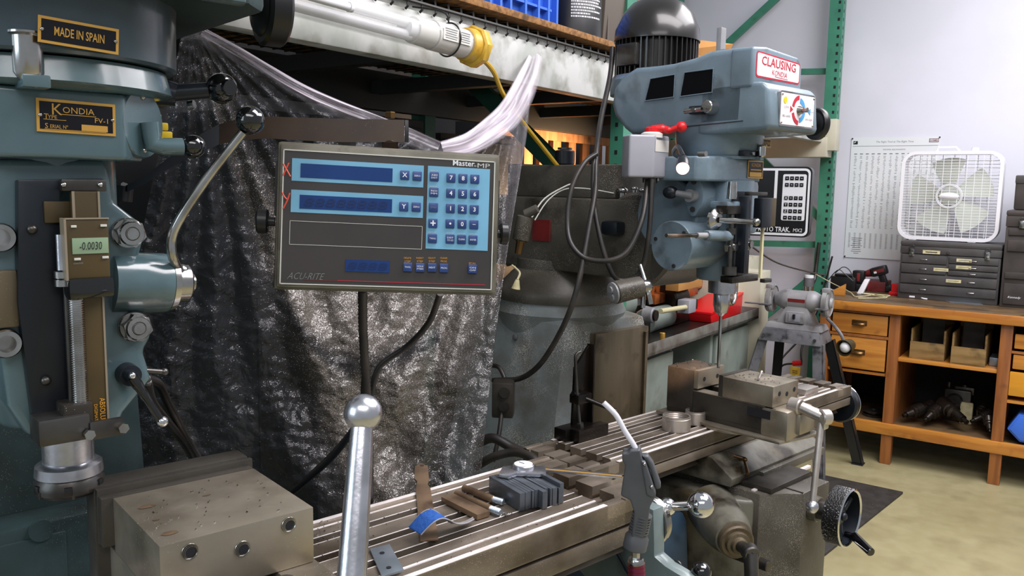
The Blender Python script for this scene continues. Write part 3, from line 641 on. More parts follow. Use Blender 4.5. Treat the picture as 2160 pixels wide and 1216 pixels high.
# ------------------------------------------------------------------ tool chests on the bench
ZTP = .9005
def chest(x0, x1, y0, z1, lab, rows, mt='tool', lid=.075, latches=True):
    t = Th('tool_chest', lab, 'tool chest', B, ((x0+x1)/2, y0+.12, ZTP)); D = .26
    m = MB(mt); m.box(x0, x1, y0, y0+D, ZTP, z1-lid, .004); t.part('body', m)
    m = MB(mt); m.box(x0-.002, x1+.002, y0-.004, y0+D, z1-lid+.002, z1-.03, .004); m.box(x0-.004, x1+.004, y0-.008, y0+D+.004, z1-.032, z1, .012); t.part('lid', m)
    for (a0, a1, z0, z2, lb) in rows:
        X0 = x0+(x1-x0)*a0; X1 = x0+(x1-x0)*a1; Z0 = ZTP+(z1-lid-ZTP)*z0; Z1 = ZTP+(z1-lid-ZTP)*z2
        m = MB(mt); m.box(X0, X1, y0-.009, y0+.001, Z0, Z1, .003); o = t.part('drawer', m)
        m = MB('chromed')
        for q in ((.25, .75) if a1-a0 > .6 else (.5,)):
            hx = X0+(X1-X0)*q; m.tube([(hx-.018, y0-.010, (Z0+Z1)/2), (hx-.014, y0-.016, (Z0+Z1)/2), (hx+.014, y0-.016, (Z0+Z1)/2), (hx+.018, y0-.010, (Z0+Z1)/2)], .0016, 6)
        t.part('pull', m, o)
        if lb:
            m = MB('label'); m.rect(((X0+X1)/2+lb*.09, y0-.0095, (Z0+Z1)/2+.002), XV, ZV, .075, .018, .001); m.use('ink'); m.rect(((X0+X1)/2+lb*.09, y0-.0095, (Z0+Z1)/2+.002), XV, ZV, .055, .003, .0016); t.part('label_card', m, o)
    if latches:
        for q in (.12, .87):
            hx = x0+(x1-x0)*q; m = MB('chromed'); m.box(hx-.013, hx+.013, y0-.014, y0-.002, z1-lid-.012, z1-lid+.03, .003); m.torus((hx, y0-.012, z1-lid+.036), YV, .013, .0025, 20, 6); m.box(hx-.008, hx+.008, y0-.018, y0-.012, z1-lid-.01, z1-lid+.008, .002); t.part('latch', m)
    return t
t = chest(-.905, -.403, 5.18, 1.232, 'grey wrinkle-finish machinist chest with chrome latches under the box fan', [
    (.02, .48, .80, .98, 0), (.02, .48, .58, .78, 1.0), (.50, .98, .84, .98, -.5), (.50, .98, .70, .82, -.5), (.50, .98, .58, .68, 0), (.02, .98, .35, .55, .35), (.02, .98, .13, .32, 0)])
m = MB('label'); m.rect((-.745, 5.175, 1.172), XV, ZV, .088, .02, .001); m.use('inkd'); m.rect((-.745, 5.175, 1.172), XV, ZV, .06, .004, .002); t.part('label_card', m)
m = MB('chromed'); m.cyl((-.66, 5.177, 1.175), (-.66, 5.165, 1.175), .008); t.part('lock', m)
chest(-.392, .1, 5.15, 1.42, 'brownish tool chest at the right edge with an open green-dark gap', [(.03, .97, .9, .98, 0), (.03, .97, .70, .84, 0), (.03, .97, .36, .44, 0), (.03, .97, .04, .3, 0)], 'tool2', .09, False)
m = MB('chromed'); hx = -.318; m.box(hx-.014, hx+.014, 5.132, 5.148, 1.325, 1.365, .003); m.torus((hx, 5.135, 1.368), YV, .014, .003, 20, 6)
m.use('inkw'); m.text('Kennedy', (-.345+.02, 5.1395, .955), XV, ZV, w=.06, shear=.3, lift=.002)
m2 = MB('tool2'); m2.box(-.37, .1, 5.2, 5.4, 1.4215, 1.60, .01); m2.use('tool'); m2.box(-.372, .1, 5.195, 5.405, 1.56, 1.605, .008); m2.cyl((-.33, 5.3, 1.605), (-.33, 5.3, 1.62), .01)
solo('tool_box', m2, B, (-.13, 5.3, 1.4215), 'small dark grey tool box standing on the brownish chest at the right edge', 'tool box')
solo('chest_latch', m, B, (-.3, 5.14, .95), 'chrome latch and script badge on the front of the brownish chest', 'latch')

# ------------------------------------------------------------------ box fan
fx, fz, fy = -.687, 1.487, 5.24; R_ = .238
fan = Th('box_fan', 'square white box fan with a round-cornered grille on the grey machinist chest', 'fan', B, (fx, fy, 1.2335))
def rr(hw, hh, r, n=8):
    pts = []
    for cx_, cz_, a0 in ((hw-r, hh-r, 0), (-hw+r, hh-r, 90), (-hw+r, -hh+r, 180), (hw-r, -hh+r, 270)):
        for k in range(n+1): a = radians(a0+90*k/n); pts.append((cx_+r*cos(a), cz_+r*sin(a)))
    return pts
def rrframe(m, hw, hh, r, w, y0, y1, c):
    o = rr(hw, hh, r); i = rr(hw-w, hh-w, max(r-w, .01)); n = len(o); vs = []
    for y in (y0, y1):
        for p in o: vs.append((c[0]+p[0], y, c[1]+p[1]))
        for p in i: vs.append((c[0]+p[0], y, c[1]+p[1]))
    fs = []
    for k in range(n):
        k2 = (k+1) % n
        fs += [(k, k2, n+k2, n+k), (2*n+k, 3*n+k, 3*n+k2, 2*n+k2), (k, 2*n+k, 2*n+k2, k2), (n+k, n+k2, 3*n+k2, 3*n+k)]
    m.raw(vs, fs)
FH = .25
m = MB('white'); rrframe(m, .255, FH, .075, .018, fy-.012, fy+.10, (fx, fz)); fan.part('frame', m)
m = MB('white'); n_ = 30
for k in range(1, n_):
    z = fz-FH+.02+(2*FH-.04)*k/n_; dz = abs(z-fz); hw = .236-(max(0, dz-(FH-.075))**2/.15); m.box(fx-hw, fx+hw, fy-.006, fy-.003, z-.0011, z+.0011)
for k in range(1, 12):
    x = fx-.236+.472*k/12; m.box(x-.0013, x+.0013, fy-.009, fy-.006, fz-FH+.015, fz+FH-.015)
for rr_ in (.06, .066): m.torus((fx, fy-.009, fz), YV, rr_, .0022, 40, 6)
m.grid(lambda a, b: (fx+.05*cos(2*pi*a)*b, fy-.012-.01*(1-b*b), fz+.02*sin(2*pi*a)*b), 32, 6); fan.part('grille', m)
m = MB('fanback'); m.cyl((fx, fy+.03, fz), (fx, fy+.08, fz), .05, .045, 32)
fan.part('motor_hub', m)
for k in range(5):
    m = MB('fanback'); a0 = 2*pi*k/5
    m.grid(lambda a, b: (fx+(.045+.17*b)*cos(a0+a*(1.0-.15*b)), fy+.035+.035*a, fz+(.045+.17*b)*sin(a0+a*(1.0-.15*b))), 8, 6); fan.part('blade', m)
m = MB('white'); n_ = 22
for k in range(1, n_):
    z = fz-FH+.03+(2*FH-.06)*k/n_; m.box(fx-.23, fx+.23, fy+.097, fy+.1, z-.0015, z+.0015)
for k in range(1, 8):
    x = fx-.236+.472*k/8; m.box(x-.002, x+.002, fy+.094, fy+.097, fz-FH+.02, fz+FH-.02)
fan.part('rear_grille', m)
m = MB('white'); m.tube([(fx-.085, fy+.04, fz+FH), (fx-.08, fy+.04, fz+FH+.022), (fx+.01, fy+.04, fz+FH+.022), (fx+.03, fy+.04, fz+FH)], .007, 8, smooth=False); fan.part('handle', m)
m = MB('white'); m.cyl((fx+.105, fy+.04, fz+FH), (fx+.105, fy+.04, fz+FH+.02), .02, .018); fan.part('speed_knob', m)
for s in (-.17, .13):
    m = MB('white'); m.box(fx+s-.02, fx+s+.02, fy-.012, fy+.1, 1.2335, 1.2405, .002); fan.part('foot', m)

# ------------------------------------------------------------------ wall chart
c0 = B.y(1797, 292, 5.597); c1 = B.y(1985, 284, 5.597); c2 = B.y(1787, 543, 5.597)
x0, x1, z0, z1 = c0.x, c1.x, c2.z, (c0.z+c1.z)/2-.005; yc = 5.594
ch = Th('wall_chart', 'white printed decimal equivalents chart pinned to the wall left of the fan', 'chart', B, ((x0+x1)/2, yc, z0))
m = MB('paper'); m.box(x0, x1, yc, yc+.002, z0, z1)
m.use('ink'); W_ = x1-x0; H_ = z1-z0
m.text('The Right Tool at The Right Time', (x0+W_*.5, yc, z1-.028), XV, ZV, w=W_*.42, shear=.15)
m.text('DECIMAL EQUIVALENTS', (x0+W_*.5, yc, z1-.075), XV, ZV, w=W_*.25)
m.rect((x0+W_*.5, yc, z1-.052), XV, ZV, W_*.96, .002, .001)
for cl in range(14):
    xx = x0+W_*(.06+.068*cl); m.rect((xx, yc, z1-.1), XV, ZV, .018, .005, .001)
    for r in range(48):
        if random.random() < .93: m.rect((xx+random.uniform(-.002, .002), yc, z1-.115-r*.0095), XV, ZV, random.uniform(.006, .015), .0022, .001)
for cl in range(13):
    xx = x0+W_*(.05+.062*cl)
    for r in range(12): m.rect((xx, yc, z1-.60-r*.008), XV, ZV, .011, .0022, .001)
for r in range(9): m.rect((x0+W_*.14, yc, z0+.03+r*.012), XV, ZV, random.uniform(.03, .07), .003, .001)
m.use('inkd'); m.rect((x0+.025, yc, z1-.03), XV, ZV, .026, .02, .001); m.use('paper'); m.rect((x0+.021, yc, z1-.028), (1, 0, .6), ZV, .012, .005, .0015)
m.use('redm'); m.rect((x1-.035, yc, z1-.022), XV, ZV, .052, .022, .001); m.use('paper'); m.rect((x1-.035, yc, z1-.022), XV, ZV, .046, .016, .0014); m.use('redm'); m.text('DORMER', (x1-.035, yc, z1-.022), XV, ZV, w=.042, h=.011, bold=.02, lift=.002)
ch.part('sheet', m)
for q in ((x0+.005, z1-.004), (x1-.005, z1-.004), (x0+.005, z0+.006)):
    m = MB('dsteel'); m.cyl((q[0], yc, q[1]), (q[0], yc-.006, q[1]), .005, .004); ch.part('pin', m)

# ------------------------------------------------------------------ small things on the bench top
def Bz(u, v): return B.z(u, v, ZTP)
def drill(lab, cells, flip=False): pass
# cordless driver lying tilted on its battery foot
def driver(c, ang, lab, s=1.0, tip=True):
    t = Th('cordless_driver', lab, 'power tool', B, c); M_ = Mx.Translation(V(c)) @ Mx.Rotation(radians(ang), 4, 'Y') @ Mx.Scale(s, 4)
    m = MB('black'); m.M = M_; m.box(-.035, .035, -.03, .03, 0, .035, .008); t.part('battery', m)
    m = MB('black'); m.M = M_; m.prism([(-.018, .033), (.02, .033), (.014, .11), (-.022, .11)], 'y', -.018, .018, .008); t.part('grip', m)
    m = MB('black'); m.M = M_; m.box(-.055, .035, -.03, .03, .10, .155, .014); m.use('redm'); m.box(-.035, .022, -.0315, -.029, .118, .138, .002); m.use('white'); m.box(-.035, -.02, -.032, -.0315, .118, .13, .0005); o = t.part('motor_housing', m)
    if tip:
        m = MB('redm'); m.M = M_; m.cyl((-.055, 0, .128), (-.085, 0, .128), .024, .018); m.use('chromed'); m.cyl((-.085, 0, .128), (-.11, 0, .128), .017, .011); t.part('chuck', m)
    return t
c = B.y(1872, 600, 5.42); driver((c.x, 5.42, ZTP+.0005), -18, 'black and red cordless driver tipped up beside the machinist chest', 1.05)
bpy.data.objects['cordless_driver'].rotation_euler = (0, radians(0), B.rot)
c = B.y(1810, 600, 5.36); c.y = 5.28
t = Th('battery_charger', 'black battery with a red stripe sitting in its charger on the bench top', 'battery', B, (c.x, c.y+.1, ZTP+.0005))
m = MB('black'); m.box(c.x-.05, c.x+.05, c.y+.05, c.y+.15, ZTP, ZTP+.045, .01); t.part('charger_base', m)
m = MB('black'); m.box(c.x-.035, c.x+.035, c.y+.06, c.y+.12, ZTP+.046, ZTP+.125, .012); m.use('redm'); m.box(c.x-.006, c.x+.012, c.y+.058, c.y+.061, ZTP+.06, ZTP+.11, .001); t.part('battery_pack', m)
c = B.y(1768, 600, 5.34); c.y = 5.28; m = MB('black'); m.box(c.x-.04, c.x+.11, c.y+.02, c.y+.14, ZTP, ZTP+.085, .014); m.box(c.x-.02, c.x+.09, c.y+.03, c.y+.1, ZTP+.085, ZTP+.1, .008)
solo('battery_charger', m, B, (c.x+.03, c.y+.08, ZTP), 'larger black charger block at the left end of the bench top', 'charger')
c = B.y(1800, 600, 5.5); c.y = 5.26; c.x -= .05; m = MB('redm'); m.box(c.x+.1, c.x+.26, c.y+.12, c.y+.3, ZTP, ZTP+.06, .004); 
solo('battery_box', m, B, (c.x+.17, c.y+.2, ZTP), 'faded red carton behind the white cord on the bench top', 'box')
c = B.y(1888, 620, 5.3); c.y = 5.27; m = MB('red'); m.box(c.x-.02, c.x+.03, c.y, c.y+.04, ZTP, ZTP+.07, .012); m.box(c.x-.03, c.x+.03, c.y-.005, c.y+.05, ZTP, ZTP+.02, .006)
solo('clamp', m, B, (c.x, c.y, ZTP), 'small upright red plastic piece against the left side of the machinist chest', 'clamp')
# white cord coiled on the bench
pts = [(1787, 585, .16), (1784, 600, .08), (1792, 618, .02), (1806, 624, 0), (1840, 620, 0), (1856, 612, 0), (1850, 602, 0), (1832, 606, 0), (1836, 620, 0), (1862, 624, 0), (1888, 616, 0), (1884, 603, 0), (1862, 602, 0), (1842, 604, 0), (1848, 618, 0), (1870, 626, 0), (1810, 627, 0)]
m = MB('label'); m.tube([V((Bz(u, v+4).x, min(5.2, Bz(u, v+4).y), ZTP+.004+h*.6)) for u, v, h in pts], .0028, 6)
solo('charging_cord', m, B, (*Bz(1840, 620).xy, ZTP), 'loosely coiled off-white cord on the bench top', 'cord')
m = MB('rubber'); m.tube([V((B.y(u, 612, 5.25).x, 5.25-.0004*(v-600), ZTP+.008+h)) for u, v, h in ((1760, 612, .1), (1775, 592, .14), (1790, 600, .12), (1800, 612, .06), (1780, 612, .1), (1765, 604, .12), (1745, 608, .05), (1738, 640, .0))], .003, 6)
solo('charger_cord', m, B, (*Bz(1775, 600).xy, ZTP), 'black cord tangled over the chargers at the bench end', 'cord')
c = B.y(1812, 612, 5.22); c.y = 5.2; m = MB('white'); m.hexa([(c.x-.005, c.y-.02, ZTP), (c.x+.03, c.y-.02, ZTP), (c.x+.03, c.y+.01, ZTP), (c.x-.005, c.y+.01, ZTP)], [(c.x+.03, c.y+.0, ZTP+.09), (c.x+.06, c.y+.0, ZTP+.09), (c.x+.06, c.y+.03, ZTP+.09), (c.x+.03, c.y+.03, ZTP+.09)], .006)
solo('usb_adapter', m, B, (c.x, c.y, ZTP), 'white plug adapter standing among the cords on the bench', 'adapter')
c = Bz(1928, 630); m = MB('red'); m.box(c.x-.03, c.x+.03, c.y-.01, c.y+.02, ZTP, ZTP+.022, .005); m.use('inkw'); m.box(c.x-.024, c.x+.005, c.y-.0115, c.y-.0095, ZTP+.006, ZTP+.016); m.use('white'); m.tube([(c.x+.03, c.y, ZTP+.01), (c.x+.05, c.y-.015, ZTP+.006), (c.x+.07, c.y-.01, ZTP+.004)], .004, 6)
solo('tape_measure', m, B, (c.x, c.y, ZTP), 'small red and white gadget lying alone on the bench top before the chest', 'tape measure')
m = MB('zinc'); a = Bz(1985, 632); m.tube([(a.x, a.y, ZTP+.004), (a.x+.08, a.y+.03, ZTP+.006), (a.x+.16, a.y+.05, ZTP+.006), (a.x+.2, a.y+.02, ZTP+.006), (a.x+.17, a.y-.02, ZTP+.004), (a.x+.15, a.y+.03, ZTP+.01), (a.x+.19, a.y+.07, ZTP+.01)], .0025, 6)
m.tube([(a.x-.01, a.y+.02, ZTP+.003), (a.x+.06, a.y+.025, ZTP+.003), (a.x+.12, a.y+.02, ZTP+.003)], .003, 6)
solo('wire_loop', m, B, (a.x+.08, a.y, ZTP), 'bent grey wire loop on the bench top before the chest', 'wire')
a = Bz(2030, 640); m = MB('zinc'); m.prism([(a.x-.09, a.y+.02), (a.x-.06, a.y-.02), (a.x+.06, a.y-.03), (a.x+.1, a.y+.0), (a.x+.08, a.y+.03)], 'z', ZTP, ZTP+.003)
solo('sheet_offcut', m, B, (a.x, a.y, ZTP), 'thin flat grey sheet offcut at the front of the bench top', 'offcut')

# ------------------------------------------------------------------ bench grinder on its stand
gy = 4.45
def g(u, v, y=gy): return B.y(u, v, y)
gs = Th('grinder_stand', 'worn grey four-legged pedestal stand under the bench grinder', 'stand', B, (-1.25, gy, 0))
tl_, tr_ = g(1614, 700), g(1752, 712); ztp = .775; xa, xb = -1.425, -1.10
m = MB('stand'); m.hexa([(xa, gy-.12, ztp-.065), (xb, gy-.12, ztp-.065), (xb, gy+.12, ztp-.065), (xa, gy+.12, ztp-.065)], [(xa+.02, gy-.1, ztp), (xb-.02, gy-.1, ztp), (xb-.02, gy+.1, ztp), (xa+.02, gy+.1, ztp)], .004)
m.use('chromed')
for q in (xa+.03, xb-.03): m.cyl((q, gy-.118, ztp-.035), (q, gy-.128, ztp-.035), .009, n=8)
gs.part('top_plate', m)
for (x, y, fx_, fy_, mt) in ((xa+.02, gy-.1, xa-.13, gy-.22, 'stand'), (xb-.02, gy-.1, xb+.05, gy-.2, 'stand'), (xa+.05, gy+.1, xa-.02, gy+.26, 'dlegs'), (xb-.02, gy+.1, xb+.13, gy+.3, 'dlegs')):
    m = MB(mt); w = .026
    m.hexa([(fx_-w, fy_, 0), (fx_+w, fy_, 0), (fx_+w, fy_+.006, 0), (fx_-w, fy_+.006, 0)], [(x-w, y, ztp-.06), (x+w, y, ztp-.06), (x+w, y+.006, ztp-.06), (x-w, y+.006, ztp-.06)])
    s = 1 if fx_ > x else -1
    m.hexa([(fx_+s*w, fy_, 0), (fx_+s*w-s*.006, fy_, 0), (fx_+s*w-s*.006, fy_+.05, 0), (fx_+s*w, fy_+.05, 0)], [(x+s*w, y, ztp-.06), (x+s*w-s*.006, y, ztp-.06), (x+s*w-s*.006, y+.05, ztp-.06), (x+s*w, y+.05, ztp-.06)])
    m.box(fx_-.03, fx_+.03, fy_-.01, fy_+.05, 0, .006); gs.part('leg', m)
zc = .925; xm = -1.255
gr = Th('bench_grinder', 'grey double-ended bench grinder on the worn pedestal stand', 'grinder', B, (xm, gy, ztp))
m = MB('grimegrey'); m.hexa([(xm-.155, gy-.08, ztp), (xm+.145, gy-.08, ztp), (xm+.145, gy+.08, ztp), (xm-.155, gy+.08, ztp)], [(xm-.14, gy-.07, ztp+.03), (xm+.13, gy-.07, ztp+.03), (xm+.13, gy+.07, ztp+.03), (xm-.14, gy+.07, ztp+.03)], .005)
m.hexa([(xm-.10, gy-.06, ztp+.028), (xm+.10, gy-.06, ztp+.028), (xm+.10, gy+.06, ztp+.028), (xm-.10, gy+.06, ztp+.028)], [(xm-.055, gy-.045, zc-.03), (xm+.055, gy-.045, zc-.03), (xm+.055, gy+.045, zc-.03), (xm-.055, gy+.045, zc-.03)], .008)
gr.part('base', m)
m = MB('grimegrey'); m.lathe([(.02, -.125), (.034, -.12), (.05, -.085), (.056, -.07), (.056, -.045), (.053, -.044), (.053, .05), (.056, .051), (.056, .075), (.05, .09), (.034, .12), (.02, .125)], (xm, gy, zc), XV, 36)
m.use('redm'); m.box(xm-.045, xm+.045, gy-.0545, gy-.05, zc-.005, zc+.012); gr.part('motor_housing', m)
m = MB('grimegrey'); m.box(xm-.045, xm+.05, gy-.075, gy-.05, ztp+.035, zc-.055, .004); m.use('boxgrey'); m.box(xm-.028, xm+.03, gy-.078, gy-.074, ztp+.045, zc-.065, .001); m.use('black'); m.box(xm-.004, xm+.008, gy-.09, gy-.076, ztp+.06, ztp+.085, .002); gr.part('switch_box', m)
for s, lab in ((-1, 1), (1, 2)):
    xg = xm+s*.145
    m = MB('grimegrey'); m.lathe([(.0, 0), (.07, 0), (.076, .004), (.076, .03), (.07, .034), (.068, .034), (.068, .03), (0, .03)], (xg-.017, gy, zc), XV, 36); m.lathe([(.03, 0), (.022, .012), (0, .012)], (xg+s*.017, gy, zc), XV*s, 24)
    m.box(xg-.017, xg+.02, gy-.06, gy-.02, zc+.055, zc+.08, .004); o = gr.part('wheel_guard', m)
    m = MB('wheelst'); m.cyl((xg-.011, gy-.022, zc), (xg+.011, gy-.022, zc), .07, n=40); gr.part('grinding_wheel', m)
    m = MB('stand'); m.box(xg-.03, xg+.03, gy-.125, gy-.085, zc-.028, zc-.02, .002); m.box(xg-.005, xg+.005, gy-.1, gy-.02, zc-.04, zc-.028, .001); gr.part('tool_rest', m)
m = MB('stand'); m.box(xm-.25, xm-.13, gy-.13, gy-.11, zc-.025, zc-.018, .002); gr.part('tool_rest', m)
# gooseneck lamp on the grinder
gl = Th('gooseneck_lamp', 'small gooseneck lamp with a cup shade hanging off the grinder stand', 'lamp', B, g(1780, 735, gy-.05))
a = g(1745, 672, gy-.02); pts = [a, g(1762, 690, gy-.06), g(1775, 708, gy-.08), g(1780, 722, gy-.08)]
m = MB('stand'); m.tube(pts, .008, 8, rib=.12, sub=10); gl.part('gooseneck', m)
c = g(1780, 735, gy-.1); ax = V((-.2, -1, -.15)).normalized()
m = MB('scaleb'); m.lathe([(.012, -.075), (.03, -.07), (.034, -.05), (.040, 0), (.043, .002), (.043, -.003), (.037, -.002), (.031, -.05), (.0, -.055)], c, ax, 32, caps=False); gl.part('shade', m)
m = MB('white'); m.sph(c-ax*.018, .028, 24); gl.part('light_bulb', m, label='unlit white bulb')
# cup with a white lid behind the grinder
c = g(1700, 590, 4.75); c = V((c.x, 4.93, .9005)); c.x = B.y(1706, 600, 4.93).x
m = MB('chromed'); m.cyl(c+V((0, 0, 0)), c+V((0, 0, .05)), .028, n=24); m.use('stand'); m.cyl(c+V((0, 0, .05)), c+V((0, 0, .10)), .029, .03); m.use('white'); m.cyl(c+V((0, 0, .10)), c+V((0, 0, .115)), .026, n=24)
solo('jar', m, B, c, 'small metal jar with a white cap on the bench behind the grinder', 'jar')
m = MB('wood'); m.prism([(XL-.02, .9005), (XL+.09, .9005), (XL+.09, .97)], 'y', 5.02, 5.05, .002)
solo('wooden_wedge', m, B, (XL+.05, 5.03, .9005), 'orange wooden wedge on the left end of the bench behind the grinder', 'wedge')
# yellow tag on the wall cord
c = B.y(1677, 783, 5.0); m = MB('yellow'); m.box(c.x-.03, c.x+.03, c.y, c.y+.01, c.z-.03, c.z+.025, .004); m.use('inkd'); m.rect((c.x, c.y, c.z), XV, ZV, .03, .003, .001); m.rect((c.x, c.y, c.z-.012), XV, ZV, .03, .003, .001)
m.use('red'); m.cyl((c.x-.02, c.y+.02, c.z+.04), (c.x+.03, c.y+.02, c.z+.05), .016)
solo('warning_tag', m, B, (c.x, c.y, c.z-.03), 'yellow tag and red plug hanging between the legs of the grinder stand', 'tag')
m = MB('rubber'); m.tube([(c.x+.0, c.y+.02, c.z+.04), (c.x-.08, c.y+.02, c.z+.02), (c.x-.13, c.y+.02, c.z-.06), (c.x-.1, c.y+.05, c.z+.05), (c.x-.02, 5.4, c.z+.25), (-1.33, 5.38, 1.1)], .006, 8)
m.tube([(c.x+.03, c.y+.02, c.z+.05), (c.x+.02, c.y+.05, c.z+.15), (c.x+.05, 5.2, c.z+.35)], .006, 8)
gr.part('power_cord', m)
# ================================================================== milling machine tables (shared)
def mill_table(T_, x0, xl0, xl1, x1, ya, yb, zt, th=.1, slots=3):
    """T-slotted table: lands from xl0 to xl1, troughs, and rims out to x0 and x1"""
    w = yb-ya; fa = th*.54; fb = th*.62
    cs = [ya+w*(.27+.23*k) for k in range(3)]; sw = .0085
    top = [(ya, zt), (ya+.010, zt), (ya+.013, zt-.006), (ya+.024, zt-.006), (ya+.027, zt)]
    for c in cs:
        top += [(c-sw, zt), (c-sw, zt-.016), (c-sw-.006, zt-.016), (c-sw-.006, zt-.026), (c+sw+.006, zt-.026), (c+sw+.006, zt-.016), (c+sw, zt-.016), (c+sw, zt)]
    top += [(yb-.027, zt), (yb-.024, zt-.006), (yb-.013, zt-.006), (yb-.010, zt), (yb, zt)]
    prof = [(ya, zt-fa)]+top+[(yb, zt-fa)]
    def ext(m, P, a, b): m.prism(P, 'x', a, b, 0)
    m = MB('table'); ext(m, prof, xl0, xl1)
    low = [(ya, zt-fa), (ya, zt-.024), (yb, zt-.024), (yb, zt-fa)]
    for a, b, r0, r1 in ((x0, xl0, x0, x0+.055), (xl1, x1, x1-.055, x1)):
        if b-a > .02: ext(m, low, a, b); ext(m, [(p[0], p[1]) for p in prof], r0, r1)
    # rails of the long edges run past the troughs
    m.box(x0, x1, ya, ya+.02, zt-fa+.002, zt-.002); m.box(x0, x1, yb-.02, yb, zt-fa+.002, zt-.002)
    # front groove and lower flange
    m.box(x0, x1, ya+.012, yb-.012, zt-fb-.001, zt-fa+.001); m.box(x0, x1, ya, yb, zt-th, zt-fb, .002)
    m.prism([(ya+.03, zt-th-.03), (ya+.055, zt-th+.001), (yb-.055, zt-th+.001), (yb-.03, zt-th-.03)], 'x', x0+.02, x1-.02)
    o = T_.part('table', m)
    m = MB('rail')
    for p, q in ((ya+.0005, ya+.010), (ya+.0265, ya+.031), (yb-.031, yb-.0265), (yb-.010, yb-.0005)): m.box(xl0, xl1, p, q, zt-.001, zt+.0006)
    for p in (ya+.013, yb-.024): m.box(xl0, xl1, p, p+.011, zt-.0062, zt-.0055)
    for c in cs: m.box(xl0, xl1, c+sw, c+sw+.0022, zt-.001, zt+.0005); m.box(xl0, xl1, c-sw-.0012, c-sw, zt-.001, zt+.0005)
    T_.part('slot_edge', m, o, 'rubbed table edges with bright reflection painted in')
    return o
def vise(T_, x0, x1, yf0, yf1, yj0, yj1, zt, zb, bed=(0, 0), mt='vise'):
    """x0..x1 width; movable jaw yf0..yf1 (front), fixed jaw yj0..yj1; zt top; zb bottom"""
    pass

# ================================================================== left milling machine (frame M1)
S1 = V((.235, 1.0, 0))
def q(u, v, y): return M1.y(u, v, y)
ma = Th('milling_machine', 'teal knee milling machine at the left with two black and brass lettered plates', 'milling machine', M1, (.24, 1.35, 0))
ZT1 = .98
mill_table(ma, -.45, -.40, 1.0, 1.10, .865, 1.115, ZT1, .082)
# column, knee, saddle
m = MB('tealdark'); xr = q(362, 960, 1.2).x; xt = q(318, 700, 1.2).x
m.hexa([(.02, 1.2, 0), (xr+.02, 1.2, 0), (xr+.02, 1.75, 0), (.02, 1.75, 0)], [(.06, 1.2, 1.40), (xt-.02, 1.2, 1.40), (xt-.02, 1.65, 1.40), (.06, 1.65, 1.40)], .035)
m.cyl((.22, 1.42, 1.38), (.22, 1.42, 1.47), .16, .15, 40); ma.part('column', m)
m = MB('tealdark'); m.box(-.05, .48, 1.14, 1.2, .3, q(150, 1090, 1.14).z, .006); c = q(85, 1118, 1.14); m.cyl((c.x, 1.14, c.z), (c.x, 1.134, c.z), .014, n=24); m.box(-.05, .26, 1.136, 1.141, .3, q(150, 1100, 1.14).z-.01, .004); ma.part('way_cover', m)
m = MB('teal'); m.box(.13, .31, 1.1, 1.9, 1.42, 1.56, .02); ma.part('ram', m)
m = MB('tealdark'); m.hexa([(.05, .7, .35), (.5, .7, .35), (.5, 1.2, .35), (.05, 1.2, .35)], [(.05, .72, .80), (.5, .72, .80), (.5, 1.2, .80), (.05, 1.2, .80)], .03); m.box(.02, .55, .80, 1.16, .80, .86, .01); ma.part('knee', m)
m = MB('tealdark'); m.box(-.02, 1.2, .5, 1.75, 0, .12, .02); ma.part('base', m)

# --- head castings
def sil(pts, y): return [(q(u, v, y).x, q(u, v, y).z) for u, v in pts]
m = MB('teal'); S = S1
# quill housing, with its flared ears and lower nose
pts = sil([(-60, 335), (222, 335), (232, 372), (240, 425), (296, 468), (306, 500), (292, 552), (292, 655), (318, 682), (320, 712), (303, 742), (322, 800), (262, 872), (240, 926), (60, 922), (18, 858), (-4, 700), (-60, 640)], .945)
m.prism(pts, 'y', .945, 1.03, .008, 3)
m.lathe([(.052, 1.235), (.056, 1.24), (.075, 1.32), (.075, 1.52)], (S.x-.01, 1.02, 0), ZV, 48); m.sharp = 50
ma.part('quill_housing', m)
# gear case with the name plate, chamfered right corner
m = MB('teal'); zb = q(150, 336, .92).z; zt = q(150, 190, .92).z; xr = q(262, 260, .92).x; xr2 = q(302, 260, .95).x
xl_ = q(24, 250, .92).x; m.prism([(xl_-.034, 1.1), (xl_-.034, .96), (xl_-.031, .945), (xl_-.023, .932), (xl_-.012, .924), (xl_+.004, .9205), (xl_+.012, .92), (xr, .92), (xr2, .955), (xr2+.004, 1.1)], 'z', zb, zt, .005, 3); ma.part('gear_case', m)
# sloping ring above it, then the round drum
zr = q(180, 128, .93).z; zd = q(200, 2, .93).z
m = MB('teal'); rr0 = q(362, 190, 1.0).x-S.x; rr1 = q(371, 120, 1.0).x-S.x
m.lathe([(rr0-.045, zt-.002), (rr0-.006, zt+.002), (rr0, zt+.006), (rr1-.012, zr-.002)], (S.x, 1.02, 0), ZV, 64, caps=True); ma.part('clutch_ring', m)
m = MB('tealdrum'); m.lathe([(rr1-.004, zr), (rr1-.001, zr+.003), (rr1, zr+.06), (rr1+.004, zr+.1), (rr1+.004, zr+.104)], (S.x, 1.02, 0), ZV, 64); ma.part('belt_housing_drum', m)
zdt = zr+.104
m = MB('tealdark'); xs = q(478, 0, 1.0).x
m.prism([(S.x-.16, 1.3), (S.x-.16, .87), (xs-.03, .87), (xs, .9), (xs, 1.3)], 'z', zdt-.036, zdt+.15, .008, 2); ma.part('belt_housing', m)
m = MB('teal'); m.prism([(S.x-.12, .845), (xs-.045, .845), (xs-.035, .871), (S.x-.12, .871)], 'z', zdt-.04, zdt+.1, .006); ma.part('speed_dial_case', m)
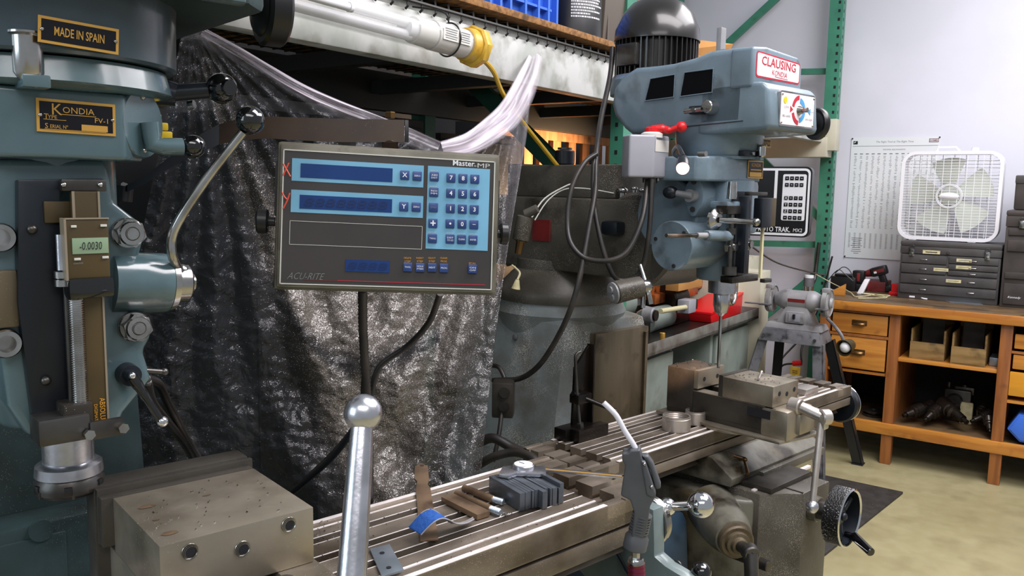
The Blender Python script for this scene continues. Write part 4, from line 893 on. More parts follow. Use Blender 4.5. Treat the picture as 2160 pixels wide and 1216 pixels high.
# motor (above the frame) and the hand wheel
m = MB('motor'); m.cyl((S.x, 1.25, zdt+.14), (S.x, 1.25, zdt+.42), .1, .1, 40); m.sph((S.x, 1.25, zdt+.42), .1, 32, (1, 1, .5)); ma.part('motor', m)
c = q(566, 18, 1.03); axw = V((1, -.15, 0)).normalized(); m = MB('black')
rw = .047
m.lathe([(0, -.02), (.03, -.016), (.036, -.01), (rw-.004, -.01), (rw, -.006), (rw, .016), (rw-.004, .02), (.03, .02), (.0, .014)], c, axw, 48); m.use('dsteel'); m.cyl(c-axw*.09, c-axw*.01, .012)
ma.part('speed_hand_wheel', m, label='black round speed hand wheel')
# sight oiler cup
c = q(52, 118, .915); zt_ = q(52, 72, .915).z; zb_ = q(52, 156, .915).z
m = MB('chromed'); m.lathe([(.008, zb_-.008), (.013, zb_), (.0135, zt_-.004), (.0165, zt_-.002), (.0165, zt_), (.0, zt_+.004)], (c.x, .902, 0), ZV, 32); m.use('teal'); m.box(c.x-.008, c.x+.016, .89, .935, zb_-.014, zb_-.002, .002)
ma.part('oil_cup', m, label='chrome oil cup')
# plates with brass lettering
def plate(T_, c, w, h, tilt, ey, name, fn, ex=None):
    ex = ex or V((cos(tilt), 0, sin(tilt))); ez = V((-ex.z, 0, ex.x)) if abs(ex.y) < 1e-6 else V((0, 0, 1)); n = ex.cross(ez)
    m = MB('gold'); m.rect(c, ex, ez, w, h, .0015, .0015); m.use('plate'); m.rect(c, ex, ez, w-.006*w/.08, h-.006*w/.08, .0018)
    m.use('chromed')
    for s in (-1, 1): p = c+ex*s*w*.455+n*.002; m.sph(p, w*.028, 12, (1, 1, 1))
    m.use('gold'); fn(m, c+n*.0018, ex, ez, w, h); return T_.part(name, m)
p0, p1, p2, p3 = [q(u, v, .918) for u, v in ((76, 208), (243, 217), (244, 286), (80, 277))]
c = (p0+p2)/2; c.y = .9195
def kd(m, c, ex, ez, w, h):
    m.text('K', c-ex*w*.25+ez*h*.2, ex, ez, h=h*.33); m.text('ONDIA', c+ex*w*.02+ez*h*.2, ex, ez, w=w*.4, h=h*.19)
    m.rect(c+ex*w*.02+ez*h*.06, ex, ez, w*.44, .0006, .0006)
    m.text('T', c-ex*w*.385-ez*h*.03, ex, ez, h=h*.15); m.text('YPE', c-ex*w*.31-ez*h*.04, ex, ez, h=h*.11); m.rect(c-ex*w*.28-ez*h*.12, ex, ez, w*.28, .0005, .0006)
    m.text('FV-1', c+ex*w*.31-ez*h*.05, ex, ez, w=w*.17, h=h*.15)
    m.text('S', c-ex*w*.385-ez*h*.31, ex, ez, h=h*.15); m.text('ERIAL Nº', c-ex*w*.23-ez*h*.32, ex, ez, w=w*.22, h=h*.11); m.rect(c-ex*w*.02-ez*h*.41, ex, ez, w*.78, .0005, .0006)
    m.rect(c+ex*w*.22-ez*h*.3, ex, ez, w*.34, h*.19, .0008)
plate(ma, c, (p1-p0).length, .001+(p0-p3).length, radians(-1.0), 0, 'name_plate', kd)
p0, p1, p2, p3 = [q(u, v, .884) for u, v in ((80, 37), (250, 58), (248, 111), (87, 96))]
c = (p0+p2)/2; c.y = .8835

def sp(m, c, ex, ez, w, h): m.text('MADE IN SPAIN', c, ex, ez, w=w*.62, h=h*.34, bold=.012)
plate(ma, c, (p1-p0).length*1.0, (p0-p3).length*.98, radians(-3.2), 0, 'name_plate', sp)
# --- black slot plate on the quill housing front, depth screw, digital scale
yp = .93
m = MB('blackm'); P_ = sil([(38, 380), (218, 376), (218, 404), (128, 404), (128, 440), (150, 560), (150, 905), (72, 905), (38, 640)], yp); m.prism(P_, 'y', yp, yp+.014, .0015)
m.use('dsteel')
for u, v in ((67, 484), (96, 803)): c = q(u, v, yp); m.sph((c.x, yp-.002, c.z), .005, 16)
ma.part('slot_plate', m, label='black metal plate down the quill housing')
m = MB('scaleb'); a = q(92, 425, yp-.003); b = q(150, 470, yp-.003); m.box(a.x, b.x, yp-.004, yp, b.z, a.z, .001); m.use('dsteel')
a = q(126, 378, yp-.006); b = q(222, 404, yp-.006); m.box(a.x, b.x, yp-.012, yp, b.z, a.z, .0015); m.use('chromed')
for u in (134, 211): c = q(u, 390, yp-.012); m.sph((c.x, yp-.0125, c.z), .0028, 12)
ma.part('scale_bracket', m)
ys = .915; T['scedge'] = mat('scale_edge_trim', C(142, 130, 112), .4, .3)
sc = MB('scaleb'); a = q(152, 404, ys); b = q(236, 905, ys)
x0 = q(163, 650, ys).x; x1 = q(232, 650, ys).x
x0a = q(152, 410, ys).x; x1a = q(205, 410, ys).x
z1 = q(180, 404, ys).z; z0 = q(200, 905, ys).z
sc.box(x0a, x1a+.002, ys, ys+.01, z0, z1, .001); sc.use('scedge'); sc.box(x0a-.0005, x0a+.002, ys-.0008, ys, z0, z1); sc.box(x1a+.0002, x1a+.0022, ys-.0008, ys, z0, z1)
sc.use('inky'); sc.text('ABSOLUTE', (x1a-.004, ys-.0005, z0+.017), (0, 0, -1), (1, 0, 0), w=.03, h=.0052); sc.text('DIGIMATIC', (x1a-.0105, ys-.0005, z0+.015), (0, 0, -1), (1, 0, 0), w=.022, h=.0032)
so = ma.part('digital_scale_beam', sc)
yh = .900
a = q(134, 461, yh); b = q(240, 622, yh); xa_, xb_ = q(138, 520, yh).x, q(232, 520, yh).x
za, zb2 = a.z, q(190, 590, yh).z
m = MB('scaleb'); m.box(xa_, xb_, yh, ys, zb2, za, .003); m.use('scedge'); m.box(xa_-.0006, xa_+.0015, yh-.0006, ys, zb2, za); m.box(xa_, xb_, yh-.0006, yh+.001, za-.0012, za+.0004)
for u, v, w_ in ((155, 478, .005), (218, 476, .006), (163, 547, .006), (222, 543, .006)):
    c = q(u, v, yh); m.use('chrstrip'); m.box(c.x-w_/2, c.x+w_/2, yh-.0015, yh, c.z-.0012, c.z+.0012, .0003)
m.use('inkg'); c = q(165, 556, yh); m.text('ON/OFF', (c.x, yh-.0002, c.z), XV, ZV, w=.009)
ho = ma.part('digital_readout_head', m)
a = q(151, 503, yh); b = q(229, 534, yh)
m = MB('lcd'); m.box(a.x, b.x, yh-.0012, yh, b.z, a.z, .0004); m.use('inkd'); m.text('-0.0030', ((a.x+b.x)/2+.0, yh-.0013, (a.z+b.z)/2), XV, ZV, w=(b.x-a.x)*.62, h=(a.z-b.z)*.5, shear=.12); ma.part('lcd_display', m, ho)
# black taped carrier under the readout head
a = q(142, 588, yh); b = q(242, 626, yh); m = MB('blackgloss'); m.box(a.x, b.x, yh-.004, ys+.004, b.z, a.z, .005); c = q(160, 630, yh); m.box(c.x-.006, c.x+.007, yh-.003, ys, c.z-.002, c.z+.02, .003); ma.part('taped_carrier', m)
# micrometer nut and threaded depth screw
m = MB('satin'); xs_ = q(131, 560, .915).x; z1_ = q(131, 495, .915).z; z2_ = q(131, 570, .915).z; m.cyl((xs_, .915, z2_), (xs_, .915, z1_), .0048, n=20)
za_ = q(131, 572, .915).z; zb_ = q(131, 605, .915).z; m.use('chromed'); m.cyl((xs_, .915, (za_+zb_)/2+.0005), (xs_, .915, za_), .0078, n=24, b=.0006); m.cyl((xs_, .915, zb_), (xs_, .915, (za_+zb_)/2-.0005), .0078, n=24, b=.0006)
ma.part('depth_nut', m)
m = MB('chromed'); xs2 = q(173, 750, .913).x-.0035; zt3 = q(170, 628, .913).z; zb3 = q(172, 848, .913).z; n_ = 46
pr = []
for k in range(n_): z = zb3+(zt3-zb3)*k/n_; pr += [(.0078, z), (.0078, z+(zt3-zb3)/n_*.45), (.0066, z+(zt3-zb3)/n_*.5), (.0066, z+(zt3-zb3)/n_*.95)]
m.lathe(pr, (xs2, .913, 0), ZV, 20); m.cyl((xs2, .913, zb3-.004), (xs2, .913, zb3), .011, n=24); m.sharp = 30; ma.part('depth_screw', m, label='threaded quill stop screw')
m = MB('dsteel'); xs3 = q(146, 700, .925).x; m.cyl((xs3, .925, zb3), (xs3, .925, zt3+.02), .004, n=14)
a = q(130, 855, .908); b = q(193, 888, .908); m.use('visedark'); m.box(a.x, b.x, .9, .935, b.z, a.z, .002); m.use('dsteel')
a = q(78, 892, .9); b = q(190, 925, .9); m.box(a.x, b.x, .895, .935, b.z, a.z+.002, .003); a = q(190, 893, .893); b = q(262, 918, .893); m.box(a.x, b.x, .893, .9, b.z, a.z, .001); m.use('chromed')
for u, v in ((187, 916), (258, 902)): c = q(u, v, .893); m.cyl((c.x, .893, c.z), (c.x, .887, c.z), .0055, n=6)
ma.part('quill_stop_bracket', m)
# quill and face mill
m = MB('satin'); zq0 = q(150, 985, .975).z; zq1 = q(150, 925, .975).z; m.cyl((S.x, S.y, zq0-.005), (S.x, S.y, zq1+.03), .0262, n=48); ma.part('quill', m)
rc = .034; zt4 = zq0+.0; zb4 = q(150, 1054, .97).z
m = MB('satin'); m.lathe([(.022, zt4+.001), (rc-.004, zt4), (rc, zt4-.003), (rc+.001, zt4-.014), (rc-.002, zt4-.015)], (S.x, S.y, 0), ZV, 48); ma.part('cutter_flange', m, label='bright cutter flange')
m = MB('dsteel'); m.lathe([(rc-.003, zt4-.014), (rc+.002, zt4-.022), (rc+.002, zb4+.004), (rc-.002, zb4), (.018, zb4), (.018, zb4+.01), (0, zb4+.01)], (S.x, S.y, 0), ZV, 48)
for k in range(6):
    a = 2*pi*k/6+.3; M_ = Mx.Translation((S.x, S.y, 0)) @ Mx.Rotation(a, 4, 'Z'); m.use('black'); m.box(rc-.004, rc+.0035, -.006, .002, zb4+.006, zt4-.02, .001, M_); m.use('dsteel'); m.box(rc-.004, rc+.0028, .001, .004, zb4+.001, zb4+.009, .0004, M_)
ma.part('face_mill', m, label='dark face milling cutter')
# big hex nuts and left-hand rings
for (u, v) in ((276, 493), (290, 692)):
    c = q(u, v, .93); m = MB('chromed'); m.cyl((c.x, .946, c.z), (c.x, .938, c.z), .0165, n=32, b=.001); m.hexnut((c.x, .938, c.z), (c.x, .926, c.z), .0155); m.lathe([(.0135, 0), (.012, .0022), (.0075, .0022), (.0065, .001), (0, .001)], (c.x, .926, c.z), (0, -1, 0), 24); m.cyl((c.x, .9255, c.z), (c.x, .922, c.z), .006, n=20); ma.part('clamp_nut', m)
for (u, v) in ((2, 502), (15, 727)):
    c = q(u, v, .93); m = MB('chromed'); m.lathe([(.0135, 0), (.0145, .002), (.0145, .012), (.013, .014), (.0085, .014), (.008, .004), (0, .004)], (c.x, .945, c.z), (0, -1, 0), 36); ma.part('clamp_ring', m)
m = MB('way'); a = q(0, 572, .935); b = q(42, 690, .935); m.box(a.x-.02, b.x, .935, .95, b.z, a.z, .002); ma.part('side_block', m)
# quill feed boss, hub and long feed lever
a = q(290, 597, .96); b = q(352, 597, .96); dr = (b-a).normalized(); R1 = .034
m = MB('teal'); m.lathe([(R1, -.03), (R1, 0), (R1*.99, (b-a).length-.004), (R1*.95, (b-a).length)], a, dr, 48); ma.part('feed_boss', m)
m = MB('chromed'); m.cyl(b-dr*.001, b+dr*.006, R1*.98, R1*.92, 40); m.use('chromed'); m.cyl(b+dr*.006, b+dr*.024, .0225, .0215, 32, .002); m.cyl(b+dr*.024, b+dr*.03, .011, .010, 24); ma.part('feed_hub', m, label='bright lever hub')
h = b+dr*.014
m = MB('chromed'); yl = .93
pts = [h+V((0, -.008, .012)), q(366, 548, yl), q(362, 505, yl-.004), q(382, 458, yl-.01), q(440, 372, yl-.02), q(512, 280, yl-.035)]
m.tube(pts, .0052, 12, sub=8); m.sph(h+V((0, -.008, .014)), .0085, 16); lo_ = ma.part('feed_lever', m)
c = q(528, 254, yl-.037); m = MB('blackgloss'); m.sph(c, .0158, 32); ma.part('lever_ball', m, lo_, 'black ball knob')
# disc on the chamfer with the bent clutch lever
c = q(296, 262, .945); n_ = V((.62, -.78, 0)).normalized(); m = MB('teal'); m.cyl(c-n_*.004, c+n_*.004, .037, .036, 40, .001); m.use('chromed')
for v_ in (.028, -.028): m.sph(c+n_*.004+V((0, 0, v_)), .003, 10)
m.use('teal'); e = q(325, 300, .935); f_ = q(318, 262, .94); m.tube([q(316, 258, .935), q(320, 285, .935), q(322, 306, .933), q(345, 310, .932), q(385, 310, .93)], .0095, 14, smooth=False); bo = ma.part('speed_lever', m)
c = q(408, 309, .93); m = MB('blackgloss'); m.sph(c, .0132, 28, (1.02, 1, .95)); ma.part('lever_ball', m, bo, 'small black ball knob')
# brake lever with the big black knob behind
m = MB('dsteel'); m.hexa([q(300, 205, 1.02), q(345, 232, 1.02), q(345, 232, 1.05), q(300, 205, 1.05)], [q(300, 180, 1.02), q(372, 190, 1.02), q(372, 190, 1.05), q(300, 180, 1.05)], .003)
m.use('blackm'); m.cyl(q(320, 190, 1.0), q(372, 200, .99), .017, .013, 20); m.cyl(q(365, 196, .99), q(445, 190, .975), .0095, .009, 16); m.use('chromed'); m.cyl(q(398, 222, .99), q(410, 220, .985), .005, n=12); bo = ma.part('brake_lever', m)
c = q(468, 187, .97); dv = (q(480, 185, .955)-q(450, 188, .985)).normalized(); m = MB('blackgloss'); m.sph(c, .0178, 32); m.cyl(c+dv*.006, c+dv*.0185, .012, .0095, 24, .001); ma.part('lever_knob', m, bo, 'glossy black knob')
# lower feed engagement lever
c = q(270, 790, .94); m = MB('blackm'); m.cyl((c.x, .946, c.z), (c.x, .93, c.z), .0125, .0115, 24); m.cyl(q(270, 790, .93), q(283, 795, .915), .006, n=14)
m.use('blackgloss'); m.tube([q(280, 797, .914), q(305, 835, .91), q(338, 885, .905)], .0045, 10, rad=[.0062, .0052, .0045, .0045]); m.use('chrome'); m.sph(q(343, 890, .904), .0062, 16); m.sph(q(279, 793, .911), .004, 12); ma.part('feed_engage_lever', m, label='black drop lever with chrome end')
m = MB('dsteel'); m.cyl(q(300, 782, .95), q(345, 785, .95), .003, n=10); m.sph(q(347, 785, .95), .0045, 12); ma.part('trip_pin', m)
# spiral conduits
for k, P_ in enumerate(([(308, 800), (335, 812), (358, 860), (390, 920), (418, 968)], [(310, 806), (322, 850), (352, 890), (385, 930), (412, 975)])):
    m = MB('dsteel'); m.tube([M1.d(u, v, 1.03+.06*i) for i, (u, v) in enumerate(P_)], .0052, 10, rib=.2, sub=26); m.sharp = 80; ma.part('conduit', m, label='ribbed metal conduit')
# yellow blocks behind the head
m = MB('yellow'); T['ylw'] = mat('bright_yellow_plastic', C(222, 190, 20), .4); m = MB('ylw')
for (u0, v0, u1, v1) in ((328, 240, 342, 262), (329, 258, 356, 276), (329, 276, 365, 294)):
    a = q(u0, v0, 1.1); b = q(u1, v1, 1.1); m.box(a.x, b.x, 1.1, 1.13, b.z, a.z, .002)
m.box(q(331, 260, 1.1).x, q(340, 260, 1.1).x, 1.13, 1.22, q(330, 290, 1.1).z, q(330, 250, 1.1).z)
ma.part('cable_clamp', m, label='stepped yellow clamp')
# --- right end of the table: bracket, dial, ball crank
m = MB('teal'); T['pale'] = mat('pale_teal_casting', C(112, 126, 126), .35, 0, .5, C(96, 110, 110), 8, dirt=C(80, 84, 74), dsc=12, dlo=.6, dhi=.8, coat=.3)
m = MB('pale'); xx = 1.102
def qx(u, v, x=1.13): p = M1.x(u, v, x); return (p.y, p.z)
P_ = [qx(1385, 1062), qx(1400, 1068), qx(1402, 1140), qx(1402, 1165), qx(1425, 1185), qx(1470, 1212), (.70, .80), (.70, .76), (.98, .76), (1.06, .80), (1.06, .955), (.9, .955)]
m.prism(P_, 'x', 1.101, 1.13, .003)
c = V((1.13, *qx(1427, 1197))); m.use('dsteel'); m.lathe([(.012, 0), (.012, .002), (.0075, .003), (.007, -.001), (0, -.001)], c, XV, 20); m.hexnut(c, c+XV*.004, .006)
m.use('pale'); ma.part('table_end_bracket', m)
cd = V((1.133, .905, .915))
m = MB('chromed'); m.lathe([(.02, 0), (.046, 0), (.047, .002), (.047, .006), (.044, .008), (.044, .018), (.04, .02), (.02, .02)], V((1.13, .888, .912)), XV, 48, caps=False); ma.part('dial_ring', m, label='bright feed dial ring')
hb = V((1.17, .873, .933)); pe = M1.x(1478, 1066, 1.185)
m = MB('chrome'); m.cyl(hb-XV*.03, hb, .012); m.sph(hb, .0165, 24); dd = (pe-hb).normalized(); m.cyl(hb, pe, .0085, .0085, 20); m.sph(pe, .0235, 32); m.cyl(hb-dd*.0, hb-dd*.05, .0075, n=16); m.sph(hb-dd*.06, .016, 20); ma.part('ball_crank', m, label='polished ball crank')
m = MB('blackgloss'); c = M1.x(1479, 1208, 1.14); m.sph(c, .0175, 28); m.use('dsteel'); m.cyl(c, c+V((-.02, .05, -.06)), .006); ma.part('clamp_lever', m, label='black ball lever')
m = MB('blackm'); m.tube([V((1.08, .91, .86)), V((1.1, .88, .8)), V((1.12, .84, .72)), V((1.11, .8, .6))], .0035, 6); m.tube([V((1.09, .92, .86)), V((1.11, .9, .8)), V((1.14, .86, .7))], .0025, 6); ma.part('wire', m)

# ================================================================== vise on the left table
vs = Th('machine_vise', 'large ground steel vise with three tapped holes on the left mill table', 'vise', M1, (.345, .87, ZT1+.001))
c0 = M1.z(336, 1154, 1.15); c1 = M1.z(660, 1070, 1.15); c2 = M1.z(555, 984, 1.15); c3 = M1.z(262, 1046, 1.15)
VX0 = (c0.x+c3.x)/2-.0; VX1 = (c1.x+c2.x)/2; VY0 = (c0.y+c1.y)/2; VY1 = (c2.y+c3.y)/2; VT = 1.15
exv = ((c1-c0)+(c2-c3)).normalized(); exv = V((exv.x, exv.y, 0)).normalized(); eyv = V((-exv.y, exv.x, 0))
VM = Mx.Translation(c0) @ Mx(((exv.x, eyv.x, 0, 0), (exv.y, eyv.y, 0, 0), (0, 0, 1, 0), (0, 0, 0, 1)))
VW = ((c1-c0).length+(c2-c3).length)/2; VD = .158
def vpix(u, v): # point on the jaw's front face in vise coordinates
    o = M1.w(c0); n = M1.w(c0+eyv)-M1.w(c0); p = M1._pl(u, v, o, n); p = VM.inverted() @ p; return p
m = MB('vise'); m.M = VM; m.box(0, VW, 0, VD, -.062, 0, .0012)
# three threaded holes in the front face
for u, v in ((400, 1164), (511, 1158), (609, 1107)):
    h = vpix(u, v); h.x = (h.x); m.use('dsteel')
    pr = [(.0082, -.0004), (.0078, .0)]
    for k in range(6): pr += [(.0072, .001+k*.003), (.0062, .0025+k*.003)]
    pr += [(0, .02)]
    m.lathe([(0, -.0006), (.0084, -.0006)], (h.x, 0, h.z), YV, 28, caps=False); m.use('vise')
vs.part('movable_jaw', m)
for u, v in ((400, 1164), (511, 1158), (609, 1107)):
    h = vpix(u, v); m = MB('inkd'); m.M = VM; m.lathe([(0, -.0008), (.0064, -.0008)], (h.x-.0008, 0, h.z+.0006), YV, 24, caps=False); m.use('chromed')
    for k in range(3): m.torus((h.x+.0006*k, -.0008+.0002*k, h.z-.0006*k), YV, .0078-.0009*k, .0005, 28, 6)
    vs.part('tapped_hole', m)
m = MB('visedark'); m.M = VM; m.box(-.012, VW-.001, VD, VD+.012, -.055, .001, .001); m.box(-.013, VW+.004, VD+.012, VD+.02, -.055, .008, .001); m.box(-.015, VW+.002, VD+.02, VD+.055, -.15, .010, .004); vs.part('fixed_jaw', m)
m = MB('vise'); m.M = VM; zt_ = -.062-.0005
m.box(0, .045, -.14, VD+.05, -.135, zt_, .002); m.box(VW-.042, VW+.004, -.12, VD+.05, -.135, zt_, .002); m.use('visedark'); m.box(.01, VW-.01, -.10, VD+.05, -.148, -.115, .004); vs.part('vise_bed', m)
m = MB('visedark'); m.M = VM; m.cyl((VW/2, -.14, -.088), (VW/2, VD, -.088), .017, n=28); m.box(VW/2-.03, VW/2+.03, -.115, -.09, -.13, -.07, .004); m.box(.005, VW-.005, .012, .016, -.10, -.03, .001); vs.part('vise_screw', m)
m = MB('visedark'); m.M = VM; m.lathe([(.115, -.1695), (.12, -.168), (.12, -.158), (.105, -.149)], (VW/2, .09, 0), ZV, 48); vs.part('swivel_base', m)
# chip hollows on top of the jaw
for u, v, a_, b_ in ((310, 1070, .010, .0048), (358, 1126, .009, .005), (329, 1098, .004, .002), (436, 1046, .005, .002)):
    m = MB('rule'); m.M = VM; h = VM.inverted() @ M1.z(u, v, 1.15)
    m.raw([(h.x+a_*cos(2*pi*k/14)*(1 if k % 2 else .85), h.y+b_*sin(2*pi*k/14), .0005) for k in range(14)], [tuple(range(14))]); vs.part('dent', m, label='brown bruised hollow on the jaw top')
# vise crank handle standing upright in front
hd = Th('vise_handle', 'upright satin steel vise handle with a round ball end, nearest the camera', 'handle', M1, (.39, .6, 1.0))
bt = M1.d(766, 872, .74); bb = M1.d(742, 1216, .70); dd = (bb-bt).normalized()
m = MB('satin'); m.tube([bt+dd*.004, bt+dd*.05, bt+dd*.19], .0105, 32, smooth=False, rad=[.0098, .0112, .0135]); m.cyl(bt+dd*.01, bt+dd*.19, .0098, .0134, 32); hd.part('rod', m)
m = MB('satin'); m.sph(bt, .0170, 40); hd.part('ball_end', m)
e = bt+dd*.19; m = MB('visedark'); m.cyl(e+V((0, -.02, -.005)), e+V((-.0, .12, -.005)), .02, n=24, b=.003); hd.part('socket', m)
# strap, rule, cloth, blocks on the left table
def t1(u, v, z=ZT1+.002): return M1.z(u, v, z)
def flat(m, px, z0, th, ax=M1):
    m.prism([(ax.z(u, v, z0).x, ax.z(u, v, z0).y) for u, v in px], 'z', z0-th, z0, .0005)
m = MB('rule'); zz = ZT1+.004
flat(m, [(875, 985), (888, 976), (903, 985), (905, 1012), (902, 1022), (908, 1030), (925, 1138), (886, 1140), (877, 1030), (880, 1016), (874, 1010)], zz, .003)
m.use('dsteel'); c = t1(890, 983, zz); m.cyl(c, c+V((0, 0, .0008)), .004, n=12)
solo('metal_strip', m, M1, t1(895, 1060), 'brown notched metal strip lying across the left table slots', 'strip')
m = MB('zinc'); flat(m, [(780, 1158), (822, 1148), (852, 1202), (805, 1216)], ZT1+.004, .003)
m.use('inkd')
for u, v in ((806, 1167), (820, 1198)): c = t1(u, v, ZT1+.0045); m.cyl(c, c+V((0, 0, .0004)), .0035, n=16)
solo('zinc_strap', m, M1, t1(815, 1180), 'blue-grey strap with two holes at the bottom of the left table', 'strap')
# folded abrasive cloth
a = t1(862, 1118); 
P0 = [M1.d(861, 1113, 1.225), M1.d(885, 1086, 1.225), M1.d(908, 1075, 1.235), M1.d(930, 1087, 1.245), M1.d(950, 1103, 1.26), M1.d(975, 1103, 1.275), M1.d(998, 1092, 1.285)]
P1 = [M1.d(888, 1129, 1.195), M1.d(912, 1105, 1.2), M1.d(930, 1095, 1.21), M1.d(945, 1097, 1.22), M1.d(965, 1106, 1.24), M1.d(985, 1104, 1.255), M1.d(1000, 1096, 1.27)]
zmin = ZT1+.0045
def clampz(p, k): p.z = max(p.z, zmin+.0005); return p
P0 = [clampz(p, 0) for p in P0]; P1 = [clampz(p, 0) for p in P1]
m = MB('blueabr'); n_ = len(P0)
vs_ = P0[:4]+P1[:4]; m.raw(vs_, [(k, k+1, 5+k, 4+k) for k in range(3)])
vs_ = [p+V((0, 0, .0012)) for p in P0[:4]]+[p+V((0, 0, .0012)) for p in P1[:4]]; m.raw(vs_, [(k, k+1, 5+k, 4+k) for k in range(3)])
m.use('clothback'); vs_ = P0[3:]+P1[3:]; m.raw(vs_, [(k, k+1, 5+k, 4+k) for k in range(3)]); m.tube(P1, .0011, 6); m.tube(P0, .0009, 6); m.sharp = 80
solo('abrasive_cloth', m, M1, t1(910, 1120), 'curled blue abrasive cloth strip resting over the brown metal strip', 'cloth')
# parallels
def bar(px0, px1, w, h, mt, lab, gp=None, z=ZT1+.0015, lift=0, b=.0008):
    a = t1(*px0, z); c_ = t1(*px1, z); d_ = (c_-a); d_.z = 0; L = d_.length; d_.normalize(); n = V((-d_.y, d_.x, 0))
    m = MB(mt); m.M = Mx.Translation(a+V((0, 0, lift))) @ Mx(((d_.x, n.x, 0, 0), (d_.y, n.y, 0, 0), (0, 0, 1, 0), (0, 0, 0, 1))); m.box(0, L, -w/2, w/2, 0, h, b)
    return m, a, lab, gp
def put(name, bm_, cat): m, a, lab, gp = bm_; solo(name, m, M1, a, lab, cat, gp)
put('steel_bar', bar((944, 1056), (1020, 1094), .026, .009, 'rule', 'wide flat brown steel bar left of the two threaded pins on the table'), 'bar')
def pin(p0, p1, p2, r, lab):
    a = t1(*p0, ZT1+r+.001); b = t1(*p1, ZT1+r+.001); c_ = t1(*p2, ZT1+r+.001); m = MB('rule'); m.cyl(a, b, r, r, 16, .001); m.use('zinc'); d_ = (c_-b); L = d_.length; pr = [(r*.95, 0)]
    for k in range(8): pr += [(r*.95, L*k/8), (r*.8, L*(k+.5)/8)]
    pr += [(r*.7, L)]; m.lathe(pr, b, d_, 16); solo('threaded_pin', m, M1, a, lab, 'pin', 'brown pins with grey threaded tips on the left table')
pin((962, 1042), (1036, 1075), (1056, 1082), .0062, 'brown pin with grey tip, the nearer of the two on the left table')
pin((978, 1030), (1042, 1055), (1062, 1060), .0062, 'brown pin with grey tip, the farther one touching the block stack')
# parallel blocks: far-left bottom corner px, near-right corner px
a0 = t1(1031, 1040, ZT1+.001); a1 = t1(1095, 1079, ZT1+.001); dv = (a1-a0); dv.z = 0; LB = dv.length*1.02; dv.normalize(); nv = V((-dv.y, dv.x, 0))
nv = V((dv.y, -dv.x, 0)) if nv.dot(t1(1200, 1060)-a0) < 0 else nv
specs = [(.010, 1.0, .040, 0), (.006, 1.0, .040, 0), (.006, .97, .040, .001), (.005, 1.0, .040, .0), (.006, .98, .041, .002), (.010, 1.0, .040, .012), (.006, .98, .040, .003), (.0035, .9, .040, .016), (.009, .95, .040, .012), (.003, .9, .038, .018), (.008, .9, .047, .016)]
off = 0; ords = ['leftmost', 'second', 'third', 'fourth', 'fifth', 'sixth', 'seventh', 'eighth', 'ninth', 'tenth', 'rightmost']
for i, (w, l, h, sh) in enumerate(specs):
    m = MB('blocks'); sh += .0; m.M = Mx.Translation(a0+nv*(off+w/2)+dv*sh) @ Mx(((dv.x, nv.x, 0, 0), (dv.y, nv.y, 0, 0), (0, 0, 1, 0), (0, 0, 0, 1)))
    m.box(0, LB*l, -w/2, w/2, 0, h*.74, .0008)
    solo('parallel_block', m, M1, a0+nv*(off+w/2), ('%s blue-grey parallel block in the upright row on the left table' % ords[i]) if i in (0, 10) else '%s blue-grey parallel block counted from the left in the upright row' % ords[i], 'block', 'upright row of parallel blocks on the left table')
    off += w+.0006+(.002 if i in (5, 8) else 0)
# dial caliper lying on them and over the table end
dc = Th('dial_caliper', 'dial caliper with a round white dial lying behind the row of blocks', 'caliper', M1, t1(1105, 990, ZT1+.03))
zc_ = ZT1+.032; a = M1.z(1062, 992, zc_); b = M1.z(1312, 1008, zc_+.004); dr = (b-a).normalized(); nn = V((-dr.y, dr.x, 0))
m = MB('satin'); A_ = M1.z(1150, 993, zc_); m.M = Mx.Identity(4)
m.hexa([A_-nn*.008, b-nn*.008, b+nn*.008, A_+nn*.008], [p+V((0, 0, .003)) for p in (A_-nn*.008, b-nn*.008, b+nn*.008, A_+nn*.008)]); m.use('gold'); m.hexa([A_-nn*.004+V((0, 0, .003)), b-nn*.004+V((0, 0, .003)), b-nn*.0+V((0, 0, .003)), A_+V((0, 0, .003))], [A_-nn*.004+V((0, 0, .0035)), b-nn*.004+V((0, 0, .0035)), b+V((0, 0, .0035)), A_+V((0, 0, .0035))])
dc.part('beam', m)
m = MB('satin'); flat(m, [(1052, 1000), (1060, 985), (1080, 982), (1150, 984), (1152, 998), (1140, 1000), (1090, 998), (1072, 1004)], zc_+.006, .006); dc.part('jaws', m)
c = M1.z(1104, 984, zc_+.008); m = MB('satin'); m.cyl(c-V((0, 0, .004)), c+V((0, 0, .004)), .0185, .0185, 36, .001); m.use('white'); m.cyl(c+V((0, 0, .004)), c+V((0, 0, .0046)), .016, n=36); m.use('inkd'); m.box(c.x-.0005, c.x+.0005, c.y-.002, c.y+.011, c.z+.0046, c.z+.0052)
dc.part('dial', m, label='round white dial')
m = MB('chromed'); rings = []
for i in range(7):
    c = t1(1055+random.uniform(-8, 22), 1085+random.uniform(-5, 8), ZT1+.003); m.torus(c, V((random.uniform(-1, 1), random.uniform(-1, 1), .6)), .004, .0005, 14, 5, 0, 4.2)
random.seed(11)
for i in range(150):
    if i < 60: c = t1(random.uniform(660, 780), random.uniform(1100, 1150), ZT1+.0015); ok = .868 < c.y < 1.11
    else: c = V((random.uniform(.42, 1.0), random.uniform(.87, 1.11), ZT1+.0014)); ok = True
    if ok: s_ = random.uniform(.0006, .0018); m.box(-s_, s_, -.0005, .0005, 0, .0008, 0, Mx.Translation(c) @ Mx.Rotation(random.uniform(0, 6), 4, 'Z'))
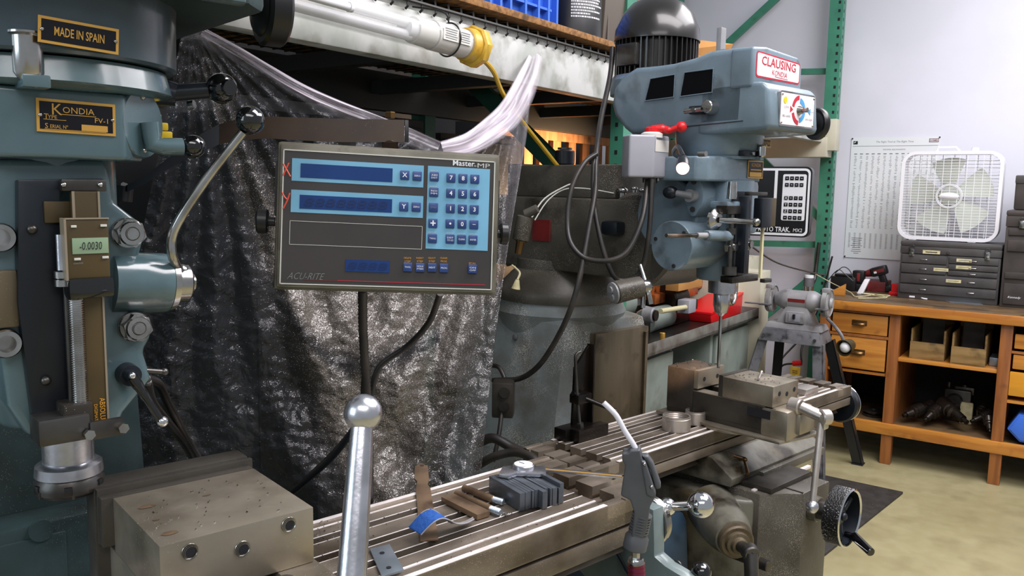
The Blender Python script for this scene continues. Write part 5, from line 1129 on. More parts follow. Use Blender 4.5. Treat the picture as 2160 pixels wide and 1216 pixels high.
for i in range(46):
    c = VM @ V((random.uniform(.01, VW-.01), random.uniform(.01, VD-.01), .0004)); s_ = random.choice((.0006, .0008, .0012, .002)); m.box(-s_, s_, -.0005, .0006, 0, .0006, 0, Mx.Translation(c) @ Mx.Rotation(random.uniform(0, 6), 4, 'Z'))
solo('metal_chips', m, M1, t1(1055, 1085), 'scattered bright metal chips and curls over the left mill table and vise', 'chips', kind='stuff')
# ------------------------------------------------------------------ air blow gun hanging at the table end
AG = Fr(100, WF.w(WF.d(1345, 1050, 1.27)))
def ag(u, v, y=0): p = AG.y(u, v, y); return p
bg = Th('air_blow_gun', 'dark grey air blow gun with a bent white nozzle and maroon coupler', 'air gun', AG, ag(1345, 1200))
def aprism(m, px, y0, y1, b=.002): m.prism([(ag(u, v).x, ag(u, v).z) for u, v in px], 'y', y0, y1, b, 3)
m = MB('gunp'); aprism(m, [(1313, 951), (1325, 951), (1330, 945), (1350, 944), (1354, 960), (1375, 1010), (1384, 1040), (1372, 1062), (1364, 1115), (1356, 1130), (1332, 1130), (1338, 1075), (1330, 1050), (1310, 1040), (1316, 1000), (1319, 975), (1313, 968)], -.014, .014, .004); bo_ = bg.part('body', m)
m = MB('gunp'); aprism(m, [(1352, 958), (1366, 958), (1378, 975), (1394, 1020), (1394, 1028), (1382, 1030), (1372, 990), (1362, 970)], -.009, .009, .004)
aprism(m, [(1352, 965), (1362, 968), (1384, 1035), (1376, 1043), (1364, 1038)], -.017, .017, .003); m.use('chromed')
for u, v in ((1359, 980), (1374, 1028)): c = ag(u, v, -.017); m.sph(c, .003, 10)
bg.part('trigger_lever', m)
m = MB('gunp'); a = ag(1350, 1118); b = ag(1338, 1158); pr = []; L = (b-a).length
for k in range(7): pr += [(.0155, L*.0+L*.62*k/7), (.0155, L*.62*(k+.55)/7), (.0135, L*.62*(k+.6)/7), (.0135, L*.62*(k+.97)/7)]
a_up = ag(1355, 1085); d_ = (b-a_up); pr = [(r_, h_*1.55) for r_, h_ in pr]
pr = [(r_, min(h_, d_.length*.66)) for r_, h_ in pr]+[(.0185, d_.length*.66), (.0185, d_.length*.97), (.016, d_.length)]
m.lathe(pr, a_up, d_, 28); bg.part('ribbed_handle', m)
m = MB('brass'); m.use('chromed'); a = ag(1342, 1156); b = ag(1341, 1178); m.cyl(a, b, .0065, .0065, 6); m.lathe([(.011, 0), (.0135, .004), (.0135, .008)], b, ag(1344, 1216)-b, 24); m.use('maroon'); e = ag(1344, 1240); d_ = e-b; L = d_.length; pr = []
for k in range(4): pr += [(.0135, .008+.007*k), (.0135, .0125+.007*k), (.0125, .0127+.007*k)]
m.lathe(pr+[(.0125, .036), (.014, .038), (.014, L)], b, d_, 24); bg.part('coupler', m, label='maroon quick coupler')
m = MB('gunn'); m.tube([ag(1345, 958), ag(1336, 938), ag(1318, 910), ag(1303, 882), ag(1292, 868), ag(1273, 850)], .0042, 12, sub=5); bg.part('nozzle_tube', m, label='bent white nozzle tube')
m = MB('rubber'); m.tube([ag(1344, 1236), ag(1340, 1290), V((-.05, .05, -.35))], .007, 10); bg.part('air_hose', m)

# ================================================================== digital readout on its arm
TL, TR = V(WF.d(592, 303, 1.06)), V(WF.d(1050, 331, 1.115))
ex = (TR-TL); DW = ex.length; ex.normalize()
r_bl = (CF + CR*((583-1080)/FPX) + CU*((608-606)/FPX)); tq = (TL-CC).dot(ex)/r_bl.dot(ex); BL = CC+r_bl*tq
ez = (TL-BL); DH = ez.length; ez.normalize(); ez = (ez-ex*ez.dot(ex)).normalized(); en = ex.cross(ez)   # faces the room
def dp(u, v, off=0):
    d = CF + CR*((u-1080)/FPX) + CU*((608-v)/FPX); o = TL+en*off; t = (o-CC).dot(en)/d.dot(en); p = CC+d*t-TL; return p.dot(ex), p.dot(ez)
DM = Mx(((ex.x, -en.x, ez.x, TL.x), (ex.y, -en.y, ez.y, TL.y), (ex.z, -en.z, ez.z, TL.z), (0, 0, 0, 1)))
dr_ = Th('digital_readout', 'two-axis digital readout box with blue keys on a brown arm in the centre', 'readout', WF, TL+ex*DW/2-ez*DH)
def D(mt): m = MB(mt); m.M = DM; return m
m = D('drophone'); m.box(-.004, DW+.004, .004, .065, -DH-.003, .004, .005); m.box(-.0, DW, -.004, .006, -DH, .0, .003); dr_.part('case', m)
m = D('dropanel'); m.box(.005, DW-.005, -.0052, -.003, -DH+.005, -.008); m.use('chrstrip')
for a_ in ((.004, .0055, -DH+.004, -.0075), (DW-.0055, DW-.004, -DH+.004, -.0075)): m.box(a_[0], a_[1], -.0062, -.003, a_[2], a_[3])
m.box(.004, DW-.004, -.0062, -.003, -.0090, -.0075); m.box(.004, DW-.004, -.0062, -.003, -DH+.004, -DH+.0055)
a = dp(612, 466); b = dp(889, 527)
for x0_, x1_, z0_, z1_ in ((a[0], b[0], a[1]-.0006, a[1]), (a[0], b[0], b[1], b[1]+.0006), (a[0], a[0]+.0006, b[1], a[1]), (b[0]-.0006, b[0], b[1], a[1])): m.box(x0_, x1_, -.0056, -.005, z0_, z1_)
po = dr_.part('front_panel', m)
def drect(m, u0, v0, u1, v1, off, th=.0006):
    a = dp(u0, v0); b = dp(u1, v1); m.box(a[0], b[0], off-th, off, b[1], a[1], 0); return a, b
for r_ in ((617, 335, 892, 397), (615, 401, 891, 461), (902, 351, 1027, 530)): m = D('drobl'); drect(m, *r_, -.0052); dr_.part('blue_field', m, po)
for r_, s_ in (((635, 346, 827, 386), 0), ((633, 412, 826, 450), 8), ((729, 548, 821, 576), 4)):
    m = D('drowin'); a, b = drect(m, *r_, -.0056); m.use('droseg')
    if s_: m.text('8'*s_, ((a[0]+b[0])/2, -.0064, (a[1]+b[1])/2), XV, ZV, w=(b[0]-a[0])*.9, h=(a[1]-b[1])*.6, shear=.15)
    dr_.part('display_window', m, po)
def dtext(m, s_, u, v, w=None, h=None, off=-.0056, **k):
    p = dp(u, v); m.text(s_, (p[0], off, p[1]), XV, ZV, w=w, h=h, **k)
keys = [(853, 371, 'X', .8), (879, 373, 'ZERO', 0), (851, 437, 'Y', .8), (877, 438, 'ZERO', 0)]
for v, row in ((377, '789'), (409, '456'), (441, '123')):
    for k, ch_ in enumerate(row): keys.append((950+k*25-(v-377)*.02, v+k*1.2, ch_, .8))
keys += [(948, 473, '•', .8), (973, 474, '0', .8), (998, 475, '-', .3), (948, 505, 'DIST\nTO GO', 0), (972, 506, 'CLEAR', 0), (996, 507, 'ENTER', 0)]
keys += [(915, 374, 'ABS\nDIST', 0), (914, 407, 'INCH\nMM', 0), (913, 439, '2ND', -1), (912, 472, '+', 1), (911, 504, 'TANG', 0)]
keys += [(859, 564, 'TOOL', 0), (885, 565, 'HOLE\nPTRN', 0), (910, 565, 'NEXT', 0), (935, 566, 'PROG', 0), (995, 568, 'ON\nOFF', 0)]
K0 = None; KS = .0118
for u, v, s_, big in keys:
    p = dp(u, v); m = D('drokey'); m.box(p[0]-KS/2, p[0]+KS/2, -.0085, -.0055, p[1]-KS/2, p[1]+KS/2, .001); m.use('inkg' if big < 0 else 'inkw')
    if big > 0: m.text(s_, (p[0], -.0086, p[1]), XV, ZV, h=(.0058 if s_ not in '•-+' else (.003 if s_ == '•' else (.0006 if s_ == '-' else .007))), w=(.0042 if s_ == '-' else None), bold=.02)
    else:
        ls = s_.split('\n')
        for i, l in enumerate(ls): m.text(l, (p[0], -.0086, p[1]+(.0016 if len(ls) > 1 else 0)-i*.0034), XV, ZV, w=.0082, h=.0022)
    dr_.part('key', m, po)
m = D('inky')
for u, a_ in ((859, 'DELETE'), (885, 'INSERT'), (910, 'SELECT'), (935, 'CLEAR')): dtext(m, a_, u, 545, .0095, .0022); dtext(m, 'STEP' if u < 930 else 'PROG', u, 552, .008, .0026)
dtext(m, 'RECALL', 995, 556, .0095, .0022)
dr_.part('key_legend', m, po)
m = D('chrstrip')
for u, v in ((915, 362), (913, 395), (911, 491), (948, 493), (972, 494), (996, 495)): dtext(m, 'SETUP', u, v, .010, .0016, off=-.0062)
m.use('inkw'); dtext(m, 'Master', 977, 346, .029, .0075, bold=.01); m.use('chrstrip'); dtext(m, '-MP', 1015, 351, .0215, .0058)
dr_.part('panel_title', m, po); m = D('inkg'); dtext(m, 'ACU-RITE', 646, 583, .047, .0085, shear=.45, bold=-.01)
dr_.part('maker_print', m, po); m = D('inkr'); a = dp(712, 592); b = dp(1022, 602); m.box(a[0], b[0], -.0058, -.005, (a[1]+b[1])/2-.0004, (a[1]+b[1])/2+.0005); m.use('redm'); a = dp(640, 590); b_ = dp(712, 592); m.box(a[0], b_[0], -.0057, -.005, a[1]-.0007, a[1]-.0001)
dr_.part('red_stripe', m, po)
T['orng'] = mat('orange_red_marker_paint', C(206, 78, 58), .5)
m = D('orng')
def stroke(pts): m.tube([V((dp(u, v)[0], -.0058, dp(u, v)[1])) for u, v in pts], .0011, 6)
stroke([(598, 347), (604, 358), (613, 374)]); stroke([(610, 345), (604, 358), (598, 372)]); stroke([(595, 405), (600, 416), (606, 422)]); stroke([(612, 408), (606, 425), (598, 441)])
dr_.part('painted_letters', m, po, 'hand-painted red X and Y')
m = D('black'); a = dp(582, 466); m.cyl((a[0]-.003, .02, a[1]), (a[0]-.012, .02, a[1]), .006); m.lathe([(.014, 0), (.016, .002), (.016, .013), (.013, .015)], (a[0]-.011, .02, a[1]), (-1, 0, 0), 16); dr_.part('side_knob', m)
m = D('black'); a = dp(1050, 490); m.cyl((a[0]+.003, .03, a[1]), (a[0]+.012, .03, a[1]), .006); m.lathe([(.013, 0), (.015, .002), (.015, .010), (.012, .012)], (a[0]+.008, .03, a[1]), (1, 0, 0), 16); dr_.part('side_knob', m)
m = D('black'); a = dp(575, 430); b = dp(1062, 455); m.box(a[0]+.001, a[0]+.006, .015, .06, -.09, -.02); m.box(b[0]-.008, b[0]-.004, .015, .06, -.1, -.03); m.box(a[0]+.02, b[0]-.02, .055, .07, -.04, -.004, .002); dr_.part('yoke', m)
# square tube arm and its black hose end
def wd(u, v, d): return V(WF.d(u, v, d))
AT = [((853, 253), (853, 300)), ((700, 250), (700, 300)), ((560, 246), (560, 292)), ((505, 250), (505, 297)), ((462, 262), (462, 305)), ((425, 282), (425, 322)), ((385, 310), (385, 340)), ((340, 345), (340, 366)), ((300, 375), (300, 391)), ((268, 390), (268, 405))]
dps = [1.16, 1.15, 1.14, 1.135, 1.13, 1.12, 1.11, 1.10, 1.09, 1.085]
m = MB('armb'); th = .03; vs_ = []; fs = []
for (t_, b_), d_ in zip(AT, dps):
    th_ = th if t_[0] > 450 else .022; vs_ += [wd(*t_, d_), wd(*b_, d_), wd(*b_, d_+th_), wd(*t_, d_+th_)]
n_ = 5
for k in range(n_-1): fs += [(4*k+i, 4*k+(i+1) % 4, 4*k+4+(i+1) % 4, 4*k+4+i) for i in range(4)]
fs += [(0, 1, 2, 3)]; m.raw(vs_[:4*n_], fs); m.sharp = 30; m.use('black'); m.hexa([vs_[i]+ex*.0005 for i in range(4)], [vs_[i]+ex*.006 for i in range(4)], .001); dr_.part('arm_tube', m, label='brown square tube arm')
m = MB('blackm'); fs = [(4*k+i, 4*k+(i+1) % 4, 4*k+4+(i+1) % 4, 4*k+4+i) for k in range(n_-1, len(AT)-1) for i in range(4)]; m.raw(vs_, fs); m.use('black')
a, b = wd(262, 402, 1.10), wd(258, 418, 1.10); m.cyl(a+V((0, 0, .006)), b-V((0, 0, .004)), .012, n=16); m.tube([wd(268, 398, 1.1), M1.w(V((.3, 1.25, 1.42)))], .01, 10); dr_.part('arm_root', m, label='curved black arm end')
m = MB('brass'); a = wd(823, 250, 1.17); m.cyl(a, a+V((0, 0, .009)), .0075, n=6, b=.001); dr_.part('bolt', m)
m = MB('armb'); a = wd(823, 300, 1.175); m.cyl(a, wd(823, 312, 1.165), .012); dr_.part('pivot', m)
# cables hanging from the readout
for k, (pp, r_, rb) in enumerate((([(765, 612), (766, 700), (772, 800), (778, 900), (780, 1060)], .0062, .15), ([(770, 800), (760, 880), (720, 940), (660, 1000), (600, 1055)], .0055, .15), ([(774, 830), (748, 900), (705, 962), (635, 1025), (590, 1062)], .0045, 0))):
    m = MB('rubber' if k < 2 else 'black'); m.tube([wd(u, v, 1.17+.05*i if k == 0 else 1.3+.04*i) for i, (u, v) in enumerate(pp)], r_, 10, rib=rb, sub=24); m.sharp = 80
    dr_.part('readout_cable', m)
m = MB('rubber'); m.tube([wd(928, 620, 1.2), wd(905, 680, 1.25), wd(860, 730, 1.3), wd(800, 775, 1.32), wd(782, 840, 1.33)], .0048, 10); dr_.part('readout_cable', m)
# ================================================================== right milling machine (frame M2)
S2 = V((1.885, 1.21, 0)); SX, SY = S2.x, S2.y
def r_(u, v, y): return M2.y(u, v, SY+y)
def rx(u, v, x): return M2.x(u, v, SX+x)
mb = Th('milling_machine', 'blue-grey knee milling machine with a red-bordered white sign and black motor', 'milling machine', M2, (SX, 1.7, 0))
ZT2 = .88
mill_table(mb, 1.338, 1.43, 2.50, 2.59, 1.165, 1.385, ZT2, .062)
# column
m = MB('bluedirty')
cxl = 1.70; yfr = 1.60; ybk = 2.10
m.hexa([(1.60, yfr+.03, 0), (2.16, yfr+.03, 0), (2.16, ybk+.05, 0), (1.60, ybk+.05, 0)], [(1.70, yfr-.005, 1.115), (2.085, yfr-.005, 1.115), (2.085, ybk-.05, 1.115), (1.70, ybk-.05, 1.115)], .05)
ct = rx(1200, 605, -.0).z
m.lathe([(.19, 1.05), (.2, 1.10), (.208, 1.12), (.195, 1.15), (.195, 1.16)], (1.887, 1.80, 0), ZV, 56)
mb.part('column', m)
c = M2.x(1086, 712, 1.69); m = MB('stand'); m.sph((c.x-.0, c.y, c.z), .010, 16, (.35, 1, 1)); mb.part('plug', m)
m = MB('way'); m.box(1.80, 2.055, 1.575, 1.66, .35, 1.075, .003); m.use('bluedirty'); m.box(1.775, 1.80, 1.59, 1.66, .35, 1.085, .003); m.use('way'); m.box(1.80, 1.806, 1.570, 1.576, .35, 1.078); m.box(2.03, 2.04, 1.566, 1.576, .35, 1.06); mb.part('column_way', m, label='oily brown column way')
# turret, ram and its mass
m = MB('oily'); zr0, zr1 = 1.27, 1.50
m.lathe([(.20, 1.155), (.205, 1.17), (.20, 1.19), (.14, 1.25), (.14, 1.28)], (1.887, 1.80, 0), ZV, 48)
m.hexa([(1.77, 1.36, 1.25), (2.02, 1.36, 1.25), (2.02, 2.45, 1.25), (1.77, 2.45, 1.25)], [(1.76, 1.34, 1.47), (2.02, 1.34, 1.47), (2.02, 2.45, 1.47), (1.76, 2.45, 1.47)], .02); mb.part('ram', m, label='dark oily ram')
m = MB('oily'); m.box(1.78, 2.0, 1.50, 1.93, 1.47, 1.565, .008); m.use('blackm'); m.box(1.80, 1.98, 1.90, 1.96, 1.47, 1.57, .006); mb.part('ram_top', m)
c = rx(1362, 470, -.125); m = MB('blackm'); a, b = rx(1283, 465, -.125), rx(1318, 490, -.125)
m.box(SX-.16, SX-.12, min(a.y, b.y), max(a.y, b.y), b.z-.01, a.z+.0, .012); mb.part('ram_hand_hole', m); m = MB('redm'); a, b = rx(1125, 463, -.125), rx(1160, 510, -.125); m.box(SX-.128, SX-.124, min(a.y, b.y), max(a.y, b.y), b.z, a.z); mb.part('name_plate', m)
# gear teeth style adapter: knuckle behind the head
m = MB('oily'); m.cyl((SX-.11, 1.42, 1.36), (SX+.11, 1.42, 1.36), .13, .13, 48, .008); mb.part('head_knuckle', m)
# belt housing body: long sculpted casting, its left side faces the camera
def sx(pts, x=-.115): return [(rx(u, v, x).y, rx(u, v, x).z) for u, v in pts]
prof = sx([(1581, 96), (1500, 106), (1462, 122), (1420, 133), (1385, 138), (1340, 142), (1312, 160), (1294, 185), (1288, 220), (1295, 245), (1316, 272), (1330, 284), (1400, 278), (1480, 272), (1568, 266)])
m = MB('blue'); m.prism(prof, 'x', SX-.115, SX+.115, .016, 3)
m.sharp = 50; hz = prof
body = mb.part('belt_housing', m)
m = MB('void')
for P_ in ([(1372, 166), (1424, 157), (1421, 205), (1361, 213)], [(1444, 153), (1505, 145), (1502, 195), (1435, 204)]):
    g_ = sx(P_, -.117); m.prism(g_, 'x', SX-.1172, SX-.110, 0); 
mb.part('belt_window', m, body, 'dark belt access opening')
m = MB('blue')
for P_ in ([(1372, 166), (1424, 157), (1421, 205), (1361, 213)], [(1444, 153), (1505, 145), (1502, 195), (1435, 204)]):
    g_ = sx(P_, -.117); m.tube([V((SX-.1172, y, z)) for y, z in g_], .0018, 6, smooth=False, closed=True)
g_ = sx([(1440, 268), (1567, 255)], -.116); m.use('deckd'); m.tube([V((SX-.1155, y, z)) for y, z in g_], .0012, 5, smooth=False); mb.part('opening_rim', m, body)
# clevis and knob on the side
m = MB('blackm'); a, b = rx(1452, 224, -.14), rx(1478, 240, -.14); m.box(SX-.14, SX-.112, min(a.y, b.y), max(a.y, b.y), b.z, a.z, .004); m.use('chromed'); c = rx(1492, 225, -.14); m.cyl((SX-.112, c.y, c.z), (SX-.145, c.y, c.z), .018, .016, 24, .002); m.cyl((SX-.145, c.y, c.z), (SX-.152, c.y, c.z), .007, n=6)
c = rx(1466, 232, -.15); m.cyl((SX-.112, c.y, c.z), (SX-.16, c.y, c.z), .006, n=12); m.cyl((SX-.15, c.y-.02, c.z+.0), (SX-.15, c.y+.03, c.z-.002), .006, n=12); mb.part('side_clamp', m)
# front: sign board housing and the speed dial case
yf = -.118
a = r_(1581, 98, yf); zt_ = r_(1630, 106, yf-.002).z; 
m = MB('blue'); zs0 = r_(1630, 165, yf-.01).z-.01
m.prism([(SX-.118, zs0-.02), (SX+.112, zs0-.02), (SX+.112, zt_-.022), (SX+.092, zt_-.006), (SX-.06, zt_+.002), (SX-.118, zt_-.004)], 'y', SY+yf-.012, SY+yf+.05, .008, 3)
mb.part('sign_case', m)
# sign plate: tilted a little back
sc_ = [r_(1583, 112, yf-.016), r_(1664, 121, yf-.016), r_(1682, 172, yf-.016), r_(1580, 160, yf-.016)]
yp_ = SY+yf-.0128
m = MB('inkr'); 
def fill(m, P_, y, s=1.0, bev=0):
    cx = sum(p.x for p in P_)/len(P_); cz = sum(p.z for p in P_)/len(P_); m.prism([(cx+(p.x-cx)*s, cz+(p.z-cz)*s) for p in P_], 'y', y, y+.001)
sgx0, sgx1, sgz0, sgz1 = SX-.105, SX+.10, zs0+.005, zt_-.012
def rrect(x0, x1, z0, z1, r, cut=0):
    P_ = []
    for cx_, cz_, a0 in ((x1-r, z1-r-cut, 0), (x0+r, z1-r, 90), (x0+r, z0+r, 180), (x1-r, z0+r, 270)):
        for k in range(5): a = radians(a0+22.5*k); P_.append((cx_+r*cos(a), cz_+r*sin(a)))
    return P_
m.prism(rrect(sgx0, sgx1, sgz0, sgz1, .008, .008), 'y', yp_, yp_+.002)
m.use('signw'); m.prism(rrect(sgx0+.004, sgx1-.004, sgz0+.004, sgz1-.004, .006, .008), 'y', yp_-.0006, yp_)
m.use('inkr'); zm = (sgz0+sgz1)/2; exs = V((1, 0, -.02)).normalized(); ezs = V((.02, 0, 1)).normalized()
m.text('CLAUSING', ((sgx0+sgx1)/2+.0, yp_-.0006, zm+.009), exs, ezs, w=.16, h=.021, bold=.012); m.text('KONDIA', ((sgx0+sgx1)/2+.004, yp_-.0006, zm-.0135), exs, ezs, w=.07, h=.0125, shear=.1)
m.tube([V((SX-.02, yp_-.0008, zm-.021)), V((SX-.006, yp_-.0008, zm-.0225)), V((SX+.04, yp_-.0008, zm-.0235))], .0008, 5); mb.part('sign_plate', m, label='white lettered sign with red border')
# speed dial case
zc0, zc1 = r_(1650, 283, -.17).z, r_(1650, 176, -.17).z
m = MB('blue'); yq = -.175
x0c, x1c = SX-.115, SX+.118
m.prism([(SY+.02, zc0+.0), (SY+yq, zc0+.006), (SY+yq-.004, zc0+.02), (SY+yq+.004, zc1-.015), (SY+yq+.02, zc1), (SY-.06, zc1+.006), (SY+.02, zc1-.0)], 'x', x0c, x1c, .014, 3); mb.part('speed_dial_case', m)
xL, xR_ = SX-.07, SX+.088; zl, zh = zc0+.022, zc1-.022; yd = SY+yq-.004
m = MB('chromed'); m.prism(rrect(xL-.004, xR_+.004, zl-.004, zh+.004, .006), 'y', yd-.001, yd+.006)
m.use('signw'); m.prism(rrect(xL, xR_, zl, zh, .004), 'y', yd-.0018, yd-.001)
cxd, czd = (xL+xR_)/2+.006, (zl+zh)/2
def arc(m, r0, r1, a0, a1, y):
    n = 18; P_ = [(cxd+r1*cos(a0+(a1-a0)*k/n), czd+r1*sin(a0+(a1-a0)*k/n)) for k in range(n+1)]+[(cxd+r0*cos(a1-(a1-a0)*k/n), czd+r0*sin(a1-(a1-a0)*k/n)) for k in range(n+1)]
    m.prism(P_, 'y', y, y+.0006)
H2 = (zh-zl)/2
m.use('inkr'); arc(m, H2*.68, H2*.96, radians(94), radians(166), yd-.0026); arc(m, H2*.68, H2*.96, radians(194), radians(266), yd-.0026); m.prism([(xL+.042, czd-.008), (xL+.042, czd+.008), (xL+.056, czd)], 'y', yd-.0026, yd-.002)
m.use('inkb'); arc(m, H2*.48, H2*.8, radians(5), radians(84), yd-.0026); arc(m, H2*.48, H2*.8, radians(-84), radians(-5), yd-.0026); m.prism([(xR_-.018, czd-.008), (xR_-.018, czd+.008), (xR_-.032, czd)], 'y', yd-.0026, yd-.002)
m.use('ink'); m.text('LOW', (xL+.025, yd-.002, czd+.004), XV, ZV, w=.022, h=.006); m.text('HIGH', (xR_-.010, yd-.002, czd), XV, ZV, w=.014, h=.004); m.text('80-600', (xL+.026, yd-.002, zl+.02), XV, ZV, w=.036, h=.006); m.text('600-4200', (xR_-.024, yd-.002, zl+.018), XV, ZV, w=.034, h=.005)
m.use('ylw'); m.cyl((xL+.018, yd-.001, zh-.017), (xL+.018, yd-.0026, zh-.017), .008); do = mb.part('speed_dial_plate', m, label='white dial plate with red and blue arcs')
m = MB('chromed'); m.cyl((cxd, yd-.001, czd), (cxd, yd-.012, czd), .012, .008, 20); m.cyl((cxd, yd-.012, czd), (cxd, yd-.024, czd), .006)
for a, b in ((xL+.004, zl+.004), (xR_-.004, zl+.004), (xL+.004, zh-.004), (xR_-.004, zh-.004)): m.sph((a, yd-.002, b), .003, 8)
mb.part('dial_spindle', m, do)
c = r_(1722, 262, -.1); c = V((SX+.165, SY-.06, 0)); c = M2.x(1722, 262, SX+.175); m = MB('black'); m.lathe([(0, -.012), (.02, -.012), (.03, -.006), (.038, -.008), (.041, -.004), (.041, .007), (.038, .011), (.03, .008), (0, .006)], c, V((1, -.35, 0)), 48); m.cyl(c-XV*.06, c, .012, n=16); mb.part('speed_hand_wheel', m, label='black round speed hand wheel')
# drawbar stub and cap on top
a = rx(1540, 96, -.02); m = MB('stand'); m.cyl((SX, SY, prof[0][1]-.02), (SX, SY, prof[0][1]+.012), .055, .05, 36, .003); m.use('grimegrey'); m.box(SX-.013, SX+.010, SY+.03, SY+.045, prof[0][1], prof[0][1]+.075, .003); mb.part('spindle_cap', m)
# motor
mcx, mcy = SX+.02, SY+.265; zmb = 1.822; zmr = 1.955
mc = M2.y(1385, 100, mcy); mcx = mc.x
m = MB('motor'); m.cyl((mcx, mcy, 1.78), (mcx, mcy, zmb+.15), .098, n=48); mo = mb.part('motor', m, label='black finned motor')
zmt = M2.y(1385, 62, mcy-.11).z; zm0 = M2.y(1385, 148, mcy-.1).z
m = MB('motor')
for k in range(44):
    a = 2*pi*k/44; M_ = Mx.Translation((mcx, mcy, 0)) @ Mx.Rotation(a, 4, 'Z'); m.box(.095, .115, -.0018, .0018, zm0-.01, zmt+.012, 0, M_)
mb.part('cooling_fins', m, mo)
m = MB('motor'); R3 = .119; m.lathe([(.0, .118), (.035, .116), (.072, .1), (.1, .068), (R3-.003, .03), (R3, .0), (R3, -.004), (R3-.003, -.004)][::-1], (mcx, mcy, zmt), ZV, 56, caps=False); m.use('dsteel')
c = V((mcx, mcy, zmt+.012))+(CC*0+V((0, 0, 0))); 
mb.part('fan_cover', m, mo, 'smooth domed fan cover')
m = MB('blue'); m.lathe([(.125, zm0-.05), (.128, zm0-.012), (.118, zm0+.002), (.09, zm0+.004)], (mcx, mcy, 0), ZV, 48); mb.part('motor_flange', m)
m = MB('motor'); a = M2.y(1302, 110, mcy); m.box(mcx-.128, mcx-.10, mcy-.03, mcy+.04, a.z-.03, a.z+.03, .008); mb.part('terminal_box', m, mo)
# drum below the belt housing, clutch ring, gear case with plate
zd1 = r_(1500, 272, 0).z; zd0 = r_(1500, 332, 0).z
m = MB('blue'); m.lathe([(.098, zd0-.0), (.102, zd0+.012), (.112, zd0+.04), (.114, zd1+.03)], (SX, SY+.03, 0), ZV, 64); mb.part('belt_housing_drum', m)
zg1 = r_(1550, 333, -.05).z; zg0 = r_(1550, 384, -.05).z
m = MB('blue'); m.lathe([(.1, zg1-.002), (.105, zg1+.004), (.105, zd0-.004), (.1, zd0)], (SX, SY+.03, 0), ZV, 64); m.use('blackm'); a = r_(1560, 325, -.07); m.box(SX-.05, SX+.015, SY-.078, SY-.06, zg1+.004, zg1+.018, .002); m.use('chromed'); m.box(SX-.02, SX-.01, SY-.083, SY-.07, zg1+.007, zg1+.015, .001); c = r_(1478, 325, -.06); m.cyl((c.x-.0, SY-.055, c.z), (c.x, SY-.075, c.z), .007); mb.part('clutch_ring', m)
m = MB('blue'); a = r_(1495, 360, -.055).x; b = r_(1612, 360, -.055).x
m.prism([(a-.02, SY+.08), (a-.02, SY-.03), (a, SY-.055), (b-.02, SY-.055), (b, SY-.035), (b, SY+.08)], 'z', zg0, zg1, .006, 3); mb.part('gear_case', m)
def kd2(m, c, ex, ez, w, h): m.text('KONDIA', c+ez*h*.25, ex, ez, w=w*.6, h=h*.2); m.rect(c-ez*h*.28, ex, ez, w*.8, h*.25); m.rect(c-ez*h*.02, ex, ez, w*.7, h*.06)
def plate2(c, w, h, fn, nm='name_plate'):
    m = MB('gold'); m.rect(c, XV, ZV, w, h, .0015, .0015); m.use('plate'); m.rect(c, XV, ZV, w-.006, h-.006, .002); m.use('gold'); fn(m, c-V((0, .002, 0)), XV, ZV, w, h); mb.part(nm, m)
c = r_(1593, 358, -.0565); plate2(c, .072, .045, kd2)
c = M2.y(1610, 302, SY-.068); plate2(V((c.x, SY-.072, c.z)), .055, .022, lambda m, c, ex, ez, w, h: m.text('MADE IN SPAIN', c, ex, ez, w=w*.8, h=h*.4))
c = M2.y(1606, 322, SY-.085); m = MB('chromed'); m.lathe([(.005, -.012), (.010, -.008), (.010, .014), (.013, .016), (.012, .019), (0, .02)], (c.x, SY-.085, c.z), ZV, 20); m.use('blue'); m.box(c.x-.008, c.x+.008, SY-.088, SY-.05, c.z-.02, c.z-.012); mb.part('oil_cup', m)
# quill housing with fittings
zq1 = zg0+.004; zq0 = r_(1520, 590, 0).z
m = MB('blue'); m.lathe([(.05, zq0), (.054, zq0+.004), (.056, zq0+.085), (.062, zq0+.11), (.08, zq0+.13), (.082, zq1)], (SX-.01, SY+.01, 0), ZV, 48)
m.hexa([(SX-.09, SY-.06, zq0+.12), (SX+.06, SY-.06, zq0+.12), (SX+.06, SY+.12, zq0+.12), (SX-.09, SY+.12, zq0+.12)], [(SX-.09, SY-.06, zq1), (SX+.06, SY-.06, zq1), (SX+.06, SY+.12, zq1), (SX-.09, SY+.12, zq1)], .014)
mb.part('quill_housing', m)
# round cover sticking out at left plus the boss behind, seen on the left side
c = M2.x(1416, 519, SX-.2); m = MB('blue'); e = V((1, 0, 0)); m.cyl(c, c+XV*.18, .062, .060, 48, .002); 
for a in (.3, 2.4, 4.5): m.use('dsteel'); m.cyl(c+V((0, .05*cos(a), .05*sin(a))), c+V((-.003, .05*cos(a), .05*sin(a))), .005, n=8); m.use('blue')
mb.part('feed_gear_cover', m, label='round blue-grey cover')
m = MB('blue'); c2 = M2.x(1440, 445, SX-.10); m.cyl((SX-.13, c2.y+.03, c2.z-.01), (SX+.0, c2.y+.03, c2.z-.01), .095, .1, 48, .004); mb.part('swivel_flange', m)
c = M2.x(1463, 413, SX-.145); m = MB('blue'); P_ = [(c.y+.045*cos(a)*(.62 if abs(sin(a)) < .5 else .5), c.z+.052*sin(a)) for a in [2*pi*k/24 for k in range(24)]]; m.prism(P_, 'x', c.x, c.x+.07, .003); m.use('dsteel')
for s in (-1, 1): m.cyl((c.x, c.y, c.z+s*.034), (c.x-.004, c.y, c.z+s*.034), .007, n=8)
m.use('grimegrey'); e = M2.x(1418, 408, c.x-.03); m.cyl((c.x, c.y, c.z), (c.x-.02, c.y, c.z), .016); m.cyl((c.x-.018, c.y-.01, c.z), (c.x-.03, e.y, e.z+.002), .009, .0075, 16); lo = mb.part('feed_crank', m)
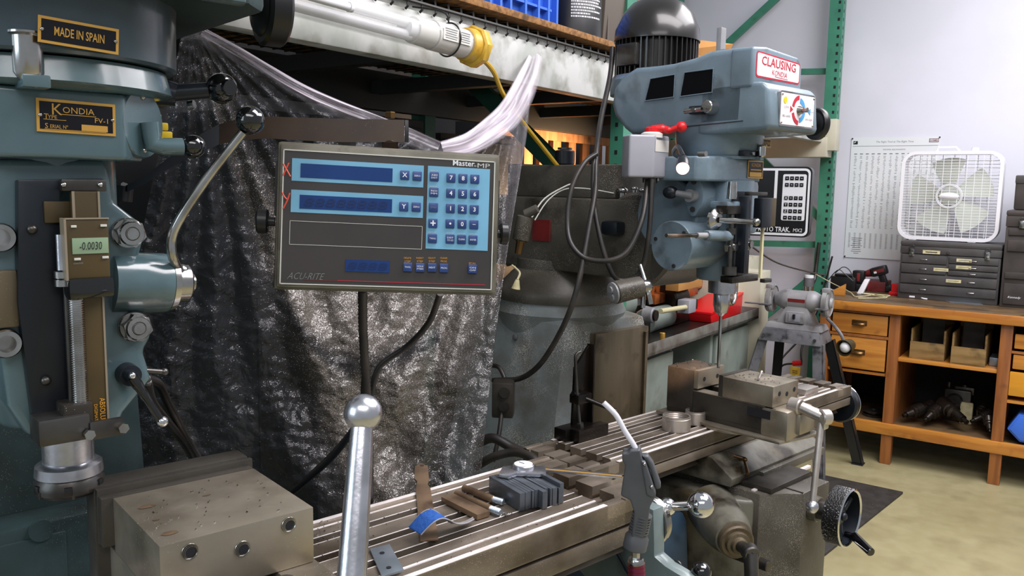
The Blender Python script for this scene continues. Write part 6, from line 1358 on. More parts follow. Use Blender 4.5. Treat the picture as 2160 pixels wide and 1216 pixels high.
m = MB('blackm'); m.sph((c.x-.03, e.y+.006, e.z+.002), .016, 20, (1, 1.3, 1)); mb.part('crank_knob', m, lo)
# front fittings: depth stop, levers, black plates, digital scale with ivory strip
m = MB('blackm'); a, b = r_(1548, 455, -.07), r_(1573, 585, -.07); m.box(a.x, b.x+.004, SY-.075, SY-.06, b.z, a.z+.06, .002); m.use('dsteel'); c = r_(1545, 470, -.085)
zz0, zz1 = r_(1540, 580, -.085).z, r_(1540, 470, -.085).z; xk = r_(1541, 520, -.085).x
m.cyl((xk, SY-.085, zz0), (xk, SY-.085, zz1+.02), .006, n=14); m.cyl((xk, SY-.085, zz0+.1), (xk, SY-.085, zz0+.115), .012); m.cyl((xk, SY-.085, zz0), (xk, SY-.085, zz0+.02), .018); mb.part('depth_stop', m)
m = MB('blue'); a = r_(1545, 400, -.07); m.box(xk-.03, xk+.03, SY-.09, SY-.04, r_(1540, 440, -.08).z, r_(1540, 425, -.08).z, .005); m.use('chromed'); m.cyl((xk-.005, SY-.085, r_(1540, 420, -.08).z), (xk-.005, SY-.085, zg0), .013, .01, 20)
m.use('dsteel'); m.box(xk-.035, xk+.04, SY-.095, SY-.06, r_(1540, 452, -.08).z, r_(1540, 434, -.08).z, .004); mb.part('micrometer_nut', m)
c = r_(1526, 465, -.09); m = MB('chromed'); m.lathe([(.028, 0), (.028, .006), (.02, .01), (.016, .016), (0, .016)], (c.x, SY-.062, c.z), (0, -1, 0), 28); m.cyl((c.x, SY-.08, c.z), (c.x+.03, SY-.16, c.z-.002), .007); m.sph((c.x+.03, SY-.16, c.z-.002), .010, 14); mb.part('feed_hub', m)
m = MB('blue'); a = r_(1495, 497, -.08); m.cyl((a.x-.01, SY-.08, a.z), (a.x+.09, SY-.08, a.z-.004), .013, n=20, b=.002); m.use('grimegrey'); m.cyl((a.x-.05, SY-.08, a.z+.001), (a.x, SY-.08, a.z), .007); m.use('dsteel'); m.cyl((a.x-.16, SY-.075, a.z+.004), (a.x-.05, SY-.08, a.z+.001), .0045); mb.part('feed_engage_lever', m)
for (u, v) in ((1549, 522), (1582, 516)):
    c = r_(u, v, -.09); m = MB('chromed'); m.cyl((c.x, SY-.07, c.z), (c.x, SY-.088, c.z), .016, n=6, b=.001); m.cyl((c.x, SY-.088, c.z), (c.x, SY-.096, c.z), .009, n=16); mb.part('clamp_nut', m)
m = MB('blackm'); a, b = r_(1571, 415, -.10), r_(1576, 575, -.10); m.box(a.x-.004, a.x+.012, SY-.11, SY-.085, b.z, a.z, .001); a, b = r_(1598, 418, -.11), r_(1614, 480, -.11); m.box(a.x, b.x+.004, SY-.125, SY-.10, b.z, a.z, .003); m.use('dsteel'); a, b = r_(1574, 405, -.1), r_(1612, 413, -.1); m.box(a.x, b.x, SY-.11, SY-.095, b.z, a.z, .002); so = mb.part('digital_scale_head', m)
m = MB('inkw'); 
for k, u in enumerate((1616, 1620, 1624)): c = r_(u, 461, -.126); m.box(c.x-.002, c.x+.002, SY-.122, SY-.12, c.z-.012, c.z+.012)
m.use('scaleb'); a, b = r_(1612, 418, -.11), r_(1628, 478, -.11); m.box(a.x, b.x, SY-.12, SY-.10, b.z, a.z, .002); m.use('lcd'); a, b = r_(1616, 426, -.121), r_(1626, 438, -.121); m.box(a.x, b.x, SY-.1215, SY-.12, b.z, a.z); mb.part('digital_scale_display', m, so)
m = MB('tan'); a, b = r_(1607, 482, -.105), r_(1613, 585, -.105); m.box(a.x, a.x+.008, SY-.108, SY-.102, b.z, a.z+.05); mb.part('digital_scale_beam', m, label='ivory scale beam')
m = MB('dsteel'); a, b = r_(1548, 582, -.08), r_(1612, 592, -.1); m.box(a.x-.03, b.x-.02, SY-.095, SY-.06, b.z, a.z, .003); m.box(b.x-.022, b.x+.012, SY-.115, SY-.1, b.z-.004, b.z+.006, .002); m.box(a.x, a.x+.03, SY-.09, SY-.06, a.z, a.z+.025, .003); mb.part('quill_stop_bracket', m)
# quill, chuck, drill
zc1 = r_(1520, 592, 0).z; zk1 = r_(1520, 618, 0).z; zk2 = r_(1520, 648, 0).z; zk3 = r_(1520, 662, 0).z; zk4 = r_(1517, 776, 0).z
m = MB('satin'); m.cyl((SX, SY, zk1), (SX, SY, zc1+.03), .036, .037, 40); mb.part('quill', m)
m = MB('satin'); m.lathe([(.006, zk3-.006), (.010, zk3), (.017, zk3+.004), (.0195, zk2), (.0215, zk2+.004), (.0215, zk1-.004), (.019, zk1)], (SX, SY, 0), ZV, 36); ck = mb.part('drill_chuck', m)
m = MB('chromed'); m.cyl((SX, SY, zk4), (SX, SY, zk3), .0042, .0045, 16); mb.part('drill_bit', m)
# lamp: lit bulb in a small hood beside the head
c = M2.d(1440, 357, 1.70); m = MB('redm'); 
lampc = c
wl = Th('work_lamp', 'small lit work lamp glowing warm white beside the grey control box', 'lamp', M2, c)
dvec = (M2.l((0, 0, 0))*0); tgt = M2.z(1440, 770, 1.02); dv = (tgt-c).normalized()
dcam = (M2.l(CC)-c).normalized(); axl = (dcam*.75+V((0, 0, -1))*.5).normalized()
m = MB('blackm'); m.lathe([(.008, -.04), (.012, -.035), (.014, -.018), (.0145, -.004), (.0135, -.004), (.013, -.018), (.0, -.025)], c, axl, 28, caps=False); m.tube([c-axl*.048, c-axl*.09+V((.02, .03, 0)), V((SX-.26, SY-.02, zg1+.0)), V((SX-.1, SY+.04, zg1-.01))], .005, 8); wl.part('hood', m)
m = MB('bulb'); m.sph(c-axl*.004, .0135, 20); wl.part('light_bulb', m, label='glowing bulb')
pl = bpy.data.lights.new('work_lamp_light', 'SPOT'); pl.energy = 95; pl.color = (1, .62, .4); pl.spot_size = radians(13); pl.spot_blend = .6; pl.shadow_soft_size = .018
po_ = bpy.data.objects.new('work_lamp_light', pl); COL.objects.link(po_); cw = M2.w(c+axl*.03+dv*.03); cw = M2.w(c+(M2.z(1440, 768, 1.02)-c).normalized()*.03); po_.location = cw; po_.rotation_euler = (M2.w(M2.z(1440, 768, 1.02))-cw).to_track_quat('-Z', 'Y').to_euler()
# gray control box with red lever
gb = Th('control_box', 'grey enamel control box with a red lever on top, left of the head', 'control box', M2, M2.d(1372, 375, 2.02))
GB = Fr(82, M2.w(M2.d(1372, 330, 2.02)))
def gg(u, v, y=0): return GB.y(u, v, y)
a, b = gg(1328, 283), gg(1421, 376); c = gg(1380, 330)
m = MB('boxgrey'); m.prism([(a.x, .06), (a.x, .0), (c.x, -.0), (b.x, .045), (b.x, .12), (a.x+.02, .12)], 'z', b.z, a.z, .006, 3)
gb = Th('control_box', 'grey enamel control box with a red lever on top, left of the head', 'control box', GB, (0, .03, b.z)) if False else gb
gb.fr = GB; gb.o.location = GB.w((0, .03, b.z)); gb.o.rotation_euler = (0, 0, GB.rot); gb.base = V((0, .03, b.z))
gb.part('case', m)
m = MB('cap'); e0_ = V((c.x, 0, 0)); e1_ = V((b.x, .045, 0)); dq = (e1_-e0_).normalized(); cc = (e0_+e1_)/2; zc_ = (gg(1395, 295).z+gg(1395, 320).z)/2; m.rect((cc.x, cc.y, zc_), dq, ZV, (e1_-e0_).length*.92, abs(gg(1395, 295).z-gg(1395, 320).z), .001, .0005); m.use('ink'); m.rect((cc.x-.02, cc.y-.008, zc_), dq, ZV, .004, .004, .0025); gb.part('label_plate', m)
m = MB('cap'); p = gg(1383, 284); m.lathe([(.027, -.006), (.027, .004), (.02, .008), (0, .009)], (p.x, .03, a.z), ZV, 32); gb.part('boss', m)
m = MB('red'); m.lathe([(.018, 0), (.018, .010), (.012, .014), (0, .014)], (p.x, .03, a.z+.007), ZV, 24); e = gg(1437, 268); m.tube([V((p.x, .03, a.z+.014)), V((p.x+.025, .02, a.z+.016)), gg(1412, 275, .01), gg(1430, 269, 0)], .0085, 12, rad=[.011, .009, .007]); m.sph(gg(1437, 268, 0), .0135, 20); gb.part('red_lever', m, label='red switch lever with ball end')
m = MB('dsteel'); 
for u in (1362, 1372, 1380): c = gg(u, 378, .06); m.cyl((c.x, .06, b.z-.012), (c.x, .06, b.z), .008, n=12)
gb.part('cable_gland', m)
# ------------------------------------------------------------------ cables around the right head
def cable(pts, r, lab, mt='rubber', name='electric_cable'):
    m = MB(mt); P_ = [V(WF.d(*p)) for p in pts]; m.tube(P_, r, 10, sub=8); return solo(name, m, WF, P_[len(P_)//2], lab, 'cable')
cable([(1292, 100, 2.3), (1287, 160, 2.28), (1268, 250, 2.2), (1258, 322, 2.12), (1256, 400, 2.08), (1244, 470, 2.05), (1226, 570, 2.02), (1208, 640, 2.02), (1180, 705, 2.05), (1140, 768, 2.1), (1100, 798, 2.16), (1060, 802, 2.2), (1040, 803, 2.22)], .0072, 'long black cable sweeping from the motor down to the switch box on the column')
cable([(1258, 325, 2.1), (1232, 345, 2.08), (1205, 400, 2.06), (1197, 470, 2.05), (1205, 515, 2.03), (1235, 545, 2.02), (1285, 550, 2.0), (1325, 528, 2.0), (1355, 460, 2.02), (1366, 380, 2.06)], .0066, 'black cable loop hanging from the tied bundle to the bottom of the control box')
cable([(1253, 330, 2.11), (1252, 420, 2.08), (1268, 510, 2.06), (1290, 575, 2.06), (1312, 592, 2.07), (1350, 575, 2.06), (1368, 500, 2.04), (1376, 378, 2.04)], .0064, 'black cable dropping deeper than the loop behind the turret clamp')
cable([(1030, 772, 2.25), (1052, 775, 2.22), (1065, 800, 2.2)], .006, 'short looped cable stub above the small switch box')
sw = MB('visedark'); SWF = Fr(95, WF.w(WF.d(1060, 840, 2.14))); sw.box(-.028, .028, -.0, .05, -.055, .04, .006); sw.use('dsteel'); sw.cyl((0.005, 0, .015), (.005, -.006, .015), .014); sw.cyl((.005, 0, -.022), (.005, -.006, -.022), .014)
solo('switch_box', sw, SWF, (0, .02, -.055), 'small dusty electrical box on the left side of the right machine column', 'switch box')
cable([(1058, 872, 2.15), (1052, 920, 2.13), (1040, 975, 2.12)], .006, 'cable going down from the small dusty electrical box', name='electric_cable')
cable([(1010, 935, 2.05), (1040, 925, 2.02), (1080, 945, 2.0), (1105, 955, 1.98)], .012, 'thick black hose lying at the left end of the right mill table', name='hose')
cable([(1005, 985, 1.95), (1040, 965, 1.92), (1085, 955, 1.9), (1120, 965, 1.86), (1140, 985, 1.84)], .010, 'second thick black hose behind the dial caliper', name='hose')
# small clutter on the ram
m = MB('dsteel'); m.tube([V(WF.d(*p)) for p in ((1120, 462, 2.2), (1148, 420, 2.25), (1195, 392, 2.3), (1212, 388, 2.3))], .0022, 8); m.tube([V(WF.d(*p)) for p in ((1128, 465, 2.2), (1155, 424, 2.25), (1190, 400, 2.3), (1235, 398, 2.3), (1295, 408, 2.3))], .0018, 8)
m.ml[0] = T['chrstrip']
solo('white_wire', m, WF, WF.d(1190, 395, 2.3), 'pair of pale wires lying over the dark ram', 'wire')
m = MB('oily'); c = V(WF.d(1108, 480, 2.18)); dd = V((.35, 0, -1)).normalized()
m.cyl(c+V((0, 0, .03)), c+V((-.012, 0, -.035)), .022, .022, 24, .003); m.cyl(c+V((.0, -.01, .035)), c+V((.03, -.02, .05)), .012); m.use('brass'); m.cyl(c+V((-.012, 0, -.037)), c+V((-.018, 0, -.07)), .011, .009, 20); m.cyl(c+V((-.010, 0, -.033)), c+V((-.011, 0, -.038)), .015)
solo('coolant_valve', m, WF, c, 'dark valve with a brass stem hanging left of the ram', 'valve')
m = MB('label'); c = V(WF.d(1088, 600, 2.15)); m.cyl(c+V((0, 0, -.012)), c+V((.004, 0, .012)), .012, .005, 12); m.use('tan'); m.tube([c+V((.004, 0, .012)), V(WF.d(1096, 575, 2.16)), V(WF.d(1080, 560, 2.18))], .003, 6)
solo('cord_end', m, WF, c, 'pale conical cord end hanging beside the right machine column', 'cord')
m = MB('blackm'); c = M2.l(WF.w(WF.d(1236, 345, 2.45))); m.cyl((1.84, 1.75, 1.567), (1.84, 1.75, 1.61), .03, .03, 20, .003); m.use('dsteel'); m.cyl((1.84, 1.75, 1.612), (1.84, 1.75, 1.618), .022)
mb.part('ram_clamp', m)
for u, v, s in ((1313, 402, .016), (1338, 398, .010), (1355, 402, .011)):
    c = M2.x(u, v, SX-.09); m = MB('chromed'); m.sph((c.x, c.y, c.z), s, 16, (1, 1, .6)); m.cyl((c.x, c.y, 1.47), (c.x, c.y, c.z), s*.7); mb.part('ram_fitting', m)
# turret clamp cylinder in front (dusty), with two chrome joints
tc = Th('pipe_lamp_base', 'dusty cylindrical lamp joint with chrome clamps in front of the column', 'lamp joint', WF, WF.d(1330, 615, 2.02))
m = MB('oily'); a, b = V(WF.d(1295, 618, 2.0)), V(WF.d(1352, 605, 2.03)); m.cyl(a, b, .028, .026, 28, .003); tc.part('barrel', m)
m = MB('grimegrey'); dd = (a-b).normalized(); m.lathe([(.026, 0), (.026, .004), (.02, .006), (.0, .006)], a+dd*.0, dd, 28); m.cyl(a+dd*.006+V((0, 0, .008)), a+dd*.012+V((0, 0, .008)), .009); m.cyl(a+dd*.006+V((0.004, 0, -.010)), a+dd*.012+V((.004, 0, -.010)), .009); tc.part('end_cover', m)
m = MB('chromed'); c = V(WF.d(1364, 604, 2.03)); m.cyl(b, c, .017, .017, 24, .002); m.sph(c, .0165, 20); e = V(WF.d(1356, 650, 2.03)); m.tube([c, V(WF.d(1368, 622, 2.02)), V(WF.d(1372, 642, 2.02))], .007, 8); m.cyl(V(WF.d(1357, 612, 2.03)), e, .006); m.cyl(V(WF.d(1350, 560, 2.05)), c, .006); tc.part('clamp_joint', m)
# ------------------------------------------------------------------ saddle and knee of the right machine
def k(u, v, y): return M2.y(u, v, y)
P1, P2 = M2.z(1490, 966, .812), M2.z(1692, 904, .812); ys_ = (P1.y+P2.y)/2; xa_, xb_ = P1.x, P2.x+.02
yb_ = ys_-.065; zb1 = M2.x(1508, 1030, xa_).z; zb1 = k(1508, 1028, yb_).z
m = MB('knee'); m.prism([(1.5, .817), (ys_+.0, .817), (yb_, zb1), (yb_+.006, zb1-.022), (1.5, zb1-.03)], 'x', xa_, xb_, .004, 2); mb.part('saddle', m, label='grey-green saddle with sloped front')
m = MB('brass'); c = k(1565, 968, yb_+.03); m.cyl(c+V((0, .04, 0)), c+V((0, -.01, 0)), .006); e = k(1578, 1000, yb_-.01); m.cyl(c+V((0, -.006, 0)), e, .003, .0045, 12); m.cyl(c+V((0, -.004, 0)), k(1546, 962, yb_+.02), .003); m.sph(c+V((0, -.01, 0)), .006, 12); mb.part('saddle_lock', m, label='small brass lock lever')
zk_ = zb1-.03
m = MB('oily'); m.box(xa_+.13, xb_+.0, yb_-.012, yb_+.01, zk_, zk_+.022, .003); mb.part('saddle_wiper', m)
m = MB('rail'); a_, b_ = M2.z(1565, 1030, zk_), M2.z(1668, 974, zk_); m.box(a_.x, b_.x, yb_-.04, yb_-.03, zk_-.004, zk_+.004, .001); mb.part('knee_way_edge', m)
# knee: a tower with stepped top, its left face stained
A_ = M2.z(1697, 1043, zk_); B_ = M2.z(1745, 1017, zk_); yA = (A_.y+B_.y)/2; xA, xB = A_.x, B_.x+.01
C_ = M2.z(1575, 1046, zk_-.02); D_ = M2.z(1640, 1052, zk_-.02)
m = MB('oily')
m.prism([(xA, yA), (xB, yA), (xB, 1.58), (xA-.09, 1.58), (xA-.09, yA+.07), (xA-.03, yA+.03)], 'z', .05, zk_, .005); m.use('knee')
m.prism([(xA-.02, yA+.03), (xA-.02, 1.5), (C_.x-.10, 1.5), (C_.x-.10, 1.18), (C_.x-.03, C_.y-.02), (D_.x-.01, D_.y-.005)], 'z', .05, zk_-.02, .012, 3)
m.use('visedark'); m.box(xA-.07, xB-.002, yA+.05, yb_+.08, zk_+.0003, zk_+.014, .003); m.box(xA-.0, xA+.004, yA+.002, yb_+.06, zk_+.0003, zk_+.0022)
mb.part('knee', m, label='oil-stained knee')
T['navy'] = mat('dark_blue_paint', C(46, 66, 84), .35, 0, .5, C(34, 50, 64), 6, coat=.3, dirt=C(24, 30, 36), dsc=10)
m = MB('navy'); m.hexa([(1.56, 1.16, .0), (C_.x-.10, 1.12, .0), (C_.x-.10, 1.6, .0), (1.56, 1.6, .0)], [(1.66, 1.22, .68), (C_.x-.10, 1.18, .68), (C_.x-.10, 1.6, .70), (1.66, 1.6, .70)], .03); m.hexa([(1.35, 1.0, 0), (2.5, 1.0, 0), (2.5, 2.15, 0), (1.35, 2.15, 0)], [(1.4, 1.05, .1), (2.45, 1.05, .1), (2.45, 2.15, .12), (1.4, 2.15, .12)], .02); mb.part('base_casting', m, label='dark blue lower casting')
# elevating crank on its angled boss
ax_ = V((-.60, -.78, -.06)).normalized(); c = M2.d(1549, 1138, 1.98)
c0_ = c-ax_*.17; m = MB('knee'); m.lathe([(.064, 0), (.062, .08), (.056, .13), (.046, .168), (.042, .17)], c0_, ax_, 40); m.use('steel'); m.lathe([(.040, -.004), (.042, 0), (.042, .016), (.038, .020), (.030, .020), (.028, .030), (.021, .032), (.019, .042), (.016, .044), (0, .044)], c, ax_, 40); m.ml[1] = T['way']; mb.part('knee_shaft_housing', m)
e = M2.d(1584, 1168, 1.88); m = MB('dsteel'); m.cyl(c+ax_*.03, e-ax_*.005, .0135, .0145, 24); m.cyl(e-ax_*.014, e+ax_*.010, .0205, .0195, 28, .003); m.cyl(e+ax_*.010, e+ax_*.016, .006, n=6); f_ = M2.d(1586, 1262, 1.86); m.cyl(e, f_, .0165, .015, 20); mb.part('elevating_crank', m, label='worn steel elevating crank')
m = MB('dsteel'); a = k(1622, 1196, yA+.0); m.cyl(a+V((.0, .1, 0)), a, .014, n=20, b=.002); mb.part('knee_lock', m)
# saddle traverse hand wheel
yw = yA-.075; hc = k(1775, 1089, yw); axh = V((.06, -1, 0)).normalized(); RW = .073
m = MB('way'); m.ml[0] = T['knee']; m.cyl((hc.x-.005, yA+.01, hc.z), (hc.x-.004, yA-.02, hc.z), .034, .032, 28, .002); m.use('dsteel'); m.cyl((hc.x-.004, yA-.02, hc.z), hc-axh*.016, .024, .022, 28); mb.part('hand_wheel_boss', m)
m = MB('knurl'); m.lathe([(RW-.004, -.022), (RW, -.020), (RW, .018), (RW-.002, .020)], hc, axh, 64, caps=False); wo = mb.part('hand_wheel', m, label='knurled black hand wheel with bright rim')
m = MB('chrome'); m.lathe([(RW-.002, .017), (RW+.0008, .021), (RW-.003, .0235), (RW-.007, .020)], hc, axh, 64, caps=False); mb.part('rim', m, wo)
m = MB('blackm'); m.lathe([(RW-.007, .020), (RW-.010, -.016), (.03, -.014), (.026, .0), (.016, .004), (0, .004)], hc, axh, 64, caps=False); u_ = V((0, 0, 1)); s2_ = axh.cross(u_)
for kk in range(3):
    a = 2*pi*kk/3+.5; dq = s2_*cos(a)+u_*sin(a); m.cyl(hc-axh*.004+dq*.02, hc-axh*.004+dq*(RW-.012), .008, .010, 12)
m.sph(hc+axh*.004, .011, 16); mb.part('wheel_web', m, wo)
hp = k(1786, 1143, yw); hp = hc+(hp-hc).normalized()*(RW*.82)
m = MB('blackgloss'); t_ = hp+axh*.022; m.cyl(hp+axh*.0, t_, .006); te = M2.y(1838, 1167, yw-.085); dh = (te-t_).normalized(); m.cyl(t_, te, .0115, .0105, 24, .002); mb.part('wheel_handle', m, wo)
# table crank at the right end
hw2 = M2.x(1770, 852, 2.60); m = MB('blackm'); m.cyl((2.592, hw2.y, hw2.z), (2.625, hw2.y, hw2.z), .062, .06, 48, .006); m.use('chrome'); m.torus((2.625, hw2.y, hw2.z), XV, .059, .0022, 48, 6); mb.part('table_drive_cover', m, label='round black table drive')
# stop block and little pegs on table right side
m = MB('steel'); m.box(2.34, 2.42, 1.19, 1.24, ZT2, ZT2+.02, .003); m.box(2.22, 2.30, 1.30, 1.33, ZT2, ZT2+.018, .003); m.use('copper'); m.box(2.30, 2.335, 1.27, 1.30, ZT2, ZT2+.012, .002)
solo('stop_block', m, M2, (2.38, 1.22, ZT2+.0005), 'small steel stop blocks on the far right of the right mill table', 'stop')
# ------------------------------------------------------------------ vise on the right table
v2 = Th('machine_vise', 'long dark vise with a hanging ball-ended crank on the right mill table', 'vise', M2, (1.93, 1.17, ZT2+.001))
X0 = 1.845; X1 = 1.965; zj = 1.02
ztop_bed = .975
def z2(u, v, z): return M2.z(u, v, z)
jf = z2(1632, 817, zj); jr = z2(1700, 800, zj); jb = z2(1530, 794, zj); fb = z2(1404, 772, zj); fr_ = z2(1441, 790, zj)
X0 = (jf.x+jb.x+fb.x)/3-.0; X1 = X0+.122; YJ0 = jf.y; YJ1 = jb.y; YF1 = fb.y; YF0 = YF1-.085
m = MB('visedark'); m.box(X0, X1, YF0-.0, YF1, .905, zj-.0, .003); v2.part('fixed_jaw', m)
m = MB('vise'); m.box(X0+.001, X1+.002, YF0-.014, YF0-.0005, .972, zj+.001, .001); m.use('inkd')
for x in (X0+.03, X1-.03): m.cyl((x, YF0-.0146, .995), (x, YF0-.0138, .995), .006)
v2.part('jaw_plate', m)
m = MB('visedark'); m.box(X0, X0+.038, YJ0-.01, YF0, .905, .965, .003); m.box(X1-.038, X1, YJ0-.01, YF0, .905, .965, .003); m.box(X0+.002, X1-.002, YJ0-.02, YF1, .893, .93, .003); m.use('vise'); m.box(X0+.001, X0+.037, YJ0+.02, YF0, .9645, .966); m.box(X1-.037, X1-.001, YJ0+.02, YF0, .9645, .966); v2.part('vise_bed', m)
m = MB('vise'); m.box(X0-.001, X1+.001, YJ0, YJ1, .967, zj, .0015); m.use('inkd')
for f_ in (.25, .55, .85): x = X0+(X1-X0)*f_; m.cyl((x, YJ0-.0006, .998-.006*(f_ == .55)), (x, YJ0+.001, .998-.006*(f_ == .55)), .0062)
m.use('visedark'); m.box(X0-.0015, X1+.0015, YJ1, YJ1+.012, .967, zj+.003, .001); v2.part('movable_jaw', m)
m = MB('vise'); m.box(X0-.004, X1+.004, YJ0-.045, YJ0+.03, .888, .966, .012); m.use('inkd'); a, b = M2.x(1577, 858, X0-.0045), M2.x(1624, 890, X0-.0045); m.box(X0-.0048, X0-.003, min(a.y, b.y), max(a.y, b.y), min(a.z, b.z)+.004, max(a.z, b.z), .0); m.use('vise'); m.box(X0+.04, X1+.02, YJ0-.055, YJ0-.03, .90, .955, .008); v2.part('vise_front', m)
m = MB('vise'); zb_ = ZT2+.001; yl0, yl1 = YJ0-.065, YF1+.02
m.hexa([(X0-.02, yl0+.03, zb_+.004), (X1+.02, yl0, zb_+.004), (X1+.02, yl1, zb_+.004), (X0-.02, yl1, zb_+.004)], [(X0-.02, yl0+.03, zb_+.012), (X1+.02, yl0, zb_+.012), (X1+.02, yl1, zb_+.012), (X0-.02, yl1, zb_+.012)], .003); m.lathe([(.09, 0), (.09, .005)], ((X0+X1)/2, (yl0+yl1)/2, zb_), ZV, 32); v2.part('swivel_base', m)
sc_ = V(((X0+X1)/2+.03, YJ0-.055, .93)); h1 = z2(1742, 885, .925); h1 = M2.d(1735, 885, W2) if False else h1
sc_ = M2.y(1690, 860, YJ0-.05); h1 = M2.y(1733, 880, YJ0-.10)
m = MB('satin'); m.ml[0] = T['steel']; m.cyl(sc_+V((0, .03, 0)), sc_, .021, n=24, b=.003); m.cyl(sc_, h1, .0145, .0145, 20); m.cyl(h1+V((-.008, 0, 0)), h1+V((.016, -.012, 0)), .0195, .019, 24, .003); m.box(h1.x-.012, h1.x+.016, h1.y-.014, h1.y+.014, h1.z-.03, h1.z+.01, .006)
he = M2.d(1712, 1072, 1.97); hd_ = (M2.w(h1)-CC).dot(CF); he = M2.d(1713, 1070, hd_-.03); m.cyl(h1, he, .0085, .0075, 20); m.use('satin'); m.sph(he, .0158, 28); ho2 = v2.part('vise_crank', m, label='steel vise crank with ball end')
m = MB('bluedirty'); m.use('chromed'); random.seed(5)
for i in range(60):
    if i < 34: c = V((random.uniform(X0+.005, X1-.005), random.uniform(YF0, YF1), zj+.0015))
    else: c = V((random.uniform(X0+.005, X1-.005), random.uniform(YJ0+.005, YJ1), zj+.001))
    s_ = random.uniform(.001, .0028); m.box(-s_, s_, -.001, .001, 0, .0012, 0, Mx.Translation(c) @ Mx.Rotation(random.uniform(0, 6), 4, 'Z'))
solo('metal_chips', m, M2, ((X0+X1)/2, YJ0+.08, zj+.001), 'bright metal chips on the jaws of the right vise', 'chips', kind='stuff')
c = z2(1600, 800, zj+.005); d2 = z2(1618, 782, zj+.03); m = MB('steel'); m.cyl(c, z2(1606, 786, zj+.008), .003, .003, 12); m.sph(z2(1606, 786, zj+.009), .005, 10)
solo('small_bolt', m, M2, c, 'small thin bolt lying on top of the movable jaw of the right vise', 'bolt')
m = MB('cap'); a, b = z2(1556, 879, .892), z2(1612, 890, .892); d_ = (b-a).normalized(); m.cyl(a+V((0, -.0, .008)), b+V((0, 0, .008)), .004, n=8); m.use('black'); m.cyl(b+V((0, 0, .008)), b+d_*.035+V((0, 0, .008)), .0055, n=12)
solo('marker_pen', m, M2, a, 'white marker pen with black cap on the base rim of the right vise', 'pen')
# stud and clamp at the vise's left
c = z2(1478, 868, ZT2); m = MB('dsteel'); m.cyl((c.x, c.y, ZT2+.001), (c.x, c.y, ZT2+.045), .007, n=14); m.cyl((c.x, c.y, ZT2+.018), (c.x, c.y, ZT2+.032), .014, n=6, b=.001); m.cyl((c.x, c.y, ZT2+.012), (c.x, c.y, ZT2+.017), .018); m.use('visedark'); m.box(c.x-.03, c.x+.05, c.y-.02, c.y+.02, ZT2+.001, ZT2+.012, .003); c3_ = z2(1463, 872, ZT2); m.use('dsteel'); m.cyl((c.x-.035, c.y+.0, ZT2), (c.x-.035, c.y+.0, ZT2+.04), .004)
solo('clamp_stud', m, M2, c, 'stud with hex nut clamping the left side of the right vise', 'clamp')
# two turned rings
def tring(u, v, R, h, wall, lab):
    c = z2(u, v, ZT2+.001); m = MB('steel')
    pr = [(R-wall, 0), (R, 0), (R, h*.86), (R-.001, h*.88), (R-.001, h)]+[(R-wall, h)]
    for q_ in range(5): pr += [(R-wall+.0012, h*(1-.1-.14*q_)), (R-wall, h*(1-.17-.14*q_))]
    pr += [(R-wall, 0)]; m.lathe(pr, c, ZV, 56, caps=False); m.sharp = 30; solo('turned_ring', m, M2, c, lab, 'ring')
tring(1426, 906, .0365, .037, .004, 'larger pale steel turned ring, nearer on the right mill table')
tring(1466, 893, .0275, .035, .003, 'smaller threaded steel ring behind the larger one')
# black angle fixture with a bent rod on the table
af = Th('work_stop', 'black oily work stop bracket with a bent rod standing on the right mill table', 'work stop', M2, z2(1215, 925, ZT2))
def at2(u, v, x): return M2.x(u, v, x)
c = z2(1190, 912, ZT2); d_ = z2(1245, 925, ZT2)
XW = c.x
fy = 1.36; fxk = M2.y(1212, 918, 1.36).x
T['oilblk'] = mat('oily_black_steel', C(22, 19, 18), .28, .4, .5, C(34, 27, 22), 12, speck=C(190, 180, 165), ssc=330, sth=.05)
zf1 = M2.y(1243, 725, 1.37).z; ux = lambda u, v, y=1.37: M2.y(u, v, y).x
m = MB('oilblk'); x0_, x1_ = ux(1178, 905), ux(1243, 915); m.box(x0_, x1_, 1.345, 1.385, ZT2+.001, ZT2+.03, .002); m.box(ux(1212, 915, 1.33), x1_+.01, 1.315, 1.344, ZT2+.001, ZT2+.032, .002); af.part('foot', m)
m = MB('oilblk'); xs0, xs1 = ux(1208, 800), ux(1241, 800); m.hexa([(xs0, 1.366, ZT2+.03), (xs1, 1.366, ZT2+.03), (xs1, 1.374, ZT2+.03), (xs0, 1.374, ZT2+.03)], [(xs0+.005, 1.366, zf1-.055), (xs1, 1.366, zf1), (xs1, 1.374, zf1), (xs0+.005, 1.374, zf1-.055)], .001); m.box(xs1-.004, xs1, 1.35, 1.374, ZT2+.03, zf1, .001); af.part('upright_plate', m)
m = MB('oilblk'); zc2 = M2.y(1215, 842, 1.35).z; m.box(xs0-.015, xs0+.035, 1.335, 1.366, zc2-.012, zc2+.012, .003); m.cyl((xs0-.02, 1.35, zc2+.016), (xs0+.03, 1.35, zc2-.004), .006); m.cyl((xs0+.01, 1.345, zc2+.002), M2.y(1300, 868, 1.28), .0055, n=12); af.part('cross_clamp', m)
m = MB('dsteel'); m.tube([M2.y(1224, 905, 1.335), M2.y(1218, 840, 1.345), M2.y(1214, 765, 1.35), M2.y(1216, 748, 1.35), M2.y(1226, 742, 1.345)], .0042, 10); m.cyl(M2.y(1225, 908, 1.335), M2.y(1224, 893, 1.335), .009, n=6); af.part('bent_rod', m)
